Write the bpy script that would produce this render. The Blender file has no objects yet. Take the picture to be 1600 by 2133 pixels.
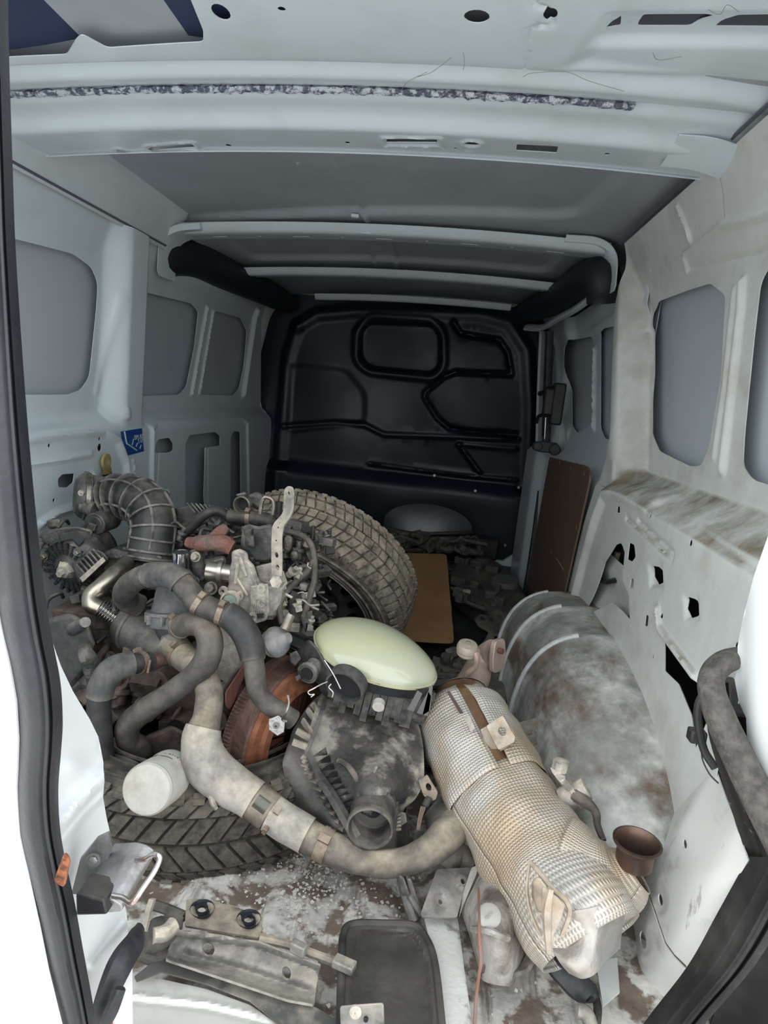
import bpy, bmesh, math, random
import numpy as np
from mathutils import Vector, Matrix, noise
from mathutils.geometry import delaunay_2d_cdt
random.seed(7)
SC = bpy.context.scene
COL = SC.collection
# ---------------------------------------------------------------- camera
F_PX = 1400.0; CAM_H = 0.85
_y = Vector(((930-800)/F_PX, (840-1066.5)/F_PX, 1.0)).normalized()
_x = Vector((1, 0.105, 0)); _x = (_x - _x.dot(_y)*_y).normalized()
_z = _x.cross(_y)
if _z[1] > 0: _z = -_z
RM = Matrix((_x, _y, _z))                       # camera (right, down, forward) -> world
CAMP = Vector((0, 0, CAM_H))
def W(u, v, x=None, y=None, z=None):
    """world point of the van seen at photograph pixel (u, v) on the plane x=, y= or z="""
    d = RM @ Vector(((u-800)/F_PX, (v-1066.5)/F_PX, 1.0))
    t = (x-CAMP.x)/d.x if x is not None else (y-CAMP.y)/d.y if y is not None else (z-CAMP.z)/d.z
    return CAMP + d*float(t)
cd = bpy.data.cameras.new('camera'); cam = bpy.data.objects.new('camera', cd); COL.objects.link(cam)
r = RM @ Vector((1, 0, 0)); up = RM @ Vector((0, -1, 0)); bk = RM @ Vector((0, 0, -1))
cam.matrix_world = Matrix(((r.x, up.x, bk.x, 0), (r.y, up.y, bk.y, 0), (r.z, up.z, bk.z, CAM_H), (0, 0, 0, 1)))
cd.sensor_fit = 'HORIZONTAL'; cd.sensor_width = 36; cd.lens = 36*F_PX/1600
cd.clip_start = 0.02; SC.camera = cam
# ---------------------------------------------------------------- sky and exposure
wd = bpy.data.worlds.new('overcast_sky'); SC.world = wd; wd.use_nodes = True
nt = wd.node_tree; nt.nodes.clear()
tc = nt.nodes.new('ShaderNodeTexCoord'); sp = nt.nodes.new('ShaderNodeSeparateXYZ')
rp = nt.nodes.new('ShaderNodeValToRGB'); bg = nt.nodes.new('ShaderNodeBackground'); ow = nt.nodes.new('ShaderNodeOutputWorld')
mp = nt.nodes.new('ShaderNodeMapRange'); mp.inputs['From Min'].default_value = -1; mp.inputs['From Max'].default_value = 1
nt.links.new(tc.outputs['Generated'], sp.inputs[0]); nt.links.new(sp.outputs['Z'], mp.inputs['Value'])
nt.links.new(mp.outputs[0], rp.inputs[0]); nt.links.new(rp.outputs[0], bg.inputs[0]); nt.links.new(bg.outputs[0], ow.inputs[0])
e = rp.color_ramp.elements
e[0].position = 0.46; e[0].color = (0.56, 0.555, 0.55, 1)      # ground beyond the van
e[1].position = 0.52; e[1].color = (0.95, 0.98, 1.0, 1)       # overcast sky
e.new(1.0).color = (0.90, 0.96, 1.04, 1)
bg.inputs[1].default_value = 1.0
SC.view_settings.view_transform = 'Standard'; SC.view_settings.look = 'None'
SC.view_settings.exposure = 1.62; SC.view_settings.gamma = 1.0; SC.view_settings.use_curve_mapping = False
# ---------------------------------------------------------------- materials
MATS = {}
def mat(name, col, rough=0.5, metal=0.0, col2=None, scale=20, thr=(0.45, 0.6), dust=None, dust_amt=0.6, bump=0.0, bscale=120,
        spec=0.5, alpha=1.0, coat=0.0, streak=None, detail=6, trans=0.0, rough2=None, dscale=9, grime=0.0, gscale=45, dust_from=(-0.25, 0.95)):
    if name in MATS: return MATS[name]
    if dust: dust = (dust[0]*1.04, dust[1]*0.975, dust[2]*0.86)
    m = bpy.data.materials.new(name); m.use_nodes = True; n = m.node_tree; b = n.nodes['Principled BSDF']
    def c4(c): return (c[0], c[1], c[2], 1)
    b.inputs['Base Color'].default_value = c4(col); b.inputs['Roughness'].default_value = rough
    b.inputs['Metallic'].default_value = metal; b.inputs['Specular IOR Level'].default_value = spec
    b.inputs['Coat Weight'].default_value = coat; b.inputs['Transmission Weight'].default_value = trans
    t = n.nodes.new('ShaderNodeTexCoord'); src = None
    def noise_ramp(sc, lo, hi, det=detail, vec=None):
        k = n.nodes.new('ShaderNodeTexNoise'); k.inputs['Scale'].default_value = sc; k.inputs['Detail'].default_value = det
        k.inputs['Roughness'].default_value = 0.62
        n.links.new(vec or t.outputs['Object'], k.inputs['Vector'])
        q = n.nodes.new('ShaderNodeMapRange'); q.inputs['From Min'].default_value = lo; q.inputs['From Max'].default_value = hi
        n.links.new(k.outputs['Fac'], q.inputs['Value']); return q.outputs[0]
    def mix(fac, a, bcol):
        x = n.nodes.new('ShaderNodeMix'); x.data_type = 'RGBA'
        n.links.new(fac, x.inputs['Factor'])
        if isinstance(a, tuple): x.inputs['A'].default_value = a
        else: n.links.new(a, x.inputs['A'])
        if isinstance(bcol, tuple): x.inputs['B'].default_value = bcol
        else: n.links.new(bcol, x.inputs['B'])
        return x.outputs['Result']
    cur = c4(col); facs = None
    if col2:
        f = noise_ramp(scale, *thr); cur = mix(f, cur, c4(col2)); facs = f
    if streak:                                   # (colour, vector scale, lo, hi)
        mm = n.nodes.new('ShaderNodeMapping'); mm.inputs['Scale'].default_value = streak[1]
        n.links.new(t.outputs['Object'], mm.inputs['Vector'])
        f = noise_ramp(1.0, streak[2], streak[3], vec=mm.outputs[0]); cur = mix(f, cur, c4(streak[0]))
    if dust:
        g = n.nodes.new('ShaderNodeNewGeometry'); s = n.nodes.new('ShaderNodeSeparateXYZ'); n.links.new(g.outputs['Normal'], s.inputs[0])
        q = n.nodes.new('ShaderNodeMapRange'); q.inputs['From Min'].default_value, q.inputs['From Max'].default_value = dust_from
        q.inputs['To Max'].default_value = dust_amt
        n.links.new(s.outputs['Z'], q.inputs['Value'])
        f = noise_ramp(dscale*1.6, 0.36, 0.60, 10); u = n.nodes.new('ShaderNodeMath'); u.operation = 'MULTIPLY'
        a = n.nodes.new('ShaderNodeMath'); a.operation = 'MULTIPLY_ADD'; a.inputs[1].default_value = 0.86; a.inputs[2].default_value = 0.14
        n.links.new(f, a.inputs[0]); n.links.new(q.outputs[0], u.inputs[0]); n.links.new(a.outputs[0], u.inputs[1])
        cur = mix(u.outputs[0], cur, c4(dust))
        rr = n.nodes.new('ShaderNodeMapRange'); rr.inputs['To Min'].default_value = rough; rr.inputs['To Max'].default_value = 0.95
        n.links.new(u.outputs[0], rr.inputs['Value']); n.links.new(rr.outputs[0], b.inputs['Roughness'])
        if metal > 0:
            rr = n.nodes.new('ShaderNodeMapRange'); rr.inputs['To Min'].default_value = metal; rr.inputs['To Max'].default_value = 0.0
            n.links.new(u.outputs[0], rr.inputs['Value']); n.links.new(rr.outputs[0], b.inputs['Metallic'])
    elif rough2 is not None and facs is not None:
        rr = n.nodes.new('ShaderNodeMapRange'); rr.inputs['To Min'].default_value = rough; rr.inputs['To Max'].default_value = rough2
        n.links.new(facs, rr.inputs['Value']); n.links.new(rr.outputs[0], b.inputs['Roughness'])
    if grime or dust:
        f1 = noise_ramp(gscale, 0.33, 0.66, 10); f2 = noise_ramp(gscale*0.16, 0.3, 0.7, 8); g_ = grime or 0.62
        aa = n.nodes.new('ShaderNodeMath'); aa.operation = 'ADD'; n.links.new(f1, aa.inputs[0]); n.links.new(f2, aa.inputs[1])
        qq = n.nodes.new('ShaderNodeMapRange'); qq.inputs['From Max'].default_value = 2.0; qq.inputs['To Min'].default_value = 1-g_; qq.inputs['To Max'].default_value = 1+g_*0.55; n.links.new(aa.outputs[0], qq.inputs['Value'])
        vm = n.nodes.new('ShaderNodeVectorMath'); vm.operation = 'SCALE'; n.links.new(qq.outputs[0], vm.inputs['Scale'])
        if isinstance(cur, tuple): vm.inputs[0].default_value = cur[:3]
        else: n.links.new(cur, vm.inputs[0])
        cur = vm.outputs[0]
        if dust and not grime:                   # worn, dusty edges
            gg = n.nodes.new('ShaderNodeNewGeometry'); pq = n.nodes.new('ShaderNodeMapRange'); pq.inputs['From Min'].default_value = 0.515; pq.inputs['From Max'].default_value = 0.60; pq.inputs['To Max'].default_value = 0.55
            n.links.new(gg.outputs['Pointiness'], pq.inputs['Value']); mu_ = n.nodes.new('ShaderNodeMath'); mu_.operation = 'MULTIPLY'; n.links.new(pq.outputs[0], mu_.inputs[0]); n.links.new(f1, mu_.inputs[1])
            cur = mix(mu_.outputs[0], cur, c4(dust))
            if not bump: bump = 0.15
    if not isinstance(cur, tuple): n.links.new(cur, b.inputs['Base Color'])
    if bump:
        k = n.nodes.new('ShaderNodeTexNoise'); k.inputs['Scale'].default_value = bscale; k.inputs['Detail'].default_value = 4
        n.links.new(t.outputs['Object'], k.inputs['Vector'])
        bp = n.nodes.new('ShaderNodeBump'); bp.inputs['Strength'].default_value = bump; bp.inputs['Distance'].default_value = 0.006
        n.links.new(k.outputs['Fac'], bp.inputs['Height']); n.links.new(bp.outputs[0], b.inputs['Normal'])
    MATS[name] = m; return m
# dust/dirt tones
DUST = (0.42, 0.38, 0.33)
WHITE = mat('white_paint', (0.66, 0.745, 0.775), 0.28, col2=(0.58, 0.64, 0.655), scale=5, thr=(0.5, 0.75), coat=0.3)
WHITE_D = mat('dirty_white_paint', (0.66, 0.685, 0.655), 0.35, col2=(0.47, 0.46, 0.41), scale=5, thr=(0.5, 0.75), coat=0.1, grime=0.12, gscale=30)
WALLM = mat('side_panel_paint', (0.66, 0.685, 0.655), 0.35, col2=(0.47, 0.46, 0.41), scale=5, thr=(0.5, 0.75), dust=(0.20, 0.18, 0.14), dust_amt=1.0, dust_from=(0.30, 0.62), dscale=5, grime=0.12, gscale=30)
GREYROOF = mat('grey_roof_skin', (0.36, 0.395, 0.42), 0.4, col2=(0.42, 0.46, 0.49), scale=2)  # roof skin, greyer than the panels around it
PANEL = mat('grey_white_skin', (0.50, 0.55, 0.585), 0.4, col2=(0.46, 0.51, 0.55), scale=2)
BULK = mat('black_bulkhead_plastic', (0.002, 0.007, 0.016), 0.33, col2=(0.006, 0.012, 0.022), scale=3, thr=(0.45, 0.7), rough2=0.48, spec=0.28)
BLACK = mat('black_plastic', (0.012, 0.013, 0.016), 0.5, dust=DUST, dust_amt=0.16, grime=0.4)
RUBBER = mat('black_rubber', (0.016, 0.017, 0.021), 0.5, col2=(0.035, 0.036, 0.04), scale=30, bump=0.1)
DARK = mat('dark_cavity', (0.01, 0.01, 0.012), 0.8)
# ---------------------------------------------------------------- mesh helpers
ORG = {}
def link(ob, parent):
    COL.objects.link(ob)
    if parent is not None: ob.parent = parent
    return ob
def empty(name, label, cat, loc, group=None, rot=None):
    o = bpy.data.objects.new(name, None); COL.objects.link(o); o.empty_display_size = 0.05
    o.location = loc; o['label'] = label; o['category'] = cat
    if group: o['group'] = group
    if rot is not None: o.rotation_euler = rot; ORG[o.name] = None
    else: ORG[o.name] = Vector(loc)
    return o
def tag(o, label, cat=None, group=None, kind=None):
    o['label'] = label
    if cat: o['category'] = cat
    if group: o['group'] = group
    if kind: o['kind'] = kind
    return o
def frame(p, d, ref=None):
    d = Vector(d).normalized(); ref = Vector(ref) if ref is not None else (Vector((0, 0, 1)) if abs(d.z) < 0.9 else Vector((1, 0, 0)))
    a = ref.cross(d).normalized(); b = d.cross(a)
    return Matrix(((a.x, b.x, d.x, p[0]), (a.y, b.y, d.y, p[1]), (a.z, b.z, d.z, p[2]), (0, 0, 0, 1)))
def axes(p, ax, ay):
    ax = Vector(ax).normalized(); ay = Vector(ay); ay = (ay - ay.dot(ax)*ax).normalized(); az = ax.cross(ay)
    return Matrix(((ax.x, ay.x, az.x, p[0]), (ax.y, ay.y, az.y, p[1]), (ax.z, ay.z, az.z, p[2]), (0, 0, 0, 1)))
def catmull(pts, n=8):
    P = [Vector(p) for p in pts]; P = [2*P[0]-P[1]] + P + [2*P[-1]-P[-2]]; out = []
    for i in range(1, len(P)-2):
        for k in range(n):
            t = k/n; a, b, c, d = P[i-1], P[i], P[i+1], P[i+2]
            out.append(0.5*((2*b) + (c-a)*t + (2*a-5*b+4*c-d)*t*t + (3*b-a-3*c+d)*t**3))
    out.append(P[-2]); return out
def interp(vals, n):
    out = []
    for i in range(len(vals)-1):
        for k in range(n): out.append(vals[i]+(vals[i+1]-vals[i])*(3*(k/n)**2-2*(k/n)**3))
    out.append(vals[-1]); return out
EACH = {'bolt_bosses':'bolt_boss','head_bolts':'head_bolt','valve_port':'valve_port','cover_bolts':'cover_bolt','dark_bushing':'dark_bushing','housing_bolts':'housing_bolt','core_plug':'core_plug','casting_ribs':'casting_rib','casting_rib':'casting_rib','housing_lugs':'housing_lug','stiffening_ribs':'stiffening_rib','long_ribs':'long_rib','cooling_fins':'cooling_fin','pump_bodies':'pump_body','sidewall_ridges':'sidewall_ridge','foam_pad':'foam_pad','connector':'connector','loose_wire':'loose_wire','latch_arm':'latch_arm','wire_spring':'wire_spring','welded_tab':'welded_tab','wiring':'wire','moulded_clip':'moulded_clip','mounting_lug':'mounting_lug','pulley_bracket':'pulley_bracket','actuator':'actuator','bracket_arm':'bracket_arm','red_wrapped_pipe':'red_wrapped_pipe','sensor_body':'sensor_body','plug':'plug','pressed_edge':'pressed_edge','arm_spine':'arm_spine','sensor_plug':'sensor_plug','breather_cap':'breather_cap','pressure_capsule':'pressure_capsule'}
EACH_OFF = []
class M:
    def __init__(s): s.v = []; s.f = []; s.xf = None
    def add(s, vs, fs):
        o = len(s.v)
        if s.xf is not None: vs = [s.xf @ Vector(p) for p in vs]
        s.v += [tuple(p) for p in vs]; s.f += [tuple(i+o for i in f) for f in fs]; return s
    def box(s, lo, hi, mt=None):
        x0, y0, z0 = lo; x1, y1, z1 = hi
        vs = [Vector(p) for p in ((x0,y0,z0),(x1,y0,z0),(x1,y1,z0),(x0,y1,z0),(x0,y0,z1),(x1,y0,z1),(x1,y1,z1),(x0,y1,z1))]
        if mt is not None: vs = [mt @ p for p in vs]
        return s.add(vs, [(0,3,2,1),(4,5,6,7),(0,1,5,4),(1,2,6,5),(2,3,7,6),(3,0,4,7)])
    def bar(s, a, b, w, h, ref=None):
        a = Vector(a); b = Vector(b); return s.box((-w/2,-h/2,0), (w/2,h/2,(b-a).length), frame(a, b-a, ref))
    def prism(s, pts, t0, t1, mt=None):          # outline in the frame's xy, thickness along z
        n = len(pts); vs = [Vector((p[0],p[1],t0)) for p in pts] + [Vector((p[0],p[1],t1)) for p in pts]
        if mt is not None: vs = [mt @ p for p in vs]
        return s.add(vs, [tuple(range(n-1,-1,-1)), tuple(range(n, 2*n))] + [(i,(i+1)%n,(i+1)%n+n,i+n) for i in range(n)])
    def lathe(s, prof, mt, n=24, a0=0, a1=2*math.pi, wob=None):      # prof: (radius, z) along the frame's z
        full = abs(a1-a0-2*math.pi) < 1e-6; m = n if full else n+1; vs = []
        for (r, z) in prof:
            for k in range(m):
                a = a0+(a1-a0)*k/n; q = r*(wob(a, z) if wob else 1); vs.append(mt @ Vector((q*math.cos(a), q*math.sin(a), z)))
        fs = []
        for i in range(len(prof)-1):
            for k in range(n):
                k2 = (k+1) % m if full else k+1
                fs.append((i*m+k, i*m+k2, (i+1)*m+k2, (i+1)*m+k))
        return s.add(vs, fs)
    def cyl(s, a, b, r, r2=None, n=16, cap=True):
        a = Vector(a); b = Vector(b); L = (b-a).length; r2 = r if r2 is None else r2
        pr = [(r,0),(r2,L)]
        if cap: pr = [(0.0005,0)] + pr + [(0.0005,L)]
        return s.lathe(pr, frame(a, b-a), n)
    def tube(s, pts, r, n=12, sub=6, cap=True, flat=None, smooth=True):
        P = catmull(pts, sub) if smooth and len(pts) > 2 else [Vector(p) for p in pts]
        if isinstance(r, (list, tuple)): R = interp(list(r), sub) if smooth and len(pts) > 2 else list(r)
        else: R = [r]*len(P)
        T = [(P[min(i+1,len(P)-1)]-P[max(i-1,0)]).normalized() for i in range(len(P))]
        u = T[0].orthogonal().normalized(); vs = []
        for i, p in enumerate(P):
            u = (u - u.dot(T[i])*T[i]).normalized(); w = T[i].cross(u)
            for k in range(n):
                a = 2*math.pi*k/n; vs.append(p + R[i]*(math.cos(a)*u + math.sin(a)*w*(flat or 1)))
        fs = [(i*n+k, i*n+(k+1)%n, (i+1)*n+(k+1)%n, (i+1)*n+k) for i in range(len(P)-1) for k in range(n)]
        if cap: fs += [tuple(range(n-1,-1,-1)), tuple((len(P)-1)*n+k for k in range(n))]
        return s.add(vs, fs)
    def extr(s, prof, pts, mt_list):             # same closed profile swept through frames
        n = len(prof); vs = []
        for mt in mt_list: vs += [mt @ Vector((p[0],p[1],0)) for p in prof]
        L = len(mt_list)
        return s.add(vs, [(i*n+k,i*n+(k+1)%n,(i+1)*n+(k+1)%n,(i+1)*n+k) for i in range(L-1) for k in range(n)]+[tuple(range(n-1,-1,-1)), tuple((L-1)*n+k for k in range(n))])
    def hexbolt(s, p, d, r=0.008, h=0.006, washer=True):
        mt = frame(p, d)
        if washer: s.lathe([(0.0003,0),(r*1.45,0),(r*1.45,h*0.25),(r,h*0.25)], mt, 14)
        s.lathe([(r,h*0.2),(r,h),(r*0.8,h*1.15),(0.0003,h*1.15)], mt, 6); return s
    def strip(s, rows):                          # grid of points
        n = len(rows[0]); vs = [p for r_ in rows for p in r_]
        return s.add(vs, [(i*n+k, i*n+k+1, (i+1)*n+k+1, (i+1)*n+k) for i in range(len(rows)-1) for k in range(n-1)])
    def build(s, name, m, parent=None, label=None, bevel=0, sub=0, solid=0, smooth=True, ang=35, jit=0, jscale=20, kind=None, fix=True, seg=2):
        if name in EACH:
            par = list(range(len(s.v)))
            def fd(i):
                while par[i] != i: par[i] = par[par[i]]; i = par[i]
                return i
            key = {}
            for i, p_ in enumerate(s.v):
                k_ = (round(p_[0], 5), round(p_[1], 5), round(p_[2], 5))
                if k_ in key: par[fd(i)] = fd(key[k_])
                else: key[k_] = i
            for f_ in s.f:
                for i in f_[1:]: par[fd(i)] = fd(f_[0])
            comps = {}
            for f_ in s.f: comps.setdefault(fd(f_[0]), []).append(f_)
            if len(comps) > 1 or EACH[name] != name:
                o = None
                for fs in comps.values():
                    c = M(); ids = {}
                    for f_ in fs:
                        for i in f_:
                            if i not in ids: ids[i] = len(c.v); c.v.append(s.v[i])
                        c.f.append(tuple(ids[i] for i in f_))
                    EACH_OFF.append(1); sv = EACH.pop(name); sv2 = EACH.pop(sv, None) if sv in EACH else None
                    o = c.build(sv, m, parent, label, bevel, sub, solid, smooth, ang, jit, jscale, kind, fix, seg); EACH[name] = sv
                    if sv2: EACH[sv] = sv2
                return o
        me = bpy.data.meshes.new(name); vs = s.v; org = None
        p = parent
        while p is not None and p.parent is not None: p = p.parent
        if p is not None: org = ORG.get(p.name)
        if jit:
            q = []
            for a in vs:
                nv = noise.noise_vector(Vector(a)*jscale); q.append((a[0]+nv.x*jit, a[1]+nv.y*jit, a[2]+nv.z*jit))
            vs = q
        if org is not None: vs = [(a[0]-org.x, a[1]-org.y, a[2]-org.z) for a in vs]
        me.from_pydata(vs, [], s.f); 
        if fix:
            bm = bmesh.new(); bm.from_mesh(me); bmesh.ops.remove_doubles(bm, verts=bm.verts, dist=1e-5)
            bmesh.ops.recalc_face_normals(bm, faces=bm.faces); bm.to_mesh(me); bm.free()
        if smooth:
            me.polygons.foreach_set('use_smooth', [True]*len(me.polygons))
            me.set_sharp_from_angle(angle=math.radians(ang))
        me.materials.append(m); o = bpy.data.objects.new(name, me); link(o, parent)
        if bevel:
            b = o.modifiers.new('bevel', 'BEVEL'); b.width = bevel; b.segments = seg; b.limit_method = 'ANGLE'; b.angle_limit = math.radians(40); b.harden_normals = False
        if sub: q = o.modifiers.new('sub', 'SUBSURF'); q.levels = sub; q.render_levels = sub
        if solid: q = o.modifiers.new('solid', 'SOLIDIFY'); q.thickness = solid; q.offset = 0; es = o.modifiers.new('split', 'EDGE_SPLIT'); es.split_angle = math.radians(48)
        if label: o['label'] = label
        if kind: o['kind'] = kind
        return o
# ---------- pressed sheet metal: constrained triangulation with holes + height features
def rr(x0, y0, x1, y1, r=0.02, n=5):
    if x0 > x1: x0, x1 = x1, x0
    if y0 > y1: y0, y1 = y1, y0
    r = min(r, (x1-x0)/2*0.99, (y1-y0)/2*0.99)
    return rp([(x0,y0),(x1,y0),(x1,y1),(x0,y1)], r, n)
def rp(pts, r, n=5):                             # rounded polygon
    out = []; m = len(pts)
    for i in range(m):
        a = Vector(pts[i-1]); b = Vector(pts[i]); c = Vector(pts[(i+1)%m])
        rr_ = r[i] if isinstance(r, (list, tuple)) else r
        u = (a-b); w = (c-b); l1 = u.length; l2 = w.length; u /= l1; w /= l2
        d = min(rr_, l1*0.48, l2*0.48)
        for k in range(n+1):
            t = k/n; p = (b+u*d)*(1-t)**2 + b*2*t*(1-t) + (b+w*d)*t*t; out.append((p.x, p.y))
    return out
def circ(x, y, r, n=14, ry=None): return [(x+r*math.cos(2*math.pi*k/n), y+(ry or r)*math.sin(2*math.pi*k/n)) for k in range(n)]
def sdf(poly, X, Y):
    P = np.array(poly); Q = np.roll(P, -1, 0); d = np.full(X.shape, 1e9); ins = np.zeros(X.shape, bool)
    for (ax, ay), (bx, by) in zip(P, Q):
        ex, ey = bx-ax, by-ay; L = ex*ex+ey*ey+1e-18
        t = np.clip(((X-ax)*ex+(Y-ay)*ey)/L, 0, 1); d = np.minimum(d, (X-ax-t*ex)**2+(Y-ay-t*ey)**2)
        c = (ay > Y) != (by > Y); xi = ax+(Y-ay)*ex/(ey if abs(ey) > 1e-12 else 1e-12); ins ^= c & (X < xi)
    d = np.sqrt(d); return np.where(ins, -d, d)
def ldist(pts, X, Y):
    d = np.full(X.shape, 1e9)
    for (ax, ay), (bx, by) in zip(pts[:-1], pts[1:]):
        ex, ey = bx-ax, by-ay; L = ex*ex+ey*ey+1e-18
        t = np.clip(((X-ax)*ex+(Y-ay)*ey)/L, 0, 1); d = np.minimum(d, (X-ax-t*ex)**2+(Y-ay-t*ey)**2)
    return np.sqrt(d)
def sstep(t): t = np.clip(t, 0, 1); return t*t*(3-2*t)
def sheet(name, outline, holes, feats, base, mp, m, parent=None, res=0.03, fine=0.008, solid=0.0015, label=None, kind=None, crease=None):
    """feats: ('poly', pts, depth, width) recess/boss; ('line', pts, depth, halfwidth) bead. base(X,Y)->height. mp(a,b,h)->xyz"""
    P = np.array(outline); x0, y0 = P.min(0); x1, y1 = P.max(0)
    def grid(d, off=0):
        gx = np.arange(x0-d, x1+d, d)+off; gy = np.arange(y0-d, y1+d, d)+off; X, Y = np.meshgrid(gx, gy); return X.ravel(), Y.ravel()
    def resample(pl, d):
        out = []; 
        for i in range(len(pl)):
            a = np.array(pl[i]); b = np.array(pl[(i+1) % len(pl)]); k = max(1, int(np.hypot(*(b-a))/d))
            out += [tuple(a+(b-a)*j/k) for j in range(k)]
        return out
    outl = resample(outline, fine*2.5); hol = [resample(h, fine*1.5) for h in holes]
    X, Y = grid(res); fX, fY = grid(fine, fine*0.5)
    near = np.zeros(fX.shape, bool)
    for f in feats:
        if f[0] == 'poly': near |= np.abs(sdf(f[1], fX, fY)) < f[3]*0.5+fine
        else: near |= ldist(f[1], fX, fY) < f[3]+fine
    if crease is not None: near |= crease(fX, fY)
    X = np.concatenate([X, fX[near]]); Y = np.concatenate([Y, fY[near]])
    s = sdf(outline, X, Y); ok = s < -fine*0.6
    for h in holes: ok &= sdf(h, X, Y) > fine*0.4
    X, Y = X[ok], Y[ok]
    verts = [Vector((a, b)) for a, b in outl]; edges = [(i, (i+1) % len(outl)) for i in range(len(outl))]
    for h in hol:
        o = len(verts); verts += [Vector(p) for p in h]; edges += [(o+i, o+(i+1) % len(h)) for i in range(len(h))]
    verts += [Vector((a+random.uniform(-1,1)*1e-5, b+random.uniform(-1,1)*1e-5)) for a, b in zip(X, Y)]
    vo, eo, fo, *_ = delaunay_2d_cdt(verts, edges, [], 0, 1e-6)
    V = np.array([(p.x, p.y) for p in vo]); Fc = np.array(fo); c = V[Fc].mean(1)
    keep = sdf(outl, c[:,0], c[:,1]) < 0
    for h in hol: keep &= sdf(h, c[:,0], c[:,1]) > 0
    Fc = Fc[keep]; a, b = V[:,0], V[:,1]; hgt = base(a, b) if base else np.zeros(len(a))
    for f in feats:
        if f[0] == 'poly': hgt = hgt + f[2]*sstep(0.5-sdf(f[1], a, b)/f[3])
        else: hgt = hgt + f[2]*sstep(1-ldist(f[1], a, b)/f[3])
    mm = M(); mm.v = [mp(p, q, h_) for p, q, h_ in zip(a.tolist(), b.tolist(), hgt.tolist())]; mm.f = [tuple(int(i) for i in f) for f in Fc]
    return mm.build(name, m, parent, label=label, solid=solid, kind=kind, fix=False, ang=50)
def holes_dark(): pass
# ================================================================ THE VAN BODY
XR, XL = 0.455, -0.945
def YZ(pts, x): return [(lambda p: (p.y, p.z))(W(u, v, x=x)) for u, v in pts]
def XY(pts, z): return [(lambda p: (p.x, p.y))(W(u, v, z=z)) for u, v in pts]
def XZ(pts, y): return [(lambda p: (p.x, p.z))(W(u, v, y=y)) for u, v in pts]
def struct(o, label=None):
    o['kind'] = 'structure'
    if label: o['label'] = label
    return o
def rnd(o):
    return o
# ---- floor : ribbed sheet, worn white paint over dirt
FLOORM = mat('worn_painted_floor', (0.64, 0.61, 0.55), 0.55, col2=(0.20, 0.155, 0.12), scale=15, thr=(0.48, 0.55), detail=12, bump=0.35, bscale=60,
             streak=((0.22, 0.18, 0.15), (30, 3, 5), 0.52, 0.62), grime=0.5)
ribs = []
fl_feats = [('poly', rr(x0, 0.93, x0+0.075, 3.66, 0.02), 0.012, 0.022) for x0 in (-0.9,-0.76,-0.62,-0.48,-0.34,-0.20,-0.06,0.08,0.22,0.36)]
fl = sheet('floor', [(-1.06,0.66),(0.56,0.66),(0.56,3.72),(-1.06,3.72)], [], fl_feats, None, lambda a,b,h:(a,b,h-0.012), FLOORM, res=0.06, fine=0.014, solid=0.003)
struct(fl, 'white painted ribbed cargo floor, badly worn and dirty')
mm = M(); mm.box((-1.1,0.60,-0.10),(0.36,0.72,-0.004)); mm.box((-0.95,0.70,-0.004),(0.34,0.735,0.010))
struct(mm.build('trim_1', WHITE_D, bevel=0.006), 'dirty white rear sill at the door opening')
# ---- bulkhead
YB = 3.68
def bx(pts): return XZ(pts, YB)
bf = [('poly', rp(bx([(752,690),(770,672),(900,678),(916,700),(916,760),(900,778),(770,765),(752,745)]), 0.03), 0.012, 0.02),
      ('line', rp(bx([(742,690),(765,660),(905,668),(925,695),(926,765),(905,790),(765,775),(740,750)]), 0.04)+[bx([(742,690)])[0]], -0.010, 0.03),
      ('line', bx([(945,672),(960,695),(1000,702),(1040,708),(1058,735),(1066,780),(1000,778),(950,775),(925,785),(885,818),(884,828),(910,870),(935,892),(985,900),(1075,906)]), 0.014, 0.022),
      ('line', bx([(770,965),(860,978),(960,990),(1075,1000)]), -0.008, 0.016),
      ('line', bx([(955,925),(1075,935)]), -0.006, 0.02), ('line', bx([(955,925),(1000,985)]), -0.01, 0.02),
      ('line', bx([(620,680),(660,655),(740,648),(1000,655),(1060,672),(1098,730),(1105,850),(1100,1120)]), -0.012, 0.05),
      ('line', bx([(620,680),(600,740),(590,860),(580,1020)]), -0.010, 0.05),
      ('poly', rp(bx([(600,760),(720,770),(760,820),(760,880),(600,900)]), 0.04), 0.008, 0.05),
      ('line', bx([(590,888),(700,880),(760,885),(800,905),(1080,915)]), -0.008, 0.02)]
bo = rp([(-1.06,0.0),(0.56,0.0),(0.56,0.9),(0.50,1.26),(0.40,1.38),(-0.9,1.34),(-1.0,1.22),(-1.06,0.9)], 0.05)
def bbase(a, b):
    return 0.018*np.sin(a*3.1+1)*np.sin(b*4.2) - 0.05*sstep((0.45-b)/0.06)*(b<0.6) + 0.006*np.sin(a*9+b*5)
bh = sheet('wall_front', bo, [], bf, bbase, lambda a,b,h:(a, YB+h, b), BULK, res=0.04, fine=0.009, solid=0.004)
struct(bh, 'glossy black moulded bulkhead with dents behind the cab')
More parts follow.
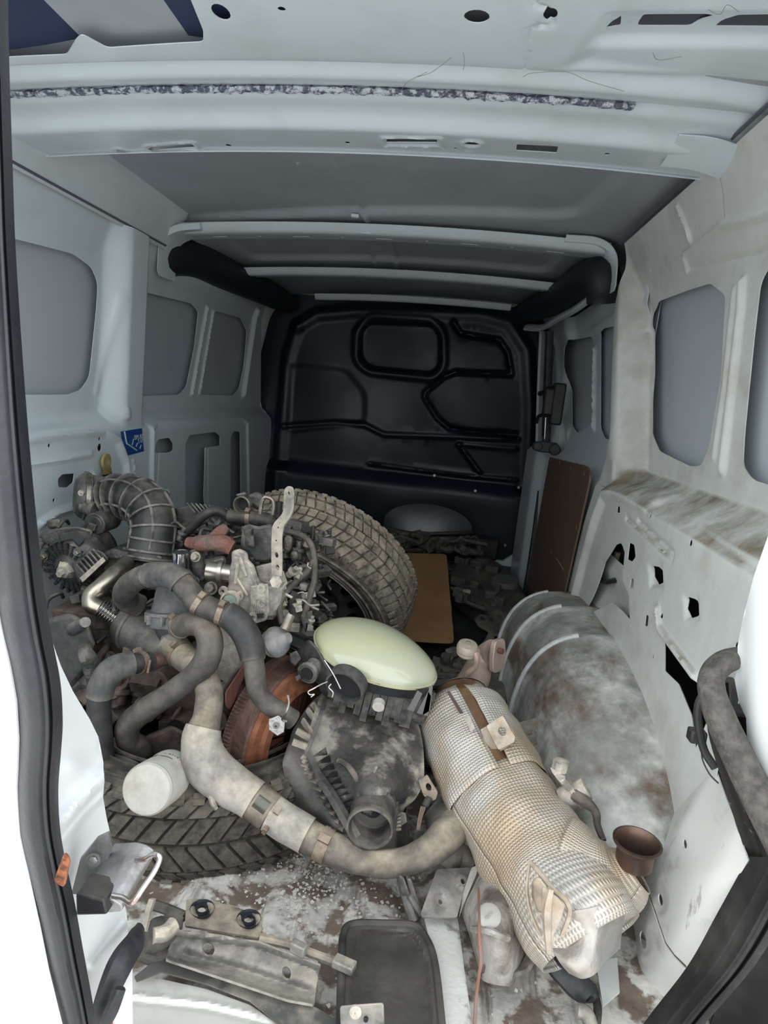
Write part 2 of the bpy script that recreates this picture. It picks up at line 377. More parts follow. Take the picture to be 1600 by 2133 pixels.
# its foot: pale sill piece and dark foot block
mm = M(); mm.prism([(0.16,0),(0.50,0.0),(0.50,0.13),(0.40,0.05),(0.16,0.06)], 0, 0.03, axes((0,3.60,0),(1,0,0),(0,0,1)))
mm.build('foot_flange', WHITE, bh, bevel=0.003)
mm = M(); mm.box((0.05,3.5,0.06),(0.36,3.62,0.17)); mm.build('foot_block', BLACK, bh, bevel=0.01)
for u, v in ((640,1010),(905,990),(990,1022),(1080,1015),(1052,1135)):
    p = W(u, v, y=YB-0.05); mm = M(); mm.lathe([(0.0003,-0.012),(0.007,-0.012),(0.009,-0.006),(0.009,0)], axes(p,(1,0,0),(0,0,1)) @ Matrix.Rotation(math.pi,4,'X'), 12); mm.build('rivet', mat('steel_dull',(0.35,0.35,0.36),0.4,0.8), bh)
# outer dark box so that no light leaks in
def slab(name, lo, hi, lab, m=None):
    q = M(); q.box(lo, hi); return struct(q.build(name, m or mat('outer_white', (0.6,0.62,0.62), 0.4), smooth=False), lab)
slab('trim_2', (-1.16,3.78,-0.10),(0.68,3.84,1.50), 'added slab behind the bulkhead to keep light out')
slab('trim_3', (-1.30,0.62,1.50),(0.80,3.84,1.54), 'added slab above the roof bows to keep light out')
# ---- left and right wall, lower panels with holes
def wall_x(z, s):                                # inward offset of the wall as height changes; s=+1 right
    lean = 0.42*np.clip(z-1.17, 0, 1); shelf = 0.085*sstep((0.735-z)/0.075)
    return lean + shelf
# RIGHT WALL rear section (aft of the C pillar)
def base_r(a, b):
    x = 0.54 - wall_x(b, 1)
    pil = sstep((a-(1.82+0.50*(b-0.80)))/0.07)                   # C pillar stands proud
    x = np.minimum(x, x*(1-pil) + np.minimum(x, 0.462)*pil)
    return x
edge = YZ([(1292,560),(1278,640),(1272,760),(1268,900),(1258,960),(1240,1020),(1215,1100),(1188,1210),(1165,1315)], 0.457)
outl = [(0.80,0.60),(0.95,0.46),(0.95,0.10)] + [(2.12,0.10)] + edge[::-1] + [(edge[0][0]+0.01,1.36),(0.80,1.36)]
W1 = rp(YZ([(1360,655),(1375,628),(1440,603),(1480,590),(1512,615),(1503,780),(1478,930),(1462,970),(1440,972),(1375,940),(1360,905)], 0.54), 0.018)
W2 = rp(YZ([(1600,560),(1585,590),(1572,700),(1552,900),(1548,970),(1570,1000),(1900,1100),(1900,450)], 0.54), 0.02)
H = []
def hp(u, v, r, ry=None, x=XR, n=12):
    p = W(u, v, x=x); return circ(p.y, p.z, r, n, ry)
BIG = [rp(YZ(q, XR), 0.006) for q in (
      [(1357,1178),(1370,1180),(1379,1195),(1377,1212),(1368,1218),(1357,1200)],
      [(1430,1242),(1445,1247),(1454,1262),(1450,1283),(1437,1288),(1428,1268)],
      [(1312,1130),(1322,1135),(1325,1160),(1318,1170),(1308,1165)],
      [(1532,1340),(1550,1330),(1575,1345),(1575,1385),(1530,1385)])]
SLOT = [rp(YZ(q, XR), 0.004) for q in ([(1315,1205),(1321,1206),(1320,1225),(1312,1226)],[(1346,1280),(1352,1283),(1350,1305),(1344,1303)],
      [(1287,1055),(1292,1055),(1292,1068),(1287,1068)])]
small = [hp(u, v, r) for u, v, r in ((1292,1043,.004),(1355,1075,.005),(1440,1131,.006),(1569,1221,.007),(1380,1283,.005),(1310,1200,.003),(1271,1121,.003),(1361,1368,.004),(1315,1305,.003),(1235,1215,.003),(1327,1312,.003))]
GAP = rp(YZ([(1386,1332),(1402,1352),(1462,1432),(1475,1500),(1450,1560),(1442,1490),(1415,1425),(1386,1397)], XR), 0.004)
ACC = YZ([(1294,1131),(1298,1138),(1302,1150),(1300,1175),(1297,1205),(1311,1240),(1313,1290),(1300,1275),(1278,1255),(1262,1262),(1225,1280),(1224,1268),(1238,1240),(1248,1215),(1256,1190),(1262,1170),(1275,1150),(1284,1135)], XR)
FR = [('line', YZ([(1345,1040),(1300,1022),(1280,1018),(1262,1030),(1243,1080),(1218,1170),(1198,1250),(1180,1310)], XR), -0.016, 0.035),
      ('line', YZ([(1305,1080),(1400,1165),(1402,1152),(1330,1085)], XR), 0.006, 0.010),
      ('line', YZ([(1312,1030),(1440,1105),(1600,1205)], XR), 0.008, 0.014),
      ('line', YZ([(1372,1268),(1376,1310),(1450,1410)], XR), -0.008, 0.014),
      ('line', YZ([(1548,590),(1545,650),(1530,780),(1508,975)], 0.54), -0.010, 0.022),
      ('line', YZ([(1530,605),(1510,800),(1488,950)], 0.54), -0.005, 0.014),
      ('poly', rp(YZ([(1295,680),(1352,680),(1352,880),(1300,880)], 0.462), 0.02), 0.006, 0.012),
      ('line', YZ([(1410,560),(1420,530),(1500,470),(1600,440)], 0.50), -0.008, 0.012),
      ('line', YZ([(1410,560),(1500,535),(1600,505)], 0.50), 0.006, 0.01),
      ('line', YZ([(1415,430),(1414,480),(1410,500)], 0.47), -0.008, 0.010),
      ('line', YZ([(1330,560),(1400,545)], 0.47), 0.004, 0.01)] + [
      ('poly', YZ([(u-14+dx,v-20),(u+12,v-20),(u+14,v+22),(u-10+dx,v+22)], XR), 0.007, 0.02) for u, v, dx in ((1366,1199,0),(1440,1265,0))]
def crs(a, b): return (np.abs(b-0.70) < 0.05) | (np.abs(a-(1.825+0.55*(b-0.8))) < 0.05)
wr = sheet('wall_right', outl, [W1, W2] + BIG + SLOT + small + [GAP, ACC], FR, base_r, lambda a,b,h:(h, a, b), WALLM, res=0.03, fine=0.0055, crease=crs)
struct(wr, 'dirty white inner side panel with punched holes and dusty ledge')
mm = M(); mm.strip([[(0.575-0.35*max(0,z-1.15),y,z) for z in (0.74,0.85,1.0,1.15,1.25,1.33)] for y in np.linspace(0.8,2.2,12)])
mm.build('outer_skin', PANEL, wr, solid=0.002)
mm = M(); mm.box((0.60,0.72,-0.1),(0.62,3.8,1.52)); mm.build('outer_dark_slab', DARK, wr, smooth=False)  # dark slab added outside the right wall so no light leaks in
# wiring in the access opening
mm = M(); mm.tube([W(1300,1145,x=.50),W(1290,1180,x=.51),W(1286,1215,x=.50),W(1283,1260,x=.51),W(1290,1290,x=.52)], 0.006, 8); mm.tube([W(1248,1205,x=.49),W(1262,1212,x=.47),W(1285,1208,x=.48),W(1300,1212,x=.50)], 0.007, 8)
mm.tube([W(1322,1290,x=.5),W(1312,1285,x=.48),W(1305,1300,x=.49)], 0.005, 8); mm.build('wiring', BLACK, wr)
mm = M(); mm.box((-.01,-.01,-.015),(.01,.01,.015), Matrix.Translation(W(1288,1162,x=.505))); mm.box((-.006,-.006,-.01),(.006,.006,.01), Matrix.Translation(W(1285,1216,x=.495))); mm.build('connector', mat('cream_plastic',(0.6,0.52,0.38),0.5), wr, bevel=0.002)
# RIGHT WALL front section (sliding door)
def base_r2(a, b): return 0.535 - wall_x(b, 1)*0.8 - 0.035*sstep((a-3.02)/0.1)
S1 = rp(YZ([(1238,692),(1250,682),(1300,670),(1300,925),(1245,912),(1236,890)], 0.51), 0.02)
S2 = rp(YZ([(1180,725),(1190,708),(1222,700),(1224,880),(1190,900),(1180,885)], 0.51), 0.02)
F2 = [('line', YZ([(1218,728),(1218,885)], 0.51), -0.010, 0.012), ('line', YZ([(1227,725),(1224,893)], 0.51), -0.012, 0.014),
      ('line', YZ([(1160,690),(1168,900)], 0.5), -0.012, 0.05), ('line', YZ([(1175,712),(1260,655),(1330,620)], 0.48), -0.012, 0.03)]
sd = sheet('door_2', [(2.0,0.02),(3.45,0.02),(3.45,1.27),(2.0,1.27)], [S1, S2], F2, base_r2, lambda a,b,h:(h, a, b), WHITE, res=0.05, fine=0.012)
struct(sd, 'white sliding side door seen from inside')
mm = M(); mm.strip([[(0.558,y,z) for z in (0.72,1.0,1.28)] for y in np.linspace(2.0,3.5,6)]); mm.build('outer_skin', PANEL, sd, solid=0.002)
mm = M(); P1 = W(1205,640,y=2.6); mm.tube([W(1098,682,y=3.45),W(1130,682,y=3.2),W(1165,662,y=2.9),W(1205,640,y=2.6),W(1262,595,y=2.3)], 0.022, 10, flat=0.6); mm.build('upper_rail', WHITE, sd)
mm = M(); mm.tube([W(1130,690,y=3.35),W(1127,760,y=3.35),W(1124,840,y=3.35),W(1120,960,y=3.35),W(1110,1130,y=3.3)], 0.022, 8, flat=0.5); mm.build('pillar_flange', mat('grey_paint', (0.30,0.34,0.37), 0.35), sd)
mm = M(); mm.tube([W(1145,690,y=3.15),W(1142,800,y=3.15),W(1136,950,y=3.1),W(1112,1140,y=3.0),W(1096,1240,y=2.95)], 0.018, 10); mm.build('rubber_seal', RUBBER, sd)
mm = M(); mm.tube([W(1137,870,y=3.1),W(1131,960,y=3.1),W(1113,1080,y=3.05)], 0.003, 6); mm.build('chrome_strip', mat('bright_metal',(0.6,0.62,0.64),0.25,0.9), sd)
# latch, check roller
mm = M(); a = W(1163,842,y=2.85)
mm.box((-.028,-.03,-.085),(.02,.03,.085), Matrix.Translation(a)); mm.box((-.06,-.02,-.05),(-.02,.02,.06), Matrix.Translation(a)); mm.build('latch_case', BLACK, sd, bevel=0.008)
mm = M(); mm.tube([W(1160,805,y=2.85),W(1145,808,y=2.9),W(1132,816,y=2.95),W(1125,820,y=2.98)], [0.012,0.010,0.008,0.012], 8); mm.tube([W(1155,867,y=2.85),W(1135,864,y=2.9),W(1122,868,y=2.95),W(1118,880,y=2.98)], 0.008, 8); mm.build('latch_arm', BLACK, sd)
mm = M(); a = W(1144,932,y=2.9); mm.box((-.045,-.02,-.022),(.03,.02,.022), Matrix.Translation(a)); mm.cyl(a+Vector((-.05,-.025,0)), a+Vector((-.05,.025,0)), 0.02); mm.cyl(a+Vector((.02,-.03,-.005)), a+Vector((.02,.03,-.005)), 0.024); mm.build('roller_carriage', BLACK, sd, bevel=0.004)
# LEFT WALL
def base_l(a, b):
    x = -1.0 + wall_x(b, -1)*0.7
    q = sstep((a-1.88)/0.08)*sstep((2.09-a)/0.03)
    return np.maximum(x, x*(1-q) + np.maximum(x, -0.945)*q)
L1 = rp(YZ([(-80,470),(40,500),(150,528),(190,556),(204,590),(200,650),(186,785),(168,812),(140,822),(-80,822)], -1.0), 0.02)
L2 = rp(YZ([(296,607),(398,632),(413,650),(405,720),(388,805),(372,822),(275,826)], -1.0), 0.02)
L3 = rp(YZ([(448,648),(500,662),(514,690),(508,760),(498,808),(484,824),(418,822)], -1.0), 0.02)
G1 = rp(YZ([(322,930),(330,915),(352,912),(361,925),(360,938),(350,943),(322,943)], -0.94), 0.01)
G2 = rp(YZ([(386,925),(395,906),(448,900),(458,908),(458,928),(428,932),(424,1035),(428,1060),(386,1060)], -0.94), 0.01)
G3 = rp(YZ([(480,910),(488,898),(500,900),(502,1060),(480,1060)], -0.94), 0.01)
G4 = rp(YZ([(120,998),(130,988),(155,986),(152,1005),(140,1015),(122,1015)], -0.94), 0.006)
def hl(u, v, r): p = W(u, v, x=-0.94); return circ(p.y, p.z, r, 10)
FL = [('line', YZ([(0,918),(150,898),(215,896),(240,915),(258,960),(265,1060)], -0.945), 0.014, 0.022),
      ('line', YZ([(0,975),(90,962),(185,945)], -0.945), 0.007, 0.012),
      ('line', YZ([(312,1050),(314,890),(330,878),(505,870),(512,880),(516,1060)], -0.945), 0.010, 0.02),
      ('line', YZ([(80,1090),(110,1070),(150,1055),(170,1000),(190,990)], -0.945), 0.012, 0.016),
      ('line', YZ([(430,640),(398,820)], -1.0), 0.010, 0.014), ('line', YZ([(443,648),(414,820)], -1.0), 0.008, 0.010),
      ('poly', rp(YZ([(247,855),(275,850),(278,872),(250,880)], -0.935), 0.008), 0.006, 0.010),
      ('line', YZ([(272,620),(245,820)], -0.935), 0.005, 0.02),
      ('line', YZ([(530,650),(505,820)], -1.0), 0.02, 0.03), ('line', YZ([(280,960),(283,1000),(280,1010)], -0.935), 0.006, 0.008)]
def crl(a, b): return (np.abs(b-0.70) < 0.05) | (np.abs(a-1.92) < 0.05) | (np.abs(a-2.07) < 0.03)
wl = sheet('wall_left', [(0.74,0.02),(3.66,0.02),(3.66,0.6),(3.50,1.24),(3.0,1.25),(0.74,1.25)], [L1,L2,L3,G1,G2,G3,G4]+[hl(*q) for q in ((102,928,.005),(207,914,.005),(207,932,.011),(317,905,.004),(372,894,.004),(425,890,.003),(112,1042,.005),(470,886,.003))], FL,
           base_l, lambda a,b,h:(h, a, b), WHITE, res=0.04, fine=0.007, crease=crl)
struct(wl, 'white inner side panel with window pressings and stiffening openings')
mm = M(); mm.strip([[(-1.035+0.2*max(0,z-1.15),y,z) for z in (0.72,0.9,1.1,1.3)] for y in np.linspace(0.8,3.6,12)]); mm.build('outer_skin', PANEL, wl, solid=0.002)
mm = M(); mm.strip([[(-0.995,y,z) for z in (0.02,0.3,0.55,0.7)] for y in np.linspace(0.8,3.6,12)]); mm.build('lower_outer_skin', PANEL, wl, solid=0.002)
mm = M(); mm.box((-1.14,0.72,-0.1),(-1.12,3.8,1.52)); mm.build('outer_dark_slab', DARK, wl, smooth=False)  # same added dark slab on the left, shuts out stray light
mm = M()
for q in ([(328,943),(366,943),(372,1060),(322,1060)],[(430,933),(466,930),(470,1060),(430,1060)]):
    w_ = [W(u, v, x=-0.945) for u, v in q]; mm.add([p+Vector((0.006,0,0)) for p in w_]+[p+Vector((-.01,0,0)) for p in w_], [(0,1,2,3),(4,5,6,7),(0,1,5,4),(1,2,6,5),(2,3,7,6),(3,0,4,7)])
mm.build('foam_pad', WHITE, wl, bevel=0.003)
# roof edge of left wall front: returned flange
mm = M(); mm.tube([W(345,565,y=2.3),W(440,590,y=2.7),W(520,615,y=3.1),W(592,638,y=3.5)], 0.02, 8, flat=0.5); mm.build('cant_rail', WHITE, wl)
# ---- black corner ducts under the roof
for s_, pts, rad, lab in ((-1, [W(300,560,y=2.28),W(330,535,y=2.3),W(400,540,y=2.5),W(470,570,y=2.8),W(560,612,y=3.3),W(600,632,y=3.6)], [0.055,0.07,0.065,0.065,0.06,0.05], 'left'),
                          (1, [W(1252,632,y=2.3),W(1252,575,y=2.3),W(1215,585,y=2.55),W(1170,618,y=2.9),W(1120,640,y=3.3),W(1085,655,y=3.6)], [0.045,0.06,0.065,0.065,0.06,0.05], 'right')):
    mm = M(); mm.tube(pts, rad, 14, 6)
    struct(mm.build('trim_4' if s_ < 0 else 'trim_5', mat('black_foam_trim',(0.010,0.013,0.018),0.6), bevel=0), 'black moulded trim along the '+lab+' roof edge')
# ---- CEILING
def tilt(x): return 0.045*(x+0.27) - 0.03*((x+0.27)/0.72)**2
def prof(y, ks):
    ys = np.array([k[0] for k in ks]); zs = np.array([k[1] for k in ks]); return np.interp(y, ys, zs)
def smooth_prof(y, ks, w=0.008):
    return sum(prof(y+d, ks) for d in (-w,-w/2,0,w/2,w))/5
# roof skin
RP = rp(XY([(-260,200),(340,432),(1190,468),(1520,200)], 1.385), 0.09)
RF = [('poly', RP, 0.022, 0.035), ('line', XY([(596,300),(705,445)], 1.41), -0.006, 0.006), ('line', XY([(680,300),(768,447)], 1.41), -0.010, 0.014),
      ('poly', rp([(-0.86,2.45),(0.33,2.45),(0.33,2.84),(-0.86,2.84)], 0.08), 0.02, 0.035), ('line', [(-0.36,2.4),(-0.36,3.0)], -0.01, 0.012), ('line', [(-0.27,2.4),(-0.27,3.0)], -0.01, 0.012),
      ('line', [(-1.0,1.2),(-0.955,2.2),(-0.95,3.5)], -0.012, 0.02)]
ce = sheet('ceiling', [(-1.10,0.70),(0.60,0.70),(0.60,3.70),(-1.10,3.70)], [], RF, lambda a,b: 1.392+tilt(a), lambda a,b,h:(a,b,h), GREYROOF, res=0.06, fine=0.012)
struct(ce, 'grey underside of the pressed steel roof skin')
RMK = [(0.66,1.362),(1.165,1.366),(1.195,1.388),(1.225,1.372),(1.235,1.371),(1.27,1.376),(1.288,1.394),(1.305,1.380),(1.315,1.375),(1.345,1.371),(1.362,1.366),(1.388,1.350),(1.397,1.349),(1.525,1.356)]
def hx(q, z=1.365, r=0.006): return rp(XY(q, z), r)
def oval(u, v, du, dv, z=1.365):
    p = W(u, v, z=z); q = W(u+du, v, z=z); r_ = W(u, v+dv, z=z); return circ(p.x, p.y, (q-p).length, 14, (r_-p).length)
zb = 1.352
RH = [hx([(-60,-60),(40,-60),(110,-60),(380,-60),(424,50),(424,74),(225,70),(172,37),(160,45),(140,75),(-60,62)], 1.365, 0.008),
      oval(461,15,17,16), oval(587,16,8,5), oval(992,46,27,14), oval(1145,43,15,13),
      hx([(1254,104),(1290,62),(1285,103)]), hx([(1320,103),(1335,60),(1470,58),(1484,64),(1430,102)]), hx([(1480,102),(1530,60),(1640,55),(1640,100)]),
      oval(76,284,5,3,zb), hx([(98,275),(165,277),(186,294),(130,293)],zb,0.003), oval(257,281,10,5,zb), oval(292,295,5,2.5,zb), hx([(308,278),(400,279),(410,287),(318,286)],zb,0.002),
      oval(477,289,5,3,zb), oval(724,298,5,3,zb), hx([(805,291),(910,296),(910,303),(805,300)],zb,0.002), oval(948,318,4,2,zb), oval(982,305,15,5,zb),
      hx([(1076,308),(1162,312),(1158,328),(1074,323)],zb,0.004), oval(1264,328,6,2.5,zb), oval(1412,343,6,3,zb), oval(1522,343,28,9,zb), oval(1490,329,7,2.5,zb), oval(1577,344,4,3,zb)]
RHF = [('line', hx([(303,272),(405,273),(418,293),(318,292)],zb,0.004)+hx([(303,272),(405,273),(418,293),(318,292)],zb,0.004)[:1], -0.004, 0.008),
       ('line', hx([(797,286),(918,291),(918,311),(797,307)],zb,0.004)+hx([(797,286),(918,291),(918,311),(797,307)],zb,0.004)[:1], -0.004, 0.008),
       ('line', oval(982,306,20,8,zb)+oval(982,306,20,8,zb)[:1], -0.004, 0.008), ('line', oval(257,282,16,8,zb)+oval(257,282,16,8,zb)[:1], -0.004, 0.008),
       ('poly', hx([(1265,48),(1700,40),(1700,120),(1250,125),(1225,112)],1.365,0.01), 0.010, 0.025),
       ('poly', hx([(1185,160),(1260,80),(1700,70),(1700,260),(1400,190)],1.365,0.02), 0.012, 0.05),
       ('line', XY([(1112,-20),(1116,20),(1140,28),(1150,60),(1106,66),(1090,160)], 1.368), 0.004, 0.005)]
rh = sheet('rear_header', [(-1.02,0.66),(0.60,0.66),(0.60,1.36),(0.52,1.52),(-1.02,1.52)], RH, RHF, lambda a,b: smooth_prof(b, RMK, 0.005)+tilt(a), lambda a,b,h:(a,b,h), WHITE, ce, res=0.03, fine=0.0055,
           crease=lambda a,b: (b > 1.155) & (b < 1.42), label='white header and first roof bow with punched holes')
# front return of bow 1 (far side) and caulking bead
mm = M(); mm.strip([[(x, 1.52, 1.350+tilt(x)), (x, 1.524, 1.356+tilt(x)), (x,1.528,1.39+tilt(x)), (x,1.55,1.393+tilt(x))] for x in np.linspace(-1.0,0.52,30)]); mm.build('bow_flange', WHITE, ce, solid=0.0015)
mm = M(); random.seed(3)
mm.tube([(x, 1.287+random.uniform(-.001,.001), 1.376+tilt(x)) for x in np.linspace(-1.0,0.26,130)], 0.0065, 6, 1, smooth=False); mm.build('sealant_bead', mat('frosty_sealant',(0.55,0.60,0.66),0.8,col2=(0.10,0.12,0.17),scale=90,thr=(0.45,0.55),bump=1.0,bscale=200), ce, jit=0.004, jscale=90, label='rough greyish sealant bead')
# dark navy sheet above the big opening, seen through it
mm = M(); mm.strip([[(x, y, 1.388+tilt(x)-0.01*math.sin(x*14)) for y in (0.7,0.85,1.0,1.14)] for x in np.linspace(-1.0,-0.35,12)]); mm.build('opening_backing', mat('navy_backing',(0.03,0.045,0.10),0.5), ce)
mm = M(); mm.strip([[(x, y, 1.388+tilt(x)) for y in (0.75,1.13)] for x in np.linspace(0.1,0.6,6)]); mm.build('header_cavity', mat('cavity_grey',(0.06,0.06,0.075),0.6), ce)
def bow(name, y0, x0, x1, z0, wd_, holes=True, lab=None):
    ks = [(y0,z0+0.028),(y0+0.012,z0+0.008),(y0+0.028,z0),(y0+wd_*0.45,z0),(y0+wd_*0.5,z0+0.006),(y0+wd_,z0+0.010)]
    hs = []
    if holes:
        for k, x in enumerate(np.linspace(x0+0.15, x1-0.15, 9)):
            yy = y0+wd_*0.72
            hs.append(circ(x, yy, 0.006, 10) if k % 2 else rr(x-0.028, yy-0.007, x+0.028, yy+0.007, 0.003))
    o = sheet(name, [(x0,y0),(x1,y0),(x1,y0+wd_),(x0,y0+wd_)], hs, [], lambda a,b: smooth_prof(b, ks, 0.004)+tilt(a)*0.9, lambda a,b,h:(a,b,h), WHITE, ce, res=0.03, fine=0.01, crease=lambda a,b: b < y0+wd_*0.6, solid=0.002, label=lab)
    return o
bow('roof_bow', 2.20, -0.97, 0.44, 1.350, 0.15)
bow('roof_bow', 2.86, -0.93, 0.38, 1.338, 0.13)
bow('roof_bow', 3.46, -0.72, 0.26, 1.325, 0.10, False)
# C pillar corner gussets at both ends of the second bow
for sx, pts in ((1, [(0.30,2.19,1.372),(0.40,2.19,1.37),(0.455,2.19,1.33),(0.468,2.19,1.24)]), (-1, [(-0.84,2.19,1.315),(-0.92,2.19,1.30),(-0.965,2.19,1.26),(-0.97,2.19,1.16)])):
    mm = M(); P_ = catmull(pts, 5); mm.strip([[p+Vector((0,-0.01,0.015)), p+Vector((0,0.005,0)), p+Vector((0,0.06,0.0)), p+Vector((0,0.13,0.004))] for p in P_]); mm.build('corner_gusset', WHITE, ce, solid=0.003)
# small centre clip on the roof swage
mm = M(); mm.box((-.012,-.008,-.006),(.012,.008,.004), Matrix.Translation(W(740,449,z=1.385))); mm.build('clip', WHITE, ce, bevel=0.002)
mm = M(); mm.box((-.04,-.03,-.012),(.04,.03,.004), Matrix.Translation(W(750,482,z=1.36))); mm.build('centre_bracket', WHITE, ce, bevel=0.006)
# bow 1 right-hand corner gusset running down into the rear pillar
G = [W(1375,345,z=1.35),W(1440,352,z=1.345),W(1500,372,y=1.44),W(1545,400,y=1.40),W(1600,420,y=1.36),W(1660,460,y=1.32)]
mm = M(); mm.strip([[p+Vector((-.0,-.10,.02)), p+Vector((0,-.05,.006)), p, p+Vector((.02,.01,.03))] for p in catmull(G,4)]); mm.build('corner_gusset', WHITE, ce, solid=0.003)
# ---- right wheel arch, wheelhouse panel
ARCHM = mat('dusty_wheelhouse_paint', (0.30,0.295,0.27), 0.5, col2=(0.60,0.60,0.56), scale=6, thr=(0.46,0.60), streak=((0.17,0.12,0.085),(7,3,10),0.47,0.60), bump=0.15, bscale=70, detail=12, grime=0.4)
AY0, AY1, AC = 1.02, 2.36, 1.66
def arch_pt(t, s):                               # t along y 0..1, s across 0 floor edge -> 1 wall
    y = AY0+(AY1-AY0)*t
    env = max(0.0, 1-abs((y-AC)/0.70)**2.6)**0.42
    h_ = 0.335*env+0.012; 
    rb = 0.0
    for yc in (1.56,1.80,2.03): rb += 0.006*math.exp(-((y-yc)/0.02)**2)
    xin = 0.245+0.05*(1-env)
    a = s*math.pi/2*1.0
    px = 0.50-(0.50-xin)*(1-(1-math.cos(a))**1.0 if False else abs(math.cos(a))**0.62)
    pz = (h_)*abs(math.sin(a))**0.62
    n = Vector((-math.cos(a),0,math.sin(a)))
    return Vector((px,y,pz))+n*rb
mm = M(); mm.strip([[arch_pt(t, s) for s in np.linspace(0,1,22)] for t in np.linspace(0,1,120)])
wa = struct(mm.build('trim_6', ARCHM, jit=0.004, jscale=6), 'domed wheel arch, dusty grey paint rubbed through to white with three ribs')
for yc in (1.56,1.80,2.03):
    mm = M(); t = (yc-AY0)/(AY1-AY0); mm.tube([arch_pt(t, s)+Vector((-.001,0,.001)) for s in np.linspace(0.03,0.80,24)], 0.0065, 8, 1, smooth=False); mm.build('pressed_rib', mat('pale_rib_paint',(0.56,0.58,0.57),0.4,grime=0.4), wa)
# outer wheelhouse panel behind it
mm = M()
rows = []
for i, y in enumerate(np.linspace(0.9,2.25,40)):
    rows.append([(0.478+0.012*math.sin(z*18)-0.012*math.exp(-((z-(0.46-0.9*(y-1.75)**2))/0.018)**2), y, z) for z in np.linspace(0,0.50-1.0*max(0,abs(y-1.7)-0.15)**1.3 if y<1.7 else 0.50,14)])
mm.strip(rows); mm.build('wheelhouse_panel', WHITE_D, wr, solid=0.002)

mm = M(); mm.strip([[(-0.962,y,1.243),(-0.955,y,1.262),(-0.945,y,1.29),(-0.93,y,1.318),(-0.915,y,1.328),(-0.90,y,1.345),(-0.89,y,1.375)] for y in np.linspace(0.74,2.22,30)]); mm.build('cant_panel', WHITE, ce, solid=0.002)
mm = M(); mm.tube([(-0.958,0.76,1.252),(-0.958,1.5,1.252),(-0.955,2.2,1.255)], 0.0035, 6); mm.build('seam_sealant', mat('dark_seam',(0.10,0.11,0.13),0.7), ce)
mm = M(); mm.tube([(0.455,0.9,1.372),(0.455,1.6,1.372),(0.455,2.15,1.368)], 0.004, 6); mm.build('seam_sealant', MATS['dark_seam'], ce)
random.seed(77)
for pts in ([(1090,160),(1110,152),(1180,150),(1225,168),(1300,190)],[(965,110),(968,130),(965,145)],[(890,150),(850,170),(835,190)],[(940,120),(900,150),(870,160)],[(1475,20),(1500,30),(1515,10),(1540,25)],[(1360,110),(1372,125),(1420,118)],[(1500,370),(1506,400),(1510,455)]):
    mm = M(); mm.tube([W(u,v,z=1.352) if v < 200 else W(u,v,x=.47) for u,v in pts], 0.0004, 5, 4); mm.build('dust_thread', mat('dusty_cobweb',(0.22,0.22,0.21),0.9), ce)
# ================================================================ REAR PILLAR (right) AND REAR DOOR (left)
# right rear pillar cover : folded white sheet, two pieces meeting at a joint line
def quadsheet(name, rows, m, parent, solid=0.002, label=None, n=6, kind=None, **kw):
    out = []
    R_ = [catmull(r_, n) for r_ in rows]
    k = len(R_[0]); cols = [catmull([r_[j] for r_ in R_], n) if len(R_) > 2 else [r_[j] for r_ in R_] for j in range(k)]
    q = M(); q.strip(cols); return q.build(name, m, parent, solid=solid, label=label, kind=kind, **kw)
def psheet(name, outline, holes, feats, depth, m, parent, res=30, fine=8, solid=0.002, label=None, kind=None):
    return sheet(name, outline, holes, feats, depth, lambda a,b,h: W(a,b,y=h), m, parent, res=res, fine=fine, solid=solid, label=label, kind=kind)
def along(pts, v):                               # x of a polyline given by v
    vs = [p[1] for p in pts]; us = [p[0] for p in pts]; return np.interp(v, vs, us)
LS = [(1475,1560),(1440,1630),(1395,1710),(1345,1820),(1318,1930),(1300,2030),(1285,2160),(1275,2300)]
FOLD = [(1700,1560),(1560,1700),(1520,1750),(1440,1900),(1392,1980),(1345,2060),(1290,2200),(1250,2300)]
def dpil(a, b):
    l = along(LS, b); s = np.clip((a-l)/170.0, -0.3, 1.6)
    f = along(FOLD, b); k = np.log1p(np.exp(np.clip((a-f)/9.0,-20,20)))*9.0/50.0
    return 1.0-0.17*s + 0.18*np.clip(0.18-s, 0, 1)**1.2*3 + 0.022*k
JT = [(1338,1828),(1352,1862),(1386,1962),(1405,1990),(1432,2017)]
upc = [(1478,1562),(1560,1792),(1434,2014),(1406,1987),(1388,1962),(1354,1862),(1340,1826),(1352,1795),(1395,1705),(1440,1625)]
loc_ = [(1337,1831),(1351,1864),(1385,1965),(1404,1992),(1431,2020),(1395,2070),(1348,2140),(1300,2230),(1255,2230),(1283,2133),(1300,2030),(1317,1930)]
PILM = mat('scuffed_white_paint', (0.70,0.70,0.665), 0.4, col2=(0.40,0.38,0.34), scale=14, thr=(0.58,0.78), streak=((0.33,0.31,0.28),(40,40,9),0.63,0.72), bump=0.05)
rp_root = empty('trim_7', 'rear body pillar', 'pillar', W(1380,1900,y=0.9)); del rp_root['category']; rp_root['kind'] = 'structure'; rp_root['label'] = 'folded white cover of the right rear pillar with slotted holes'
def ohole(u, v, a, b, tlt=0.15, n=14): return [(u+a*math.cos(2*math.pi*k/n)+tlt*b*math.sin(2*math.pi*k/n), v+b*math.sin(2*math.pi*k/n)) for k in range(n)]
psheet('upper_cover', upc, [ohole(1428,1758,4,10), ohole(1377,1874,4.5,13), ohole(1441,1612,3,7,-0.3)], [('poly', ohole(1372,1868,17,36), 0.006, 14), ], dpil, PILM, rp_root, res=12, fine=5)
psheet('lower_cover', loc_, [ohole(1341,1958,6.5,19)], [('poly', ohole(1338,1955,17,34), 0.006, 14)], lambda a,b: dpil(a,b)+0.004, PILM, rp_root, res=12, fine=5)
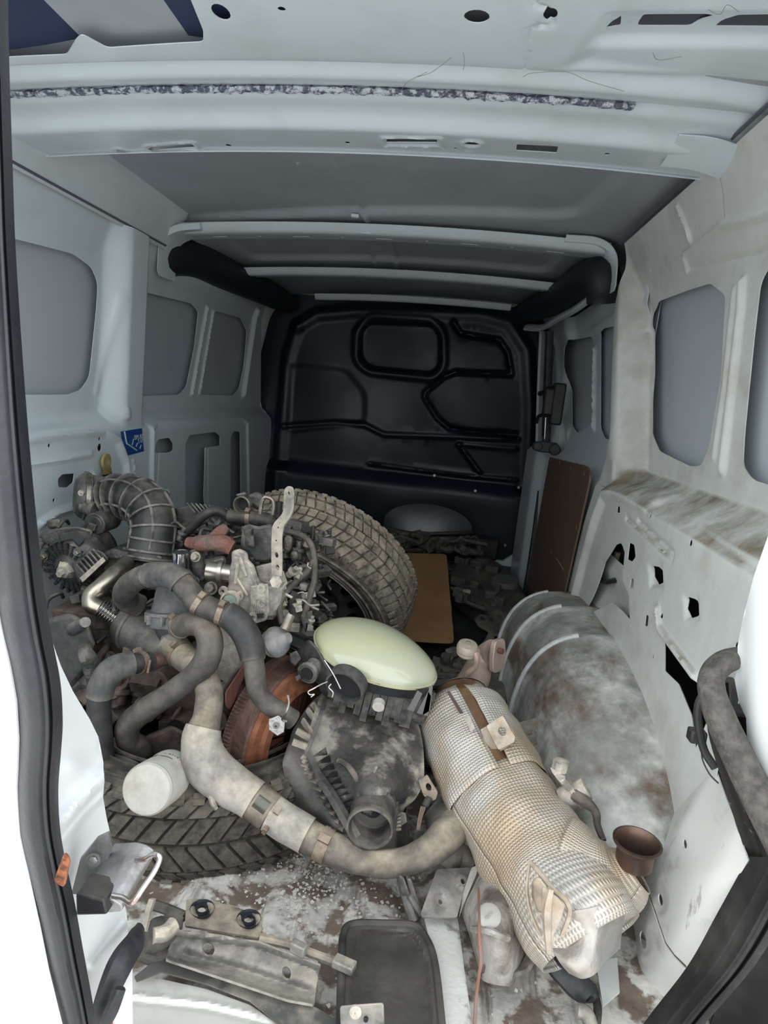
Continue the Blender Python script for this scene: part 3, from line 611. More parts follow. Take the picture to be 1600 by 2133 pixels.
# black rubber band outside the cover, with ribs
BR = [(1562,1790),(1434,2018),(1390,2080),(1335,2160),(1270,2260)]
BAND = mat('dusty_black_rubber', (0.018,0.017,0.017), 0.6, col2=(0.055,0.052,0.048), scale=12, thr=(0.45,0.7), bump=0.15, bscale=90)
def band(name, left, right, y0, y1, m, parent, ribs=(), bulge=0.0, n=5, **kw):
    L_ = catmull([Vector((p[0],p[1],0)) for p in left], n); R_ = catmull([Vector((p[0],p[1],0)) for p in right], n); rows = []
    for a, b in zip(L_, R_):
        row = []
        for k in range(17):
            t = k/16; y = y0+(y1-y0)*t - bulge*math.sin(math.pi*t)
            for c, w_, d in ribs: y += d*math.exp(-((t-c)/w_)**2)
            row.append(W(a.x+(b.x-a.x)*t, a.y+(b.y-a.y)*t, y=y))
        rows.append(row)
    q = M(); q.strip(rows); return q.build(name, m, parent, solid=0.003, **kw)
band('rubber_band', [(1562,1785),(1498,1900),(1434,2014),(1345,2130),(1290,2220)], [(1690,1790),(1640,1900),(1570,2014),(1470,2130),(1400,2230)], 0.83, 0.76, BAND, rp_root, ribs=((0.35,0.05,-0.006),(0.62,0.04,-0.008),(0.82,0.03,0.01)), bulge=0.01)
band('weatherstrip_web', [(1478,1440),(1476,1520),(1510,1640),(1560,1790),(1620,1950)], [(1520,1420),(1530,1520),(1590,1640),(1660,1790),(1760,1950)], 0.84, 0.80, mat('cobwebbed_black',(0.012,0.011,0.010),0.55,col2=(0.22,0.21,0.20),scale=70,thr=(0.60,0.74)), rp_root, ribs=((0.3,0.08,-0.01),(0.7,0.06,0.012)))
mm = M(); mm.tube([W(1575,1362,y=.86),W(1545,1368,y=.84),W(1508,1380,y=.82),W(1485,1405,y=.81),W(1483,1440,y=.80),W(1503,1500,y=.79),W(1540,1580,y=.77),W(1590,1680,y=.75),W(1680,1850,y=.72)], [0.011,0.013,0.0145,0.015,0.016,0.018,0.019,0.02,0.022], 16, 6)
mm.build('weatherstrip', mat('dusty_weatherstrip',(0.045,0.042,0.038),0.75,col2=(0.16,0.145,0.125),scale=60,thr=(0.35,0.75),bump=0.4,bscale=300), rp_root, label='dusty bent black rubber tube seal')
mm = M(); mm.tube([W(1478,1438,y=.86),W(1458,1460,y=.86),W(1454,1500,y=.86),W(1466,1560,y=.86),W(1490,1600,y=.85)], 0.0055, 10); mm.build('thin_seal', BLACK, rp_root)
mm = M(); a = W(1450,1532,y=.9); mm.box((-.010,-.01,-.009),(.012,.01,.009), Matrix.Translation(a)); mm.build('rubber_stop', BLACK, rp_root, bevel=0.003)
mm = M(); mm.tube([W(1463,1552,y=.9),W(1463,1580,y=.885),W(1478,1612,y=.87),W(1497,1632,y=.86)], 0.0012, 6); mm.tube([W(1397,1440,y=1.2),W(1400,1470,y=1.2),W(1415,1495,y=1.2),W(1425,1512,y=1.2)], 0.0013, 6); mm.tube([W(1273,1295,y=1.7),W(1280,1308,y=1.7),W(1292,1318,y=1.7)], 0.0015, 6); mm.build('loose_wire', BLACK, rp_root)
DP = [(1600,1120),(1572,1200),(1549,1290),(1538,1345),(1538,1390),(1531,1415),(1540,1460),(1556,1495),(1558,1535),(1600,1640),(1720,1840),(2300,1840),(2300,150),(1900,150),(1640,1000)]
psheet('outer_pillar', DP, [], [], lambda a,b: 0.80-0.0006*np.clip(a-1540,-50,260)+0.02*np.exp(-((a-1540)/20.0)**2), mat('clean_white_paint',(0.74,0.77,0.77),0.3), rp_root, res=12, fine=5)
mm = M(); a = W(1535,1445,y=.95); mm.box((-.03,-.02,-.03),(.05,.02,.02), Matrix.Translation(a)); mm.build('dark_bracket', BLACK, rp_root, bevel=0.01)
# dark plate that stands for the shade in the gap beyond the pillar
mm = M(); mm.strip([[W(1400,2400,y=.9),W(1520,2000,y=.9),W(1600,1650,y=.92),W(1700,1300,y=.92)],[W(2000,2600,y=.85),W(2000,2100,y=.85),W(2000,1650,y=.85),W(2000,1300,y=.85)]]); mm.build('gap_shade_plate', mat('gap_black',(0.012,0.012,0.012),0.7,col2=(0.03,0.03,0.03),scale=8), rp_root, solid=0.002)
# ---------------- left rear door, ajar
door = empty('door_1', '', 'door', W(60,1500,y=.5)); del door['category']; door['kind'] = 'structure'; door['label'] = 'left rear door standing ajar, white skin with thick black edge seal'
BRt = [(12,-60),(14,100),(22,350),(30,550),(55,900),(85,1200),(105,1330),(122,1420),(127,1500),(124,1560),(118,1640),(121,1720),(132,1790),(152,1880),(168,1970),(190,2090),(215,2240)]
BLt = [(-75,-60),(-70,100),(-60,350),(-52,550),(-35,900),(-8,1200),(2,1300),(18,1380),(32,1460),(37,1540),(33,1640),(40,1740),(58,1830),(80,1930),(98,2020),(120,2110),(150,2240)]
SEALM = mat('door_edge_rubber', (0.020,0.021,0.026), 0.42, col2=(0.042,0.042,0.047), scale=8, thr=(0.4,0.7), bump=0.12, bscale=140, streak=((0.35,0.35,0.36),(55,55,12),0.72,0.78))
band('edge_seal', BLt, BRt, 0.50, 0.53, SEALM, door, ribs=((0.70,0.035,-0.004),(0.76,0.03,0.010)), bulge=0.030, n=7)
OS = [(-8,1250),(2,1300),(20,1380),(34,1460),(39,1540),(35,1640),(42,1740),(60,1830),(82,1930),(100,2020),(122,2110),(160,2260),(-400,2260),(-400,1250)]
psheet('outer_skin', OS, [], [('line', [(-120,1300),(-20,1600),(20,1850),(80,2200)], 0.01, 60)], lambda a,b: 0.495-0.0001*a, mat('bright_white_paint',(0.78,0.80,0.80),0.3), door, res=40, fine=14)
FLp = [(105,1330),(112,1352),(125,1388),(150,1440),(185,1498),(203,1535),(214,1590),(216,1625),(213,1660),(220,1700),(229,1740),(245,1830),(262,1900),(270,2000),(275,2200),(205,2200),(165,1970),(130,1790),(112,1640),(118,1500)]
def dfl(a, b):
    y = 0.555+0.0011*(a-120)
    y = y - 0.022*np.exp(-((a-140-(1700-b)*0.9)/22.0)**2)*sstep((b-1540)/60)*sstep((1810-b)/60) + 0.010*np.sin(b/45.0)*np.clip((a-120)/90,0,1) - 0.012*np.exp(-(((a-150)/30.)**2+((b-1600)/30.)**2))
    return y
psheet('shut_face', FLp, [], [('line', [(215,1655),(170,1700),(130,1750)], -0.010, 12), ('line', [(262,1920),(230,1960),(190,2010)], -0.008, 12)], dfl, mat('clean_white_paint',(0.74,0.77,0.77),0.3), door, res=9, fine=4, label='dented white inner edge of the door')
mm = M(); mm.prism(rp([(-.006,-.012),(.004,-.016),(.006,.012),(0,.018)], .004), -0.001, 0.001, axes(W(130,1812,y=.492),(1,0,-.1),(0,0,1))); mm.build('rust_patch', mat('rust_scab',(0.32,0.11,0.045),0.9,col2=(0.09,0.04,0.025),scale=90,bump=0.6), door)
# latch striker block with its bent rod
ALU = mat('cast_zinc', (0.36,0.355,0.35), 0.42, 0.75, col2=(0.24,0.235,0.23), scale=25, bump=0.1)
A = W(186,1872,y=.545); B = W(254,1757,y=.60)
ax = (B-A).normalized(); side = (W(270,1872,y=.53)-A); mt = axes(A, side, ax); Lh = (B-A).length   # x: to the right, y: along, z
pf = [(-.014,-.002),(.020,-.002),(.030,.003),(.034,.012),(.028,.020),(.012,.022),(-.014,.020)]
mm = M(); mm.prism([(p[0], p[1]) for p in rp(pf,.004)], 0, Lh, axes(A, side, ax.cross(side)) ); 
sk = mm.build('striker_block', ALU, door, bevel=0.0015, label='grey cast striker block')
mm = M(); pl = [W(150,1858,y=.575),W(168,1788,y=.58),W(203,1745,y=.585),W(228,1733,y=.59),W(236,1762,y=.59),W(196,1862,y=.575)]
n_ = (pl[1]-pl[0]).cross(pl[3]-pl[0]).normalized()*0.003; k = len(pl); mm.add([p-n_ for p in pl]+[p+n_ for p in pl], [tuple(range(k))[::-1], tuple(range(k,2*k))]+[(i,(i+1)%k,(i+1)%k+k,i+k) for i in range(k)]); mm.build('base_plate', ALU, sk)
mm = M(); mm.hexbolt(W(194,1792,y=.575), (0.2,-1,0.2), 0.005, 0.003); mm.build('screw', ALU, sk)
mm = M(); q = [W(157,1862,y=.535),W(216,1875,y=.53),W(223,1906,y=.53),W(158,1908,y=.535)]; dd = Vector((0,0.03,0.0)); mm.add(q+[p+dd for p in q],[(0,1,2,3),(7,6,5,4),(0,4,5,1),(1,5,6,2),(2,6,7,3),(3,7,4,0)]); mm.build('black_pad', BLACK, sk, bevel=0.002)
mm = M(); mm.tube([W(285,1790,y=.575),W(300,1790,y=.565),W(318,1780,y=.56),W(329,1780,y=.555),W(333,1790,y=.553),W(322,1815,y=.545),W(298,1850,y=.535),W(283,1872,y=.53),W(272,1880,y=.53),W(255,1870,y=.535),W(236,1866,y=.54)], 0.0026, 12, 5); mm.build('striker_rod', mat('worn_steel',(0.55,0.52,0.50),0.3,0.9,col2=(0.35,0.18,0.12),scale=40,thr=(0.5,0.7)), sk, label='bent steel rod, rusty at its lower bend')
# ================================================================ SPARE WHEELS
TYRE_D = mat('dusty_tyre_rubber', (0.022,0.021,0.020), 0.8, dust=(0.38,0.345,0.29), dust_amt=1.0, col2=(0.16,0.145,0.12), scale=30, thr=(0.35,0.6), bump=0.15, bscale=150, dscale=14)
TYRE_B = mat('black_tyre_rubber', (0.018,0.018,0.018), 0.7, dust=(0.17,0.155,0.13), dust_amt=0.6, bump=0.2, bscale=150, dscale=18)
RIMM = mat('dull_grey_rim', (0.17,0.168,0.165), 0.5, 0.3, col2=(0.10,0.10,0.10), scale=9, grime=0.4)
def wheel(name, label, c, n, R, w, m, rim=True, N=66, ref=None, tread=0, group=None):
    root = empty(name, label, 'wheel' if rim else 'tyre', c, group)
    mt = frame(c, n, ref)                         # z = axis, 0 = front sidewall plane
    rb = R*0.735
    pr = [(rb,0.012),(rb*1.02,0.0),(rb*1.10,-0.006),(R*0.86,-0.010),(R*0.945,0.0),(R*0.975,0.010),(R*0.992,0.022),(R,w*0.3),(R*1.003,w*0.5),(R,w*0.7),(R*0.992,w-0.022),(R*0.975,w-0.010),(R*0.945,w),(R*0.86,w+0.010),(rb*1.1,w+0.006),(rb,w-0.01)]
    mm = M(); mm.lathe(pr, mt, 96); mm.build('tyre_carcass', m, root)
    # sidewall ridges and tread blocks
    mm = M()
    rowsd = [(0.02,0.20),(0.235,0.40),(0.43,0.57),(0.60,0.765),(0.80,0.98)] if tread == 0 else [(0.0,0.17),(0.20,0.47),(0.53,0.80),(0.83,1.0)]
    h = 0.008
    def pt(a, zz, r): return mt @ Vector((r*math.cos(a), r*math.sin(a), zz))
    for k in range(N):
        for j, (z0, z1) in enumerate(rowsd):
            off = 0.5*(j % 2); a0 = 2*math.pi*(k+off)/N; da = 2*math.pi/N
            sk_ = [0.55,0.45,0.0,-0.45,-0.55][j] if tread == 0 else [1.0,0.9,-0.9,-1.0][j]
            g = 0.80
            edge_ = (j == 0 or j == len(rowsd)-1)
            def rr_(t): return R + h - (0.012*max(0,abs(t-0.5)*2-0.72)/0.28 if True else 0)
            vs = []
            for rr2 in (0, 1):
                for (aa, tt) in ((0, z0),(g, z0),(g, z1),(0, z1)):
                    A_ = a0 + da*(aa + sk_*(tt-z0)/(z1-z0)*1.0); r_ = rr_(tt) if rr2 else R-0.012
                    vs.append(pt(A_, tt*w, r_))
            mm.add(vs, [(0,3,2,1),(4,5,6,7),(0,1,5,4),(1,2,6,5),(2,3,7,6),(3,0,4,7)])
            if edge_:                              # shoulder lug running down the sidewall
                zs = 0 if j == 0 else w; s_ = -1 if j == 0 else 1; vs = []
                for rr2, dz in ((R*0.993, 0.012),(R*0.955,-0.001)):
                    for aa in (0.05, 0.62): vs.append(pt(a0+da*aa, zs-s_*dz*1.0, rr2)); 
                for rr2, dz in ((R*0.993+0.006, 0.006),(R*0.955,-0.005)):
                    for aa in (0.05, 0.62): vs.append(pt(a0+da*aa, zs-s_*dz, rr2))
                mm.add(vs, [(0,1,3,2),(4,6,7,5),(0,4,5,1),(2,3,7,6),(0,2,6,4),(1,5,7,3)])
    mm.build('tread_blocks', m, root, kind='stuff', smooth=False)
    mm = M()
    for rr2 in (0.72, 0.79, 0.90): mm.lathe([(R*rr2-0.002,-0.004),(R*rr2-0.001,-0.0105),(R*rr2+0.001,-0.0105),(R*rr2+0.002,-0.004)], mt, 72)
    mm.build('sidewall_ridges', m, root)
    if rim:
        pr = [(rb+0.006,-0.004),(rb+0.004,-0.009),(rb-0.004,-0.006),(rb-0.008,0.006),(rb-0.012,0.016),(rb-0.022,0.022),(rb-0.028,0.038),(rb-0.034,0.050),(rb*0.80,0.052),(rb*0.74,0.046)]
        mm = M(); mm.lathe(pr, mt, 72); mm.lathe([(rb-0.02,0.05),(rb-0.02,w-0.01),(rb+0.004,w)], mt, 72); rim_ = mm.build('rim', RIMM, root, solid=0.002)
        # disc with ventilation slots
        outl = circ(0,0,rb*0.80,72); hs = []
        for k in range(16):
            a = 2*math.pi*k/16; q = []
            for j in range(12):
                b = 2*math.pi*j/12; x_ = rb*0.665+0.014*math.cos(b); y_ = 0.0165*math.sin(b); q.append((x_*math.cos(a)-y_*math.sin(a), x_*math.sin(a)+y_*math.cos(a)))
            hs.append(q)
        hs.append(circ(0,0,0.03,24))
        for k in range(5): a = 2*math.pi*k/5; hs.append(circ(0.054*math.cos(a),0.054*math.sin(a),0.0075,10))
        def dsc(a, b):
            r_ = np.hypot(a, b); return 0.050 - 0.016*sstep((rb*0.74-r_)/0.03) + 0.050*sstep((rb*0.50-r_)/0.03) - 0.022*sstep((0.045-r_)/0.02)
        def mpf(a, b, h_): p = mt @ Vector((a, b, h_)); o = ORG[root.name]; return p
        sheet('rim_disc', outl, hs, [], dsc, mpf, RIMM, rim_, res=0.02, fine=0.008, solid=0.003, crease=lambda a,b: np.hypot(a,b) < rb*0.78)
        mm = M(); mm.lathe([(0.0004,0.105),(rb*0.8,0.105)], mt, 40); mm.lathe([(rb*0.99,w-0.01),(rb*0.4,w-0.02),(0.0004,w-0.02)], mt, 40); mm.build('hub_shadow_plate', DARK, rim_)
    return root
nrm = Vector((0.22,0.80,0.56)).normalized()
wheel('spare_wheel', 'dusty spare wheel with steel rim leaning behind the engine', W(628,1262,y=1.80), nrm, 0.285, 0.175, TYRE_D)
lt = wheel('tyre', 'black winter tyre lying flat under the engine at bottom left', Vector((-0.425,1.31,0.165)), (0.02,0.05,-1), 0.318, 0.165, TYRE_B, rim=False, N=58, tread=1)
# ================================================================ THE ENGINE
IRON = mat('rusty_cast_iron', (0.034,0.024,0.023), 0.75, 0.2, col2=(0.12,0.055,0.042), scale=7, thr=(0.45,0.7), dust=(0.20,0.17,0.15), dust_amt=0.45, bump=0.6, bscale=80)
ALUM = mat('dusty_cast_aluminium', (0.34,0.33,0.31), 0.6, 0.35, col2=(0.20,0.19,0.175), scale=16, thr=(0.45,0.65), dust=(0.64,0.60,0.53), dust_amt=1.0, bump=0.5, bscale=120)
ALUD = mat('dark_cast_aluminium', (0.085,0.09,0.095), 0.45, 0.6, col2=(0.035,0.037,0.04), scale=14, dust=(0.30,0.28,0.26), dust_amt=0.5, bump=0.4, bscale=120)
PLAS = mat('dusty_black_plastic', (0.009,0.011,0.015), 0.42, dust=(0.26,0.25,0.24), dust_amt=0.45, bump=0.1)
PLASG = mat('grey_dusted_plastic', (0.032,0.036,0.043), 0.45, dust=(0.33,0.32,0.31), dust_amt=0.6, bump=0.15)
HOSE = mat('grey_coolant_hose', (0.035,0.035,0.035), 0.6, col2=(0.07,0.066,0.060), scale=12, dust=(0.22,0.20,0.175), dust_amt=0.75, bump=0.15, bscale=200)
HOSED = mat('dark_coolant_hose', (0.020,0.021,0.024), 0.5, dust=(0.16,0.15,0.14), dust_amt=0.35, bump=0.1)
STEEL = mat('dull_steel', (0.34,0.33,0.30), 0.32, 0.9, col2=(0.20,0.17,0.13), scale=14, dust=(0.28,0.25,0.22), dust_amt=0.4)
CHROME = mat('bright_plated_steel', (0.62,0.63,0.65), 0.18, 1.0)
RUSTO = mat('orange_rusty_steel', (0.34,0.125,0.060), 0.65, 0.35, col2=(0.21,0.072,0.036), scale=10, thr=(0.4,0.7), dust=(0.32,0.17,0.11), dust_amt=0.4, bump=0.25, bscale=110)
RUSTD = mat('dark_rusty_steel', (0.14,0.080,0.062), 0.6, 0.4, col2=(0.25,0.17,0.14), scale=18, thr=(0.45,0.7), bump=0.5, bscale=90)
CLAMP = mat('rusty_hose_clamp', (0.21,0.175,0.145), 0.45, 0.6, col2=(0.17,0.10,0.07), scale=40, dust=(0.38,0.33,0.28), dust_amt=0.6)
eng = empty('engine', 'dirty dismounted diesel engine with rusty block, hoses and white-dusted castings', 'engine', (-0.5,1.4,0.15))
def PP(pts, y, t, gu=0, gv=0, m=None):           # plate whose face follows an outline
    m = m or M(); u0 = sum(p[0] for p in pts)/len(pts); v0 = sum(p[1] for p in pts)/len(pts)
    f = [W(u, v, y=y+gu*(u-u0)/100+gv*(v-v0)/100) for u, v in pts]; d = (f[0]-CAMP).normalized()*t; n = len(f)
    return m.add(f+[p+d for p in f], [tuple(range(n)), tuple(range(2*n-1, n-1, -1))]+[(i,i+n,(i+1)%n+n,(i+1)%n) for i in range(n)])
def C2(u, v, y, d, r, L, m=None, n=20, r2=None, rim=0):
    """cylinder starting at (u,v,y) along d (world)"""
    m = m or M(); p = W(u, v, y=y); d = Vector(d).normalized()
    m.cyl(p, p+d*L, r, r2, n)
    if rim: m.lathe([(r*0.98,-0.001),(r+rim,-0.001),(r+rim,rim*1.6),(r*0.98,rim*1.6)], frame(p, d), n)
    return m
def cam_d(dx=0, dz=0): return Vector((dx, -1, dz)).normalized()
# --- cast iron block and sump area
mm = M()
mm.box((-0.76,1.30,0.16),(-0.33,1.62,0.33)); mm.box((-0.80,1.36,0.20),(-0.70,1.60,0.32)); mm.box((-0.60,1.245,0.19),(-0.38,1.32,0.30)); mm.box((-0.52,1.30,0.30),(-0.36,1.45,0.38))
mm.box((-0.50,1.24,0.12),(-0.34,1.34,0.25))
for x in (-0.72,-0.655,-0.58,-0.51,-0.45): mm.box((x,1.25,0.17),(x+0.014,1.31,0.30+0.03*math.sin(x*40)))
for x0, z in ((-0.70,0.22),(-0.60,0.27),(-0.52,0.19)): mm.box((x0,1.26,z),(x0+0.12,1.31,z+0.012))
mm.build('engine_block', IRON, eng, bevel=0.012, jit=0.016, jscale=11)
mm = M()
for u, v, r_ in ((375,1525,.030),(300,1480,.026),(330,1420,.022),(450,1500,.024)): C2(u, v, 1.20, (0.2,1,0), r_, .05, mm)
mm.build('core_plug', IRON, eng, jit=0.002, jscale=40)
mm = M(); C2(362,1528,1.19,(0.2,1,0.1),.022,.03,mm); mm.build('oil_opening', DARK, eng)
mm = M(); PP([(285,1540),(360,1510),(400,1530),(430,1560),(400,1600),(370,1640),(330,1600),(270,1600)], 1.16, .06, m=mm); mm.build('filter_bracket', IRON, eng, bevel=0.008, jit=0.008, jscale=22)
mm = M(); mm.tube([W(372,1575,y=1.13),W(392,1595,y=1.12),W(402,1625,y=1.12),W(395,1650,y=1.13)], [0.014,0.012,0.012,0.010], 8, flat=0.5); mm.build('rusty_lug', RUSTD, eng, jit=0.003, jscale=60)
mm = M()
mm.box((-0.74,1.42,0.36),(-0.32,1.66,0.44)); mm.box((-0.50,1.33,0.36),(-0.36,1.45,0.42))
mm.build('cylinder_head', ALUD, eng, bevel=0.012, jit=0.014, jscale=14)
# --- black sump / cover at far left
mm = M(); PP([(92,1290),(150,1275),(185,1300),(200,1340),(178,1400),(150,1440),(120,1440),(95,1400)], 1.22, .12, m=mm); mm.build('lower_cover', PLAS, eng, bevel=0.012, sub=0, seg=4)
mm = M(); mm.tube([W(150,1312,y=1.24),W(168,1302,y=1.20),W(178,1296,y=1.17)], [0.016,0.012,0.010], 12); mm.build('cover_nipple', PLASG, eng)
mm = M(); mm.tube([W(130,1450,y=1.25),W(170,1430,y=1.24),W(205,1405,y=1.24),W(235,1370,y=1.25)], [0.020,0.018,0.022,0.018], 10); mm.tube([W(178,1345,y=1.22),W(185,1375,y=1.2),W(200,1420,y=1.22)], [0.012,0.016,0.014], 10); mm.build('bracket_arm', ALUD, eng, jit=0.008, jscale=35)
# --- alternator
mm = M(); ac = W(140,1185,y=1.40); ad = Vector((0.15,1,0.25)).normalized(); fr = frame(ac, ad)
def awob(a, z): return 1+0.06*math.cos(3*a+0.5)
mm.lathe([(0.022,-0.006),(0.03,0.0),(0.058,0.004),(0.070,0.018),(0.074,0.03),(0.074,0.055),(0.070,0.06),(0.068,0.09),(0.06,0.11)], fr, 40, wob=awob)
alt = mm.build('alternator', ALUD, eng, jit=0.002, jscale=30)
mm = M()
for k in range(22):
    a = 2*math.pi*k/22
    for r0, r1 in ((0.036,0.047),(0.051,0.063)):
        q = fr @ Matrix.Rotation(a,4,'Z') @ Matrix.Translation((0,0,0.0)); mm.box((r0,-0.0032,-0.001),(r1,0.0032,0.018), q)
mm.build('vent_slots', DARK, alt, kind='stuff')
mm = M(); mm.lathe([(0.0004,-0.028),(0.008,-0.028),(0.009,-0.018),(0.016,-0.016),(0.022,-0.006),(0.024,0.002)], fr, 6); mm.build('shaft_nut', ALUM, alt)
mm = M()
for a in (0.4, 2.2, 4.0): q = fr @ Vector((0.060*math.cos(a), 0.060*math.sin(a), 0.0)); mm.hexbolt(q, -ad, 0.007, 0.008)
mm.build('housing_bolts', STEEL, alt)
mm = M(); PP([(84,1110),(120,1098),(160,1095),(195,1105),(190,1130),(150,1140),(110,1135),(88,1130)], 1.42, .10, m=mm); PP([(95,1085),(125,1080),(130,1100),(100,1103)], 1.44, .06, m=mm)
PP([(170,1100),(200,1110),(205,1150),(180,1150)], 1.44, .06, m=mm)
mm.build('pulley_bracket', ALUD, eng, bevel=0.006, jit=0.006, jscale=40)
mm = M(); PP([(120,1112),(160,1105),(178,1125),(165,1140),(150,1125),(125,1130)], 1.38, .02, m=mm); mm.build('black_connector', BLACK, eng, bevel=0.003)
# --- ribbed black control box between alternator and pipe
mm = M(); q = [(150,1178),(190,1140),(215,1150),(228,1165),(180,1210),(165,1214)]; PP(q, 1.38, .07, m=mm); box_ = mm.build('control_box', PLAS, eng, bevel=0.004)
mm = M()
for k in range(6): t = k/5; PP([(158+34*t,1176-32*t),(161+34*t,1174-32*t),(180+34*t,1196-32*t),(177+34*t,1198-32*t)], 1.372, .01, m=mm)
mm.build('cooling_fins', PLASG, box_)
mm = M(); PP([(166,1204),(214,1160),(220,1168),(172,1213)], 1.365, .02, m=mm); mm.build('label_plate', ALUM, box_)
# --- throttle canister upper left
mm = M(); p0 = W(158,1032,y=1.52); p1 = W(222,1036,y=1.56); d = (p1-p0)
mm.lathe([(0.0004,-0.004),(0.040,-0.002),(0.050,0.006),(0.056,0.016),(0.057,0.03),(0.053,0.032),(0.050,0.06),(0.046,0.088),(0.05,0.09),(0.05,0.1)], frame(p0, d), 36); mot = mm.build('throttle_canister', PLASG, eng)
mm = M(); mm.lathe([(0.054,0.014),(0.0595,0.016),(0.0595,0.026),(0.054,0.028)], frame(p0, d), 40); mm.build('steel_band', STEEL, mot)
mm = M(); C2(172,1026,1.465,(0,-1,0),.007,.008,mm); mm.build('rivet', ALUM, mot)
mm = M(); mm.tube([W(176,1054,y=1.50),W(200,1062,y=1.49)], 0.018, 12); mm.build('motor_housing', PLASG, mot)
mm = M(); C2(196,1092,1.44,(0.1,1,.05),.026,.07,mm,24); C2(196,1092,1.438,(0.1,1,.05),.019,.01,mm,24); mm.build('breather_cap', PLAS, eng, bevel=0.003)
# --- ribbed plastic intake elbow
el = [W(228,1042,y=1.53),W(252,1034,y=1.52),W(285,1040,y=1.50),W(312,1062,y=1.48),W(322,1095,y=1.46),W(318,1130,y=1.45),W(312,1168,y=1.44)]
mm = M(); mm.tube(el, [0.040,0.046,0.050,0.050,0.050,0.052,0.056], 24, 6); elb = mm.build('intake_elbow', PLAS, eng)
mm = M(); EP = catmull(el, 6)
for i in (2,5,9,13,17,21,25,29,33,35):
    T_ = (EP[i+1]-EP[i-1]).normalized(); rr0 = 0.05 if i < 30 else 0.055
    mm.lathe([(rr0*0.9,-0.0022),(rr0+0.0065,-0.0022),(rr0+0.0065,0.0022),(rr0*0.9,0.0022)], frame(EP[i], T_), 28)
mm.build('stiffening_ribs', PLASG, elb)
mm = M()
for ang_ in (0.2, 1.3, 2.5, 3.6, 4.9):
    a_ = []; u_ = None
    for i, p in enumerate(EP):
        T_ = (EP[min(i+1,len(EP)-1)]-EP[max(i-1,0)]).normalized(); u_ = T_.orthogonal().normalized() if u_ is None else (u_-u_.dot(T_)*T_).normalized()
        a_.append(p + 0.052*(math.cos(ang_)*u_ + math.sin(ang_)*T_.cross(u_)))
    mm.tube(a_[3:], 0.0032, 5, 1, smooth=False)
mm.build('long_ribs', PLASG, elb)
mm = M(); PP([(205,1045),(218,1000),(240,998),(252,1030),(250,1070),(232,1085),(210,1072)], 1.525, .012, m=mm); mm.build('throttle_flange', PLAS, eng, bevel=0.003)
mm = M(); PP([(308,1022),(350,1018),(356,1026),(352,1032),(322,1034)], 1.52, .02, m=mm); PP([(322,1034),(345,1036),(342,1052),(326,1048)], 1.52, .02, m=mm); mm.build('sensor_plug', PLASG, eng, bevel=0.003)
mm = M(); PP([(238,1142),(262,1150),(280,1140),(340,1158),(338,1170),(290,1168),(270,1180),(262,1168),(222,1166),(215,1155)], 1.40, .02, m=mm); mm.build('yoke_clamp', ALUD, eng, bevel=0.006, jit=0.002)
# --- bright EGR pipe with bellows
egr = [W(266,1172,y=1.37),W(240,1195,y=1.33),W(210,1222,y=1.30),W(192,1240,y=1.29),W(192,1258,y=1.28),W(210,1268,y=1.28)]
mm = M(); mm.tube(egr, [0.018,0.018,0.018,0.019,0.019,0.018], 18, 6); ep = mm.build('exhaust_gas_pipe', mat('heat_tinted_steel',(0.42,0.38,0.31),0.30,0.95,col2=(0.22,0.19,0.16),scale=18,thr=(0.42,0.62)), eng)
mm = M(); b0 = W(207,1264,y=1.28); b1 = W(246,1290,y=1.29); L = (b1-b0).length; pr = []
for k in range(8): pr += [(0.0165, L*k/8), (0.0225, L*(k+0.35)/8), (0.0225, L*(k+0.55)/8), (0.0165, L*(k+0.9)/8)]
mm.lathe(pr, frame(b0, b1-b0), 24); mm.build('bellows', CHROME if False else mat('bellows_steel',(0.45,0.44,0.42),0.25,0.95), ep)
mm = M(); mm.tube([b1, W(262,1305,y=1.29), W(285,1310,y=1.29)], [0.02,0.024,0.03], 14); mm.build('pipe_flange', RUSTD, ep, jit=0.004, jscale=40)
# --- EGR cooler barrel
mm = M(); c0 = W(262,1300,y=1.30); c1 = W(366,1352,y=1.26)
mm.lathe([(0.0004,-0.01),(0.034,-0.01),(0.044,0.005),(0.048,0.02),(0.051,0.022),(0.051,0.028),(0.048,0.03),(0.047,0.09),(0.044,0.13),(0.0004,0.14)], frame(c0, c1-c0), 32); mm.build('cooler_barrel', mat('dull_grey_alloy',(0.13,0.13,0.125),0.45,0.6,dust=(0.24,0.22,0.19),dust_amt=0.6), eng)
# --- thermostat housing dome with flange
mm = M(); t0 = W(358,1335,y=1.22); t1 = W(362,1205,y=1.24); d = t1-t0; L = d.length
mm.lathe([(0.020,0),(0.030,L*.12),(0.036,L*.24),(0.047,L*.25),(0.049,L*.31),(0.047,L*.42),(0.051,L*.43),(0.051,L*.48),(0.042,L*.49),(0.037,L*.62),(0.032,L*.85),(0.026,L*.97),(0.0004,L*1.0)], frame(t0, d), 36); th = mm.build('thermostat_housing', mat('blue_grey_plastic',(0.060,0.068,0.080),0.5,col2=(0.10,0.105,0.11),scale=12,dust=(0.26,0.27,0.28),dust_amt=0.5,bump=0.2), eng, jit=0.001)
mm = M()
for k in range(9):
    a = 2*math.pi*k/9; p = frame(t0, d) @ Vector((0.049*math.cos(a), 0.049*math.sin(a), L*.30)); q = frame(t0, d) @ Vector((0.049*math.cos(a), 0.049*math.sin(a), L*.45)); mm.tube([p, q], 0.005, 6)
mm.build('housing_lugs', PLASG, th)
mm = M(); mm.tube([W(355,1330,y=1.21),W(372,1350,y=1.19),W(382,1372,y=1.18)], [0.022,0.024,0.025], 16); mm.build('outlet_neck', PLASG, th)
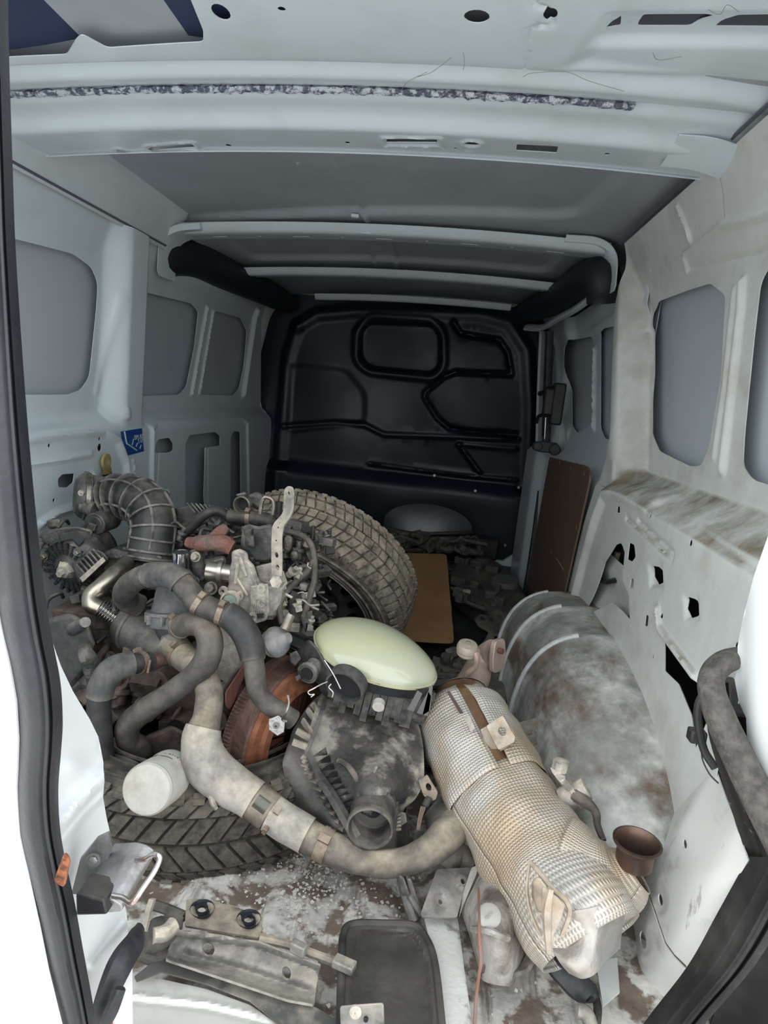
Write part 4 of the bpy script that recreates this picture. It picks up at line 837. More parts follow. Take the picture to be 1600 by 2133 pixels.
def clamp(pts_i, T_, r, name='hose_clamp', parent=None, w=0.010, m=CLAMP, ear=True):
    q = M(); f_ = frame(pts_i, T_); q.lathe([(r-0.002,-w/2),(r+0.0018,-w/2),(r+0.0018,w/2),(r-0.002,w/2)], f_, 28)
    if ear: q.box((r,-0.006,-w/2),(r+0.009,0.006,w/2), f_ @ Matrix.Rotation(2.2,4,'Z')); q.tube([f_ @ Vector((r+0.004,-0.012,0)), f_ @ Vector((r+0.004,0.012,0))], 0.0022, 6)
    return q.build(name, m, parent)
def hose(name, pts, r, m, clamps=(), sleeves=(), label=None, parent=eng, n=16, flat=None):
    P_ = [W(u, v, y=y) for u, v, y in pts]; q = M(); q.tube(P_, r, n, 6, flat=flat); o = q.build(name, m, parent, label=label, jit=0.0012, jscale=25)
    Q = catmull(P_, 6); R_ = interp(list(r), 6) if isinstance(r, (list, tuple)) else [r]*len(Q)
    for t, mm_ in clamps:
        i = min(len(Q)-2, max(1, int(t*(len(Q)-1)))); clamp(Q[i], Q[i+1]-Q[i-1], R_[i], parent=o, m=mm_ or CLAMP)
    for t0_, t1_, mm_, extra, lab in sleeves:
        i0, i1 = int(t0_*(len(Q)-1)), int(t1_*(len(Q)-1)); q = M(); q.tube(Q[i0:i1+1], [x+extra for x in R_[i0:i1+1]], n+4, 1, smooth=False, cap=False); q.build('hose_sleeve', mm_, o, label=lab, solid=0.0015, jit=0.001, jscale=30)
    return o
SLV = mat('ribbed_grey_sleeve', (0.085,0.088,0.092), 0.7, streak=((0.05,0.05,0.053),(60,60,9),0.4,0.6), dust=(0.22,0.21,0.19), dust_amt=0.5)
hose('coolant_hose', [(292,1262,1.27),(266,1250,1.25),(262,1228,1.22),(290,1204,1.18),(330,1196,1.16),(365,1203,1.14),(390,1228,1.13),(412,1252,1.12),(440,1268,1.12),(472,1280,1.12),(500,1302,1.115),(520,1340,1.11),(530,1390,1.10),(538,1440,1.09),(560,1468,1.085),(590,1485,1.085),(612,1500,1.09)],
     [0.022,0.024,0.023,0.021,0.021,0.021,0.021,0.021,0.020,0.021,0.022,0.022,0.0185,0.0175,0.0175,0.017,0.017], HOSE, [(0.45,None),(0.545,None)], [(0.57,0.73,HOSED,0.0022,'smooth black rubber outer sleeve'),(0.22,0.35,SLV,0.002,'pale fabric sleeve')], label='grey coolant hose arching over the thermostat housing')
hose('coolant_hose', [(372,1306,1.17),(395,1300,1.14),(425,1308,1.12),(438,1340,1.11),(428,1380,1.10),(395,1415,1.10),(350,1448,1.10),(300,1480,1.11),(268,1510,1.12),(268,1540,1.13),(290,1562,1.15),(300,1590,1.18)],
     [0.021,0.021,0.022,0.023,0.023,0.021,0.021,0.022,0.023,0.022,0.024,0.020], HOSE, [(0.03,None)], label='dark bent coolant hose crossing in front of the block')
hose('coolant_hose', [(312,1378,1.15),(282,1382,1.12),(245,1390,1.10),(218,1415,1.09),(207,1455,1.09),(208,1510,1.09),(215,1570,1.09),(228,1630,1.09)],
     [0.018,0.019,0.021,0.021,0.021,0.021,0.020,0.018], HOSED, [(0.10,None),(0.93,mat('pale_clamp',(0.40,0.37,0.33),0.4,0.5))], [(0.18,0.55,SLV,0.002,'grey ribbed fabric sleeve')], label='black hose with grey ribbed sleeve on its bend')
mm = M(); mm.tube([W(230,1640,y=1.09),W(232,1658,y=1.08),W(232,1668,y=1.08)], [0.015,0.014,0.012], 12); mm.build('hose_connector', PLAS, eng); clamp(W(232,1648,y=1.085), Vector((0,0,1)), 0.016, 'steel_ring', eng, 0.005, CHROME, False)
mm = M(); mm.tube([W(312,1378,y=1.15),W(340,1374,y=1.17),W(375,1365,y=1.20)], [0.014,0.013,0.015], 12); mm.build('rusty_water_pipe', RUSTD, eng, jit=0.004, jscale=40)
mm = M(); mm.tube([W(262,1600,y=1.14),W(248,1625,y=1.12),W(240,1650,y=1.12)], [0.05,0.045,0.03], 16); mm.build('pump_housing', ALUD, eng, jit=0.005, jscale=25)
# --- ribbed manifold behind
mm = M(); PP([(348,1062),(400,1050),(455,1052),(500,1072),(505,1108),(440,1112),(360,1100)], 1.52, .09, gu=.02, m=mm); mf = mm.build('inlet_manifold', PLAS, eng, bevel=0.005)
for k in range(13):
    mm = M(); u = 388+9*k; v = 1047+0.012*(u-388)**1.55; PP([(u,v),(u+3,v),(u+20,v+20),(u+17,v+21)], 1.505, .05, m=mm); mm.build('manifold_fin', PLASG, mf)
mm = M(); PP([(400,1110),(430,1085),(470,1090),(500,1095),(540,1110),(545,1135),(470,1135)], 1.50, .05, m=mm); mm.build('fuel_rail', ALUD, eng, bevel=0.006, jit=0.004, jscale=40)
hose('vacuum_hose', [(378,1118,1.46),(405,1092,1.44),(432,1068,1.43),(458,1066,1.44),(485,1082,1.45),(520,1090,1.46)], 0.011, HOSED)
hose('vent_hose', [(478,1075,1.44),(520,1078,1.43),(560,1085,1.43),(585,1095,1.44)], [0.014,0.016,0.017,0.014], HOSE, [(0.35,None)])
mm = M(); mm.tube([W(395,1130,y=1.36),W(420,1133,y=1.34),W(445,1130,y=1.33),W(470,1135,y=1.33),W(485,1142,y=1.33)], [0.012,0.018,0.018,0.020,0.016], 14); mm.tube([W(440,1130,y=1.34),W(458,1112,y=1.35),W(472,1098,y=1.36)], [0.015,0.014,0.011], 12); mm.build('red_wrapped_pipe', mat('faded_red_wrap',(0.24,0.105,0.082),0.85,col2=(0.18,0.12,0.10),grime=0.5,scale=30,bump=0.8), eng, jit=0.004, jscale=50, label='pipe in faded red heat wrap')
mm = M(); mm.tube([W(402,1150,y=1.34),W(412,1178,y=1.33),W(422,1205,y=1.33)], [0.016,0.017,0.016], 14); mm.build('casting_neck', ALUD, eng)
mm = M(); C2(377,1150,1.30,(0.03,0.1,-1),.0165,.045,mm,24,rim=.0015); mm.build('plated_sensor', CHROME, eng); mm = M(); PP([(338,1178),(345,1175),(348,1170),(352,1176),(359,1178),(359,1186),(338,1186)], 1.28, .012, m=mm); mm.build('blue_cap', mat('blue_plastic',(0.10,0.25,0.62),0.4), eng, bevel=0.001)
mm = M(); PP([(372,1182),(395,1186),(412,1205),(425,1240),(400,1238),(375,1215)], 1.27, .03, m=mm); mm.build('black_fitting', BLACK, eng, bevel=0.005)
mm = M(); s0 = W(430,1188,y=1.25); mm.lathe([(0.0004,0),(0.018,0),(0.0195,0.004),(0.0195,0.022),(0.024,0.023),(0.024,0.030),(0.017,0.031),(0.017,0.055)], frame(s0, (1,0.15,-.05)), 24); mm.build('pressure_sensor', mat('satin_steel',(0.45,0.42,0.37),0.3,0.9), eng)
mm = M()
for u, v, y_, r_ in ((404,1212,1.28,.010),(408,1160,1.30,.009),(395,1205,1.30,.009),(440,1225,1.30,.012)): mm.hexbolt(W(u,v,y=y_), (0,-1,.2), r_*.8, .012)
mm.build('head_bolts', ALUM, eng)
mm = M(); PP([(395,1175),(470,1150),(480,1260),(440,1275),(400,1240),(385,1215)], 1.33, .05, m=mm); mm.build('head_casting', ALUD, eng, bevel=0.01, jit=0.008, jscale=30)
# --- white-dusted timing cover
tc = M(); PP([(482,1148),(500,1143),(516,1150),(518,1165),(530,1178),(538,1200),(545,1215),(548,1250),(548,1290),(530,1298),(505,1290),(490,1262),(462,1240),(478,1220),(474,1200),(482,1170)], 1.24, .05, m=tc)
cov = tc.build('timing_cover', ALUM, eng, bevel=0.007, jit=0.0022, jscale=60, seg=3)
mm = M(); PP([(532,1180),(565,1172),(590,1190),(600,1215),(585,1235),(560,1230),(548,1245),(540,1215)], 1.26, .05, m=mm); PP([(522,1222),(560,1215),(562,1275),(555,1292),(530,1300),(520,1270)], 1.215, .05, m=mm)
mm.tube([W(560,1225,y=1.27),W(562,1250,y=1.26),W(560,1275,y=1.26)], 0.026, 16); mm.build('pump_casting', ALUM, eng, bevel=0.006, jit=0.003, jscale=50)
mm = M(); PP([(452,1310),(475,1300),(500,1305),(545,1330),(555,1370),(520,1385),(495,1400),(470,1440),(455,1460),(425,1430),(428,1400),(445,1390),(440,1340)], 1.20, .07, m=mm); mm.build('lower_casting', ALUM, eng, bevel=0.010, jit=0.007, jscale=28, seg=3)
mm = M()
for u, v in ((464,1232),(499,1242),(544,1226),(545,1256),(527,1285)): p = W(u,v,y=1.212 if u > 510 else 1.235); mm.lathe([(0.003,0.004),(0.0035,-0.001),(0.0085,-0.001),(0.0095,0.006)], frame(p,(0,1,0)), 18)
mm.build('bolt_bosses', ALUM, cov)
for u, v, w_, h_ in ((543,1281,14,4),(543,1287,14,3)):
    mm = M(); PP([(u-w_/2,v-h_/2),(u+w_/2,v-h_/2-2),(u+w_/2,v+h_/2-2),(u-w_/2,v+h_/2)], 1.208, .01, m=mm); mm.build('casting_slot', DARK, cov)
mm = M(); C2(479,1252,1.225,(0,1,-.1),.0145,.02,mm,24); mm.build('core_plug_green', mat('green_patina_plug',(0.23,0.33,0.29),0.5,0.3,dust=(0.4,0.4,0.36),dust_amt=0.4), cov, label='greenish core plug')
mm = M(); mm.lathe([(0.015,-0.004),(0.019,-0.004),(0.020,0.008),(0.015,0.008)], frame(W(479,1252,y=1.225),(0,1,-.1)), 24); mm.build('plug_rim', ALUM, cov)
mm = M()
for (a, b, c, d_) in ((500,1160,512,1200),(490,1200,515,1240),(520,1185,535,1225),(495,1175,490,1215)): mm.tube([W(a,b,y=1.238),W(c,d_,y=1.236)], 0.0035, 6)
for k in range(5): mm.tube([W(528+4*k,1258,y=1.213),W(527+4*k,1278,y=1.213)], 0.0015, 5)
mm.build('casting_ribs', ALUM, cov)
# --- lifting bracket strap
psheet('lifting_bracket', rp([(592,1022),(600,1013),(612,1016),(614,1030),(612,1062),(606,1078),(592,1096),(588,1120),(589,1160),(588,1205),(582,1222),(568,1218),(566,1180),(566,1130),(567,1100),(572,1090),(590,1070),(592,1050)], 5, 3), [ohole(603,1029,2.5,4), ohole(577,1157,3.5,6), ohole(579,1183,3.5,6), ohole(580,1100,1.5,2), ohole(576,1127,1.5,2)], [('line', [(603,1030),(602,1065)], 0.003, 6)], lambda a,b: 1.30-0.0006*(b-1015)+0.00002*a, mat('dusty_bracket_steel',(0.30,0.285,0.26),0.6,0.3,dust=(0.46,0.42,0.37),dust_amt=0.7), eng, res=12, fine=4, solid=0.006)
mm = M(); C2(575,1212,1.18,(0,1,-.2),.012,.03,mm,6); mm.build('bracket_bolt', ALUM, eng)
# --- solenoid valve block
mm = M(); PP([(505,1096),(520,1092),(540,1096),(568,1090),(568,1165),(552,1172),(530,1170),(515,1150),(500,1140)], 1.33, .06, m=mm); PP([(510,1112),(528,1108),(532,1142),(510,1140)], 1.30, .03, m=mm); vb = mm.build('valve_block', PLASG, eng, bevel=0.006, jit=0.002)
mm = M(); C2(518,1112,1.30,(0,-.3,1),.010,.014,mm,18); C2(537,1172,1.29,(0,.2,-1),.004,.03,mm,10); C2(525,1162,1.29,(0,.2,-1),.004,.025,mm,10); mm.build('valve_port', PLAS, vb)
mm = M(); o0 = W(503,1052,y=1.42); mm.lathe([(0.0155,0.03),(0.0155,0.0),(0.0175,-0.003),(0.020,0.0),(0.020,0.01),(0.018,0.012),(0.018,0.05)], frame(o0,(0.1,1,0)), 28); mm.build('outlet_ring', mat('satin_steel',(0.45,0.42,0.37),0.3,0.9), eng); mm = M(); C2(503,1052,1.44,(0.1,1,0),.0150,.01,mm); mm.build('outlet_bore', DARK, eng)
mm = M(); PP([(515,1032),(535,1025),(548,1028),(552,1045),(538,1065),(522,1050)], 1.44, .05, m=mm); PP([(490,1030),(512,1024),(516,1032),(494,1036)], 1.44, .03, m=mm); mm.build('actuator', ALUD, eng, bevel=0.006, jit=0.003)
mm = M(); mm.tube([W(542,1070,y=1.40),W(545,1048,y=1.40),W(552,1036,y=1.40),W(566,1040,y=1.40),W(570,1052,y=1.40),W(568,1072,y=1.40)], 0.0045, 8); mm.build('fuel_line', STEEL, eng); mm = M(); C2(581,1045,1.42,(0,0,-1),.0085,.035,mm); mm.build('black_peg', BLACK, eng)
# --- wiring loops at right
for pts in ([(592,1106,1.36),(620,1112,1.34),(645,1130,1.33),(655,1165,1.32),(655,1205,1.31),(645,1245,1.30),(632,1285,1.29)], [(655,1165,1.32),(640,1190,1.31),(612,1215,1.30),(592,1240,1.27),(582,1265,1.25),(588,1300,1.23)], [(600,1100,1.38),(640,1105,1.38),(660,1125,1.37),(662,1150,1.36)]):
    hose('wiring_loom', pts, 0.0065, HOSE, n=10)
for u, v in ((653,1095),(687,1102)):
    mm = M(); C2(u, v, 1.36, (0,0,-1), .0045, .03, mm, 10); PP([(u-10,v+32),(u+10,v+30),(u+11,v+52),(u-9,v+54)], 1.355, .02, m=mm); mm.build('injector_connector', BLACK, eng, bevel=0.002)
mm = M(); PP([(590,1120),(600,1112),(612,1118),(608,1150),(594,1155)], 1.33, .04, m=mm); PP([(612,1180),(640,1172),(650,1195),(630,1215),(610,1210)], 1.33, .05, m=mm); PP([(605,1150),(620,1145),(625,1165),(608,1170)], 1.31, .03, m=mm); PP([(600,1250),(640,1235),(645,1270),(620,1310),(600,1300)], 1.32, .05, m=mm); mm.build('pump_bodies', ALUD, eng, bevel=0.006, jit=0.005, jscale=40)
mm = M(); PP([(625,1280),(650,1272),(652,1292),(636,1318),(630,1300)], 1.29, .006, m=mm); mm.build('thin_bracket', ALUD, eng, bevel=0.001); mm = M(); mm.tube([W(640,1297,y=1.28),W(637,1312,y=1.28)], 0.002, 6); mm.build('bright_pin', CHROME, eng)
mm = M(); v0 = W(573,1338,y=1.20); mm.lathe([(0.0004,0.034),(0.010,0.034),(0.014,0.026),(0.024,0.018),(0.029,0.008),(0.030,0.0),(0.027,-0.004),(0.026,-0.012),(0.010,-0.02),(0.0004,-0.02)], frame(v0, Vector((0.75,-0.25,0.45))), 28); mm.build('vacuum_actuator', mat('grey_actuator',(0.20,0.205,0.215),0.5,dust=(0.36,0.34,0.31),dust_amt=0.5), eng)
mm = M(); C2(592,1312,1.18,(0.2,.5,.8),.009,.03,mm); mm.build('actuator_plug', STEEL, eng)
random.seed(11)
SM = [Vector((0,0,0))]
def clutter(name, n, box_, m, s0, s1, parent=eng):
    q = M()
    for _ in range(n):
        u = random.uniform(box_[0], box_[2]); v = random.uniform(box_[1], box_[3]); y = random.uniform(box_[4], box_[5]); p = W(u, v, y=y)
        rt = Matrix.Translation(p) @ Matrix.Rotation(random.uniform(0,6.28),4,'Z') @ Matrix.Rotation(random.uniform(-.8,.8),4,'X'); s = random.uniform(s0, s1)
        k = random.random()
        if k < 0.4: q.box((-s,-s*.6,-s*.5),(s,s*.6,s*.5), rt)
        elif k < 0.75: q.lathe([(0.0004,-s),(s*.5,-s),(s*.5,-s*.2),(s*.75,-s*.2),(s*.75,s*.2),(s*.4,s*.2),(s*.4,s),(0.0004,s)], rt, 12)
        else: q.tube([rt @ Vector((-s*2,0,0)), rt @ Vector((-s*.5,s*.6,s*.3)), rt @ Vector((s*.7,s*.2,s*.9)), rt @ Vector((s*2,0,0))], s*.22, 7, 4)
    return q.build(name, m, parent, kind='stuff', bevel=0.0015)
clutter('small_fittings', 60, (395,1095,660,1240,1.34,1.46), ALUD, .010, .022)
clutter('small_black_fittings', 60, (590,1110,690,1300,1.33,1.44), PLAS, .008, .018)
clutter('small_fittings', 34, (560,1180,650,1320,1.28,1.34), ALUM, .007, .014)
clutter('small_rusty_fittings', 50, (180,1400,480,1680,1.20,1.30), IRON, .014, .034)
clutter('small_black_fittings', 60, (190,1180,420,1420,1.36,1.46), PLAS, .012, .028)
clutter('small_black_fittings', 40, (100,1240,360,1420,1.30,1.42), PLAS, .014, .030)
clutter('small_fittings', 26, (330,1090,480,1150,1.44,1.52), ALUD, .010, .020)
clutter('small_fittings', 30, (85,1090,210,1180,1.44,1.52), ALUD, .012, .022)
# --- flywheel and clutch cover
fc = W(580,1512,y=1.235); fn = Vector((0.93,-0.33,-0.10)).normalized(); ff = frame(fc, fn)
mm = M(); mm.lathe([(0.0004,-0.042),(0.128,-0.042),(0.129,-0.024),(0.124,-0.022),(0.124,0.004),(0.120,0.008),(0.118,0.004),(0.095,0.004)], ff, 96); fw = mm.build('flywheel', RUSTD, eng, label='rust brown flywheel disc')
mm = M()
for k in range(112):
    q = ff @ Matrix.Rotation(2*math.pi*k/112,4,'Z'); mm.add([q @ Vector(p) for p in ((0.126,-0.0026,-0.041),(0.126,0.0026,-0.041),(0.1345,0.0014,-0.024),(0.1345,-0.0014,-0.039),(0.126,-0.0026,-0.022),(0.126,0.0026,-0.022),(0.1345,0.0014,-0.024),(0.1345,-0.0014,-0.039))], [(0,3,2,1),(4,5,6,7),(0,1,5,4),(1,2,6,5),(2,3,7,6),(3,0,4,7)])
mm.build('ring_gear_teeth', RUSTD, fw, smooth=False)
def cwob(a, z): return 1-0.035*max(0,math.cos(3*a))**6 if 0.01 < z < 0.03 else 1
mm = M(); mm.lathe([(0.116,0.002),(0.117,0.010),(0.114,0.016),(0.100,0.022),(0.097,0.030),(0.085,0.034),(0.082,0.028)], ff, 72, wob=cwob); cc = mm.build('clutch_cover', RUSTO, eng, label='bright orange rusty clutch cover', solid=0.003)
mm = M(); mm.lathe([(0.083,0.030),(0.080,0.018),(0.060,0.014),(0.045,0.016)], ff, 60); mm.build('pressure_plate', mat('brown_rust',(0.10,0.042,0.026),0.6,0.4,bump=0.3), cc)
for k in range(18):
    q = ff @ Matrix.Rotation(2*math.pi*k/18,4,'Z'); mm = M(); mm.add([q @ Vector(p) for p in ((0.078,-0.010,0.020),(0.078,0.010,0.020),(0.030,0.0032,0.030),(0.030,-0.0032,0.030),(0.078,-0.010,0.023),(0.078,0.010,0.023),(0.030,0.0032,0.033),(0.030,-0.0032,0.033))], [(0,3,2,1),(4,5,6,7),(0,1,5,4),(1,2,6,5),(2,3,7,6),(3,0,4,7)]); mm.build('spring_finger', MATS['brown_rust'], cc, smooth=False)
mm = M()
for k in range(6): a = 2*math.pi*k/6+.3; q = ff @ Vector((0.107*math.cos(a),0.107*math.sin(a),0.019)); mm.hexbolt(q, fn, 0.006, 0.005)
mm.build('cover_bolts', RUSTD, cc)
mm = M(); mm.lathe([(0.0004,0.010),(0.045,0.010)], ff, 30); mm.build('clutch_hub', DARK, cc)
mm = M(); PP([(468,1442),(505,1385),(530,1370),(515,1400),(500,1430),(492,1460),(478,1480),(468,1470)], 1.16, .02, gu=.1, m=mm); mm.build('bell_flange', mat('rust_red_flange',(0.17,0.075,0.06),0.5,0.4,bump=0.3), eng, bevel=0.004)
mm = M(); C2(472,1446,1.155,(0,1,0),.006,.01,mm); mm.build('flange_hole', DARK, eng)
# --- spring clip on hose end
mm = M(); PP([(560,1498),(580,1490),(594,1502),(592,1525),(578,1533),(560,1520)], 1.06, .006, m=mm); ck = mm.build('spring_clip', mat('zinc_clip',(0.5,0.5,0.5),0.3,0.8,bump=0.3), eng, bevel=0.001)
mm = M(); mm.lathe([(0.002,-0.001),(0.0055,-0.001),(0.0055,0.002)], frame(W(575,1512,y=1.058),(0,1,0)), 14); mm.build('clip_boss', STEEL, ck)
mm = M(); mm.tube([W(600,1448,y=1.05),W(602,1465,y=1.045),W(596,1485,y=1.04),W(588,1498,y=1.05),W(598,1503,y=1.05)], 0.002, 8); mm.build('clip_tail', STEEL, ck)
# --- oil filter
of0 = W(305,1645,y=0.955); of1 = W(366,1607,y=1.075); d = of1-of0
mm = M(); mm.lathe([(0.0004,-0.001),(0.030,-0.002),(0.0385,0.0),(0.0415,0.004),(0.0405,0.010),(0.042,0.013),(0.042,0.085),(0.0435,0.088),(0.0435,0.098),(0.030,0.104),(0.0004,0.104)], frame(of0, d), 48); fil = mm.build('oil_filter', mat('dusty_cream_paint',(0.46,0.45,0.395),0.55,col2=(0.32,0.29,0.24),scale=9,thr=(0.5,0.7),bump=0.08,grime=0.25), eng, label='cream coloured dusty oil filter canister')
def curved_text(body, size, r, z, a0, fr, m, parent):
    cu = bpy.data.curves.new('printed_text', 'FONT'); cu.body = body; cu.size = size; cu.extrude = 0.00005; o = bpy.data.objects.new('printed_text', cu); COL.objects.link(o)
    dg = bpy.context.evaluated_depsgraph_get(); me = bpy.data.meshes.new_from_object(o.evaluated_get(dg)); bpy.data.objects.remove(o)
    vs = []
    for v in me.vertices: a = a0 + v.co.x/r; vs.append(fr @ Vector(((r+0.0003+v.co.z)*math.cos(a), (r+0.0003+v.co.z)*math.sin(a), z - v.co.y)))
    q = M(); q.v = [tuple(v) for v in vs]; q.f = [tuple(p.vertices) for p in me.polygons]; return q.build('printed_text', m, parent, smooth=False, fix=False)
INK = mat('faded_ink', (0.16,0.15,0.13), 0.7); fo = frame(of0, d)
for a0 in (3.9, ): pass
def patch(a0, a1, z0, z1, m, name):
    q = M(); q.lathe([(0.0423,z0),(0.0423,z1)], fo, 10, a0, a1); q.build(name, m, fil)
va = (CAMP-of0).normalized(); loc = fo.inverted().to_3x3() @ (Vector((0.25,-0.3,1))); A0 = math.atan2(loc.y, loc.x)
curved_text('7 9214', 0.010, 0.0421, 0.074, A0-0.45, fo, INK, fil)
patch(A0-0.5, A0+0.1, 0.050, 0.054, INK, 'printed_bar'); patch(A0-1.0, A0-0.6, 0.050, 0.062, mat('dark_print',(0.05,0.05,0.05),0.6), 'printed_mark')
# --- odds below the engine on the tyre
mm = M(); mm.tube([W(420,1700,y=1.02),W(432,1680,y=1.04),W(440,1665,y=1.06)], 0.010, 4, 2); mm.build('square_tube_end', PLASG, eng)
mm = M(); PP([(405,1620),(430,1615),(440,1640),(455,1650),(450,1668),(420,1672),(408,1650)], 1.06, .05, m=mm); mm.build('mount_casting', ALUM, eng, bevel=0.006)
mm = M(); mm.tube([W(432,1635,y=1.02),W(437,1650,y=1.01),W(443,1672,y=1.0),W(450,1685,y=1.0)], [0.004,0.005,0.005,0.004], 8); mm.build('pale_cable_end', ALUM, eng)
# ================================================================ BIG GREY INTAKE HOSE
BH = mat('dusty_big_hose', (0.13,0.12,0.105), 0.8, col2=(0.07,0.064,0.055), scale=14, dust=(0.38,0.345,0.29), dust_amt=0.9, bump=0.2, bscale=200)
BHS = mat('pale_fabric_sleeve', (0.34,0.32,0.29), 0.85, dust=(0.47,0.44,0.39), dust_amt=0.8, bump=0.15, bscale=300)
bh_root = empty('intake_hose', 'long thick pale grey hose curving from the engine over the tyre to the right', 'hose', (-0.3,1.05,0.15))
HP = [(352,1345,1.20),(382,1368,1.17),(418,1400,1.13),(436,1440,1.10),(432,1490,1.08),(420,1540,1.06),(430,1590,1.045),(470,1628,1.035),(520,1660,1.03),(575,1700,1.02),(640,1740,1.01),(700,1772,1.0),(760,1795,1.0),(830,1797,1.0),(890,1775,1.01),(935,1735,1.04),(965,1700,1.09)]
HR = [0.024,0.026,0.026,0.024,0.025,0.031,0.036,0.034,0.030,0.028,0.027,0.026,0.022,0.022,0.025,0.029,0.030]
hose('hose_tube', HP, HR, BH, [(0.055,None),(0.565,None),(0.66,None),(0.672,None)], [(0.29,0.52,BHS,0.0025,'pale grey fabric sleeve over the bend'),(0.56,0.635,BHS,0.002,'pale fabric sleeve')], parent=bh_root, n=20)
PQ = catmull([W(u,v,y=y) for u,v,y in HP], 6); i = int(.54*(len(PQ)-1)); T_ = PQ[i+1]-PQ[i-1]
mm = M(); mm.lathe([(0.0305,-0.018),(0.0315,-0.016),(0.0315,0.016),(0.0305,0.018)], frame(PQ[i], T_), 32); cl_ = mm.build('joint_collar', mat('brownish_steel',(0.22,0.19,0.155),0.45,0.6,dust=(0.36,0.32,0.27),dust_amt=0.6), bh_root)
q_ = frame(PQ[i], T_); lc = q_.inverted().to_3x3() @ Vector((-.1,-.7,.7)); aa = math.atan2(lc.y, lc.x)
mm = M(); mm.lathe([(0.0318,-0.012),(0.0322,-0.012),(0.0322,0.012),(0.0318,0.012)], q_, 10, aa-.35, aa+.35); mm.build('tape_patch', mat('shiny_tape',(0.10,0.095,0.08),0.2,0.6), cl_)
mm = M(); mm.box((0.031,-.006,-.004),(.040,.006,.004), frame(PQ[int(.565*(len(PQ)-1))], T_) @ Matrix.Rotation(aa+.9,4,'Z')); mm.build('clamp_screw', CLAMP, cl_, bevel=0.001)
# ================================================================ AIR FILTER BOX
AB = mat('dusty_airbox_plastic', (0.028,0.029,0.032), 0.55, col2=(0.33,0.30,0.255), scale=8, thr=(0.455,0.53), dust=(0.42,0.385,0.33), dust_amt=0.2, bump=0.3, bscale=120, detail=10)
ABD = mat('dusty_airbox_dark', (0.035,0.034,0.033), 0.65, col2=(0.20,0.185,0.16), scale=9, thr=(0.40,0.65), bump=0.3, bscale=120, detail=10)
ab = empty('air_filter_box', 'dusty black air filter box with round open outlet, ribbed left side', 'car part', (-0.09,1.15,0.02))
# lid: domed surface spanned over measured corners
lid = [[(672,1440,1.25),(740,1430,1.27),(810,1440,1.27),(862,1480,1.24)],
       [(655,1490,1.18),(730,1490,1.19),(810,1500,1.20),(880,1545,1.18)],
       [(640,1545,1.13),(715,1560,1.13),(800,1570,1.12),(882,1610,1.13)],
       [(655,1600,1.10),(715,1625,1.07),(790,1625,1.05),(868,1655,1.10)],
       [(690,1660,1.07),(725,1670,1.05),(780,1672,1.03),(845,1680,1.10)],
       [(722,1705,1.07),(745,1712,1.06),(790,1715,1.06),(835,1700,1.13)]]
rows = [catmull([W(*p[:2], y=p[2]) for p in r_], 10) for r_ in lid]; cols = [catmull([r_[j] for r_ in rows], 8) for j in range(len(rows[0]))]
def dome(p, i, j): 
    return p
mm = M(); mm.strip(cols); lido = mm.build('lid', AB, ab, solid=0.003, jit=0.006, jscale=14)
# ribbed lower body at the left
body = [[(672,1445,1.25),(640,1475,1.22),(612,1520,1.18),(600,1560,1.14)],
        [(655,1500,1.17),(632,1530,1.16),(605,1565,1.12),(588,1590,1.10)],
        [(640,1555,1.125),(640,1600,1.10),(622,1620,1.09),(592,1610,1.10)],
        [(668,1610,1.10),(665,1650,1.07),(635,1665,1.07),(604,1660,1.10)],
        [(705,1670,1.07),(700,1705,1.04),(680,1715,1.04),(620,1690,1.10)],
        [(735,1735,1.03),(735,1750,1.03),(715,1745,1.06),(640,1715,1.12)]]
rows = [catmull([W(*p[:2], y=p[2]) for p in r_], 8) for r_ in body]; cols = [catmull([r_[j] for r_ in rows], 8) for j in range(len(rows[0]))]
mm = M(); mm.strip(cols); mm.build('lower_body', ABD, ab, solid=0.003, jit=0.002, jscale=20)
# hidden sides: simple closing shell behind
mm = M(); mm.prism([(-0.20,1.14),(-0.06,1.06),(0.0,1.07),(0.015,1.20),(-0.03,1.30),(-0.16,1.29)], 0.015, 0.20); mm.build('base_shell', ABD, ab, bevel=0.01)
def lidp(fu, fv, off=0.0):
    n_ = len(cols_l); i = min(n_-1, int(fu*(n_-1))); c = cols_l[i]; j = min(len(c)-1, int(fv*(len(c)-1))); return c[j]+(CAMP-c[j]).normalized()*off
mm = M(); mm.tube([W(680,1445,y=1.24),W(664,1500,y=1.165),W(648,1545,y=1.12),W(637,1568,y=1.105)], 0.006, 4, 4, flat=0.7); mm.tube([W(637,1568,y=1.105),W(655,1605,y=1.085),W(690,1655,y=1.05),W(725,1715,y=1.02),W(742,1745,y=1.01)], 0.009, 4, 4, flat=0.6); mm.build('lid_seam', ABD, ab)
random.seed(5)
for k in range(10):                              # buttress ribs under the seam
    t = k/9; u = 646+82*t; v = 1590+150*t; mm = M()
    a = W(u, v, y=1.085-0.06*t); b = W(u-20-5*t, v-4+8*(1-t), y=1.075-0.03*t); c = W(u-5, v+8, y=1.06-0.05*t); b2 = b+Vector((0,0,-.006)); w_ = (a-b).cross(c-b).normalized()*0.0015
    mm.add([a-w_, b-w_, c-w_, a+w_, b+w_, c+w_], [(0,1,2),(5,4,3),(0,3,4,1),(1,4,5,2),(2,5,3,0)]); mm.build('buttress_rib', AB, ab, smooth=False)
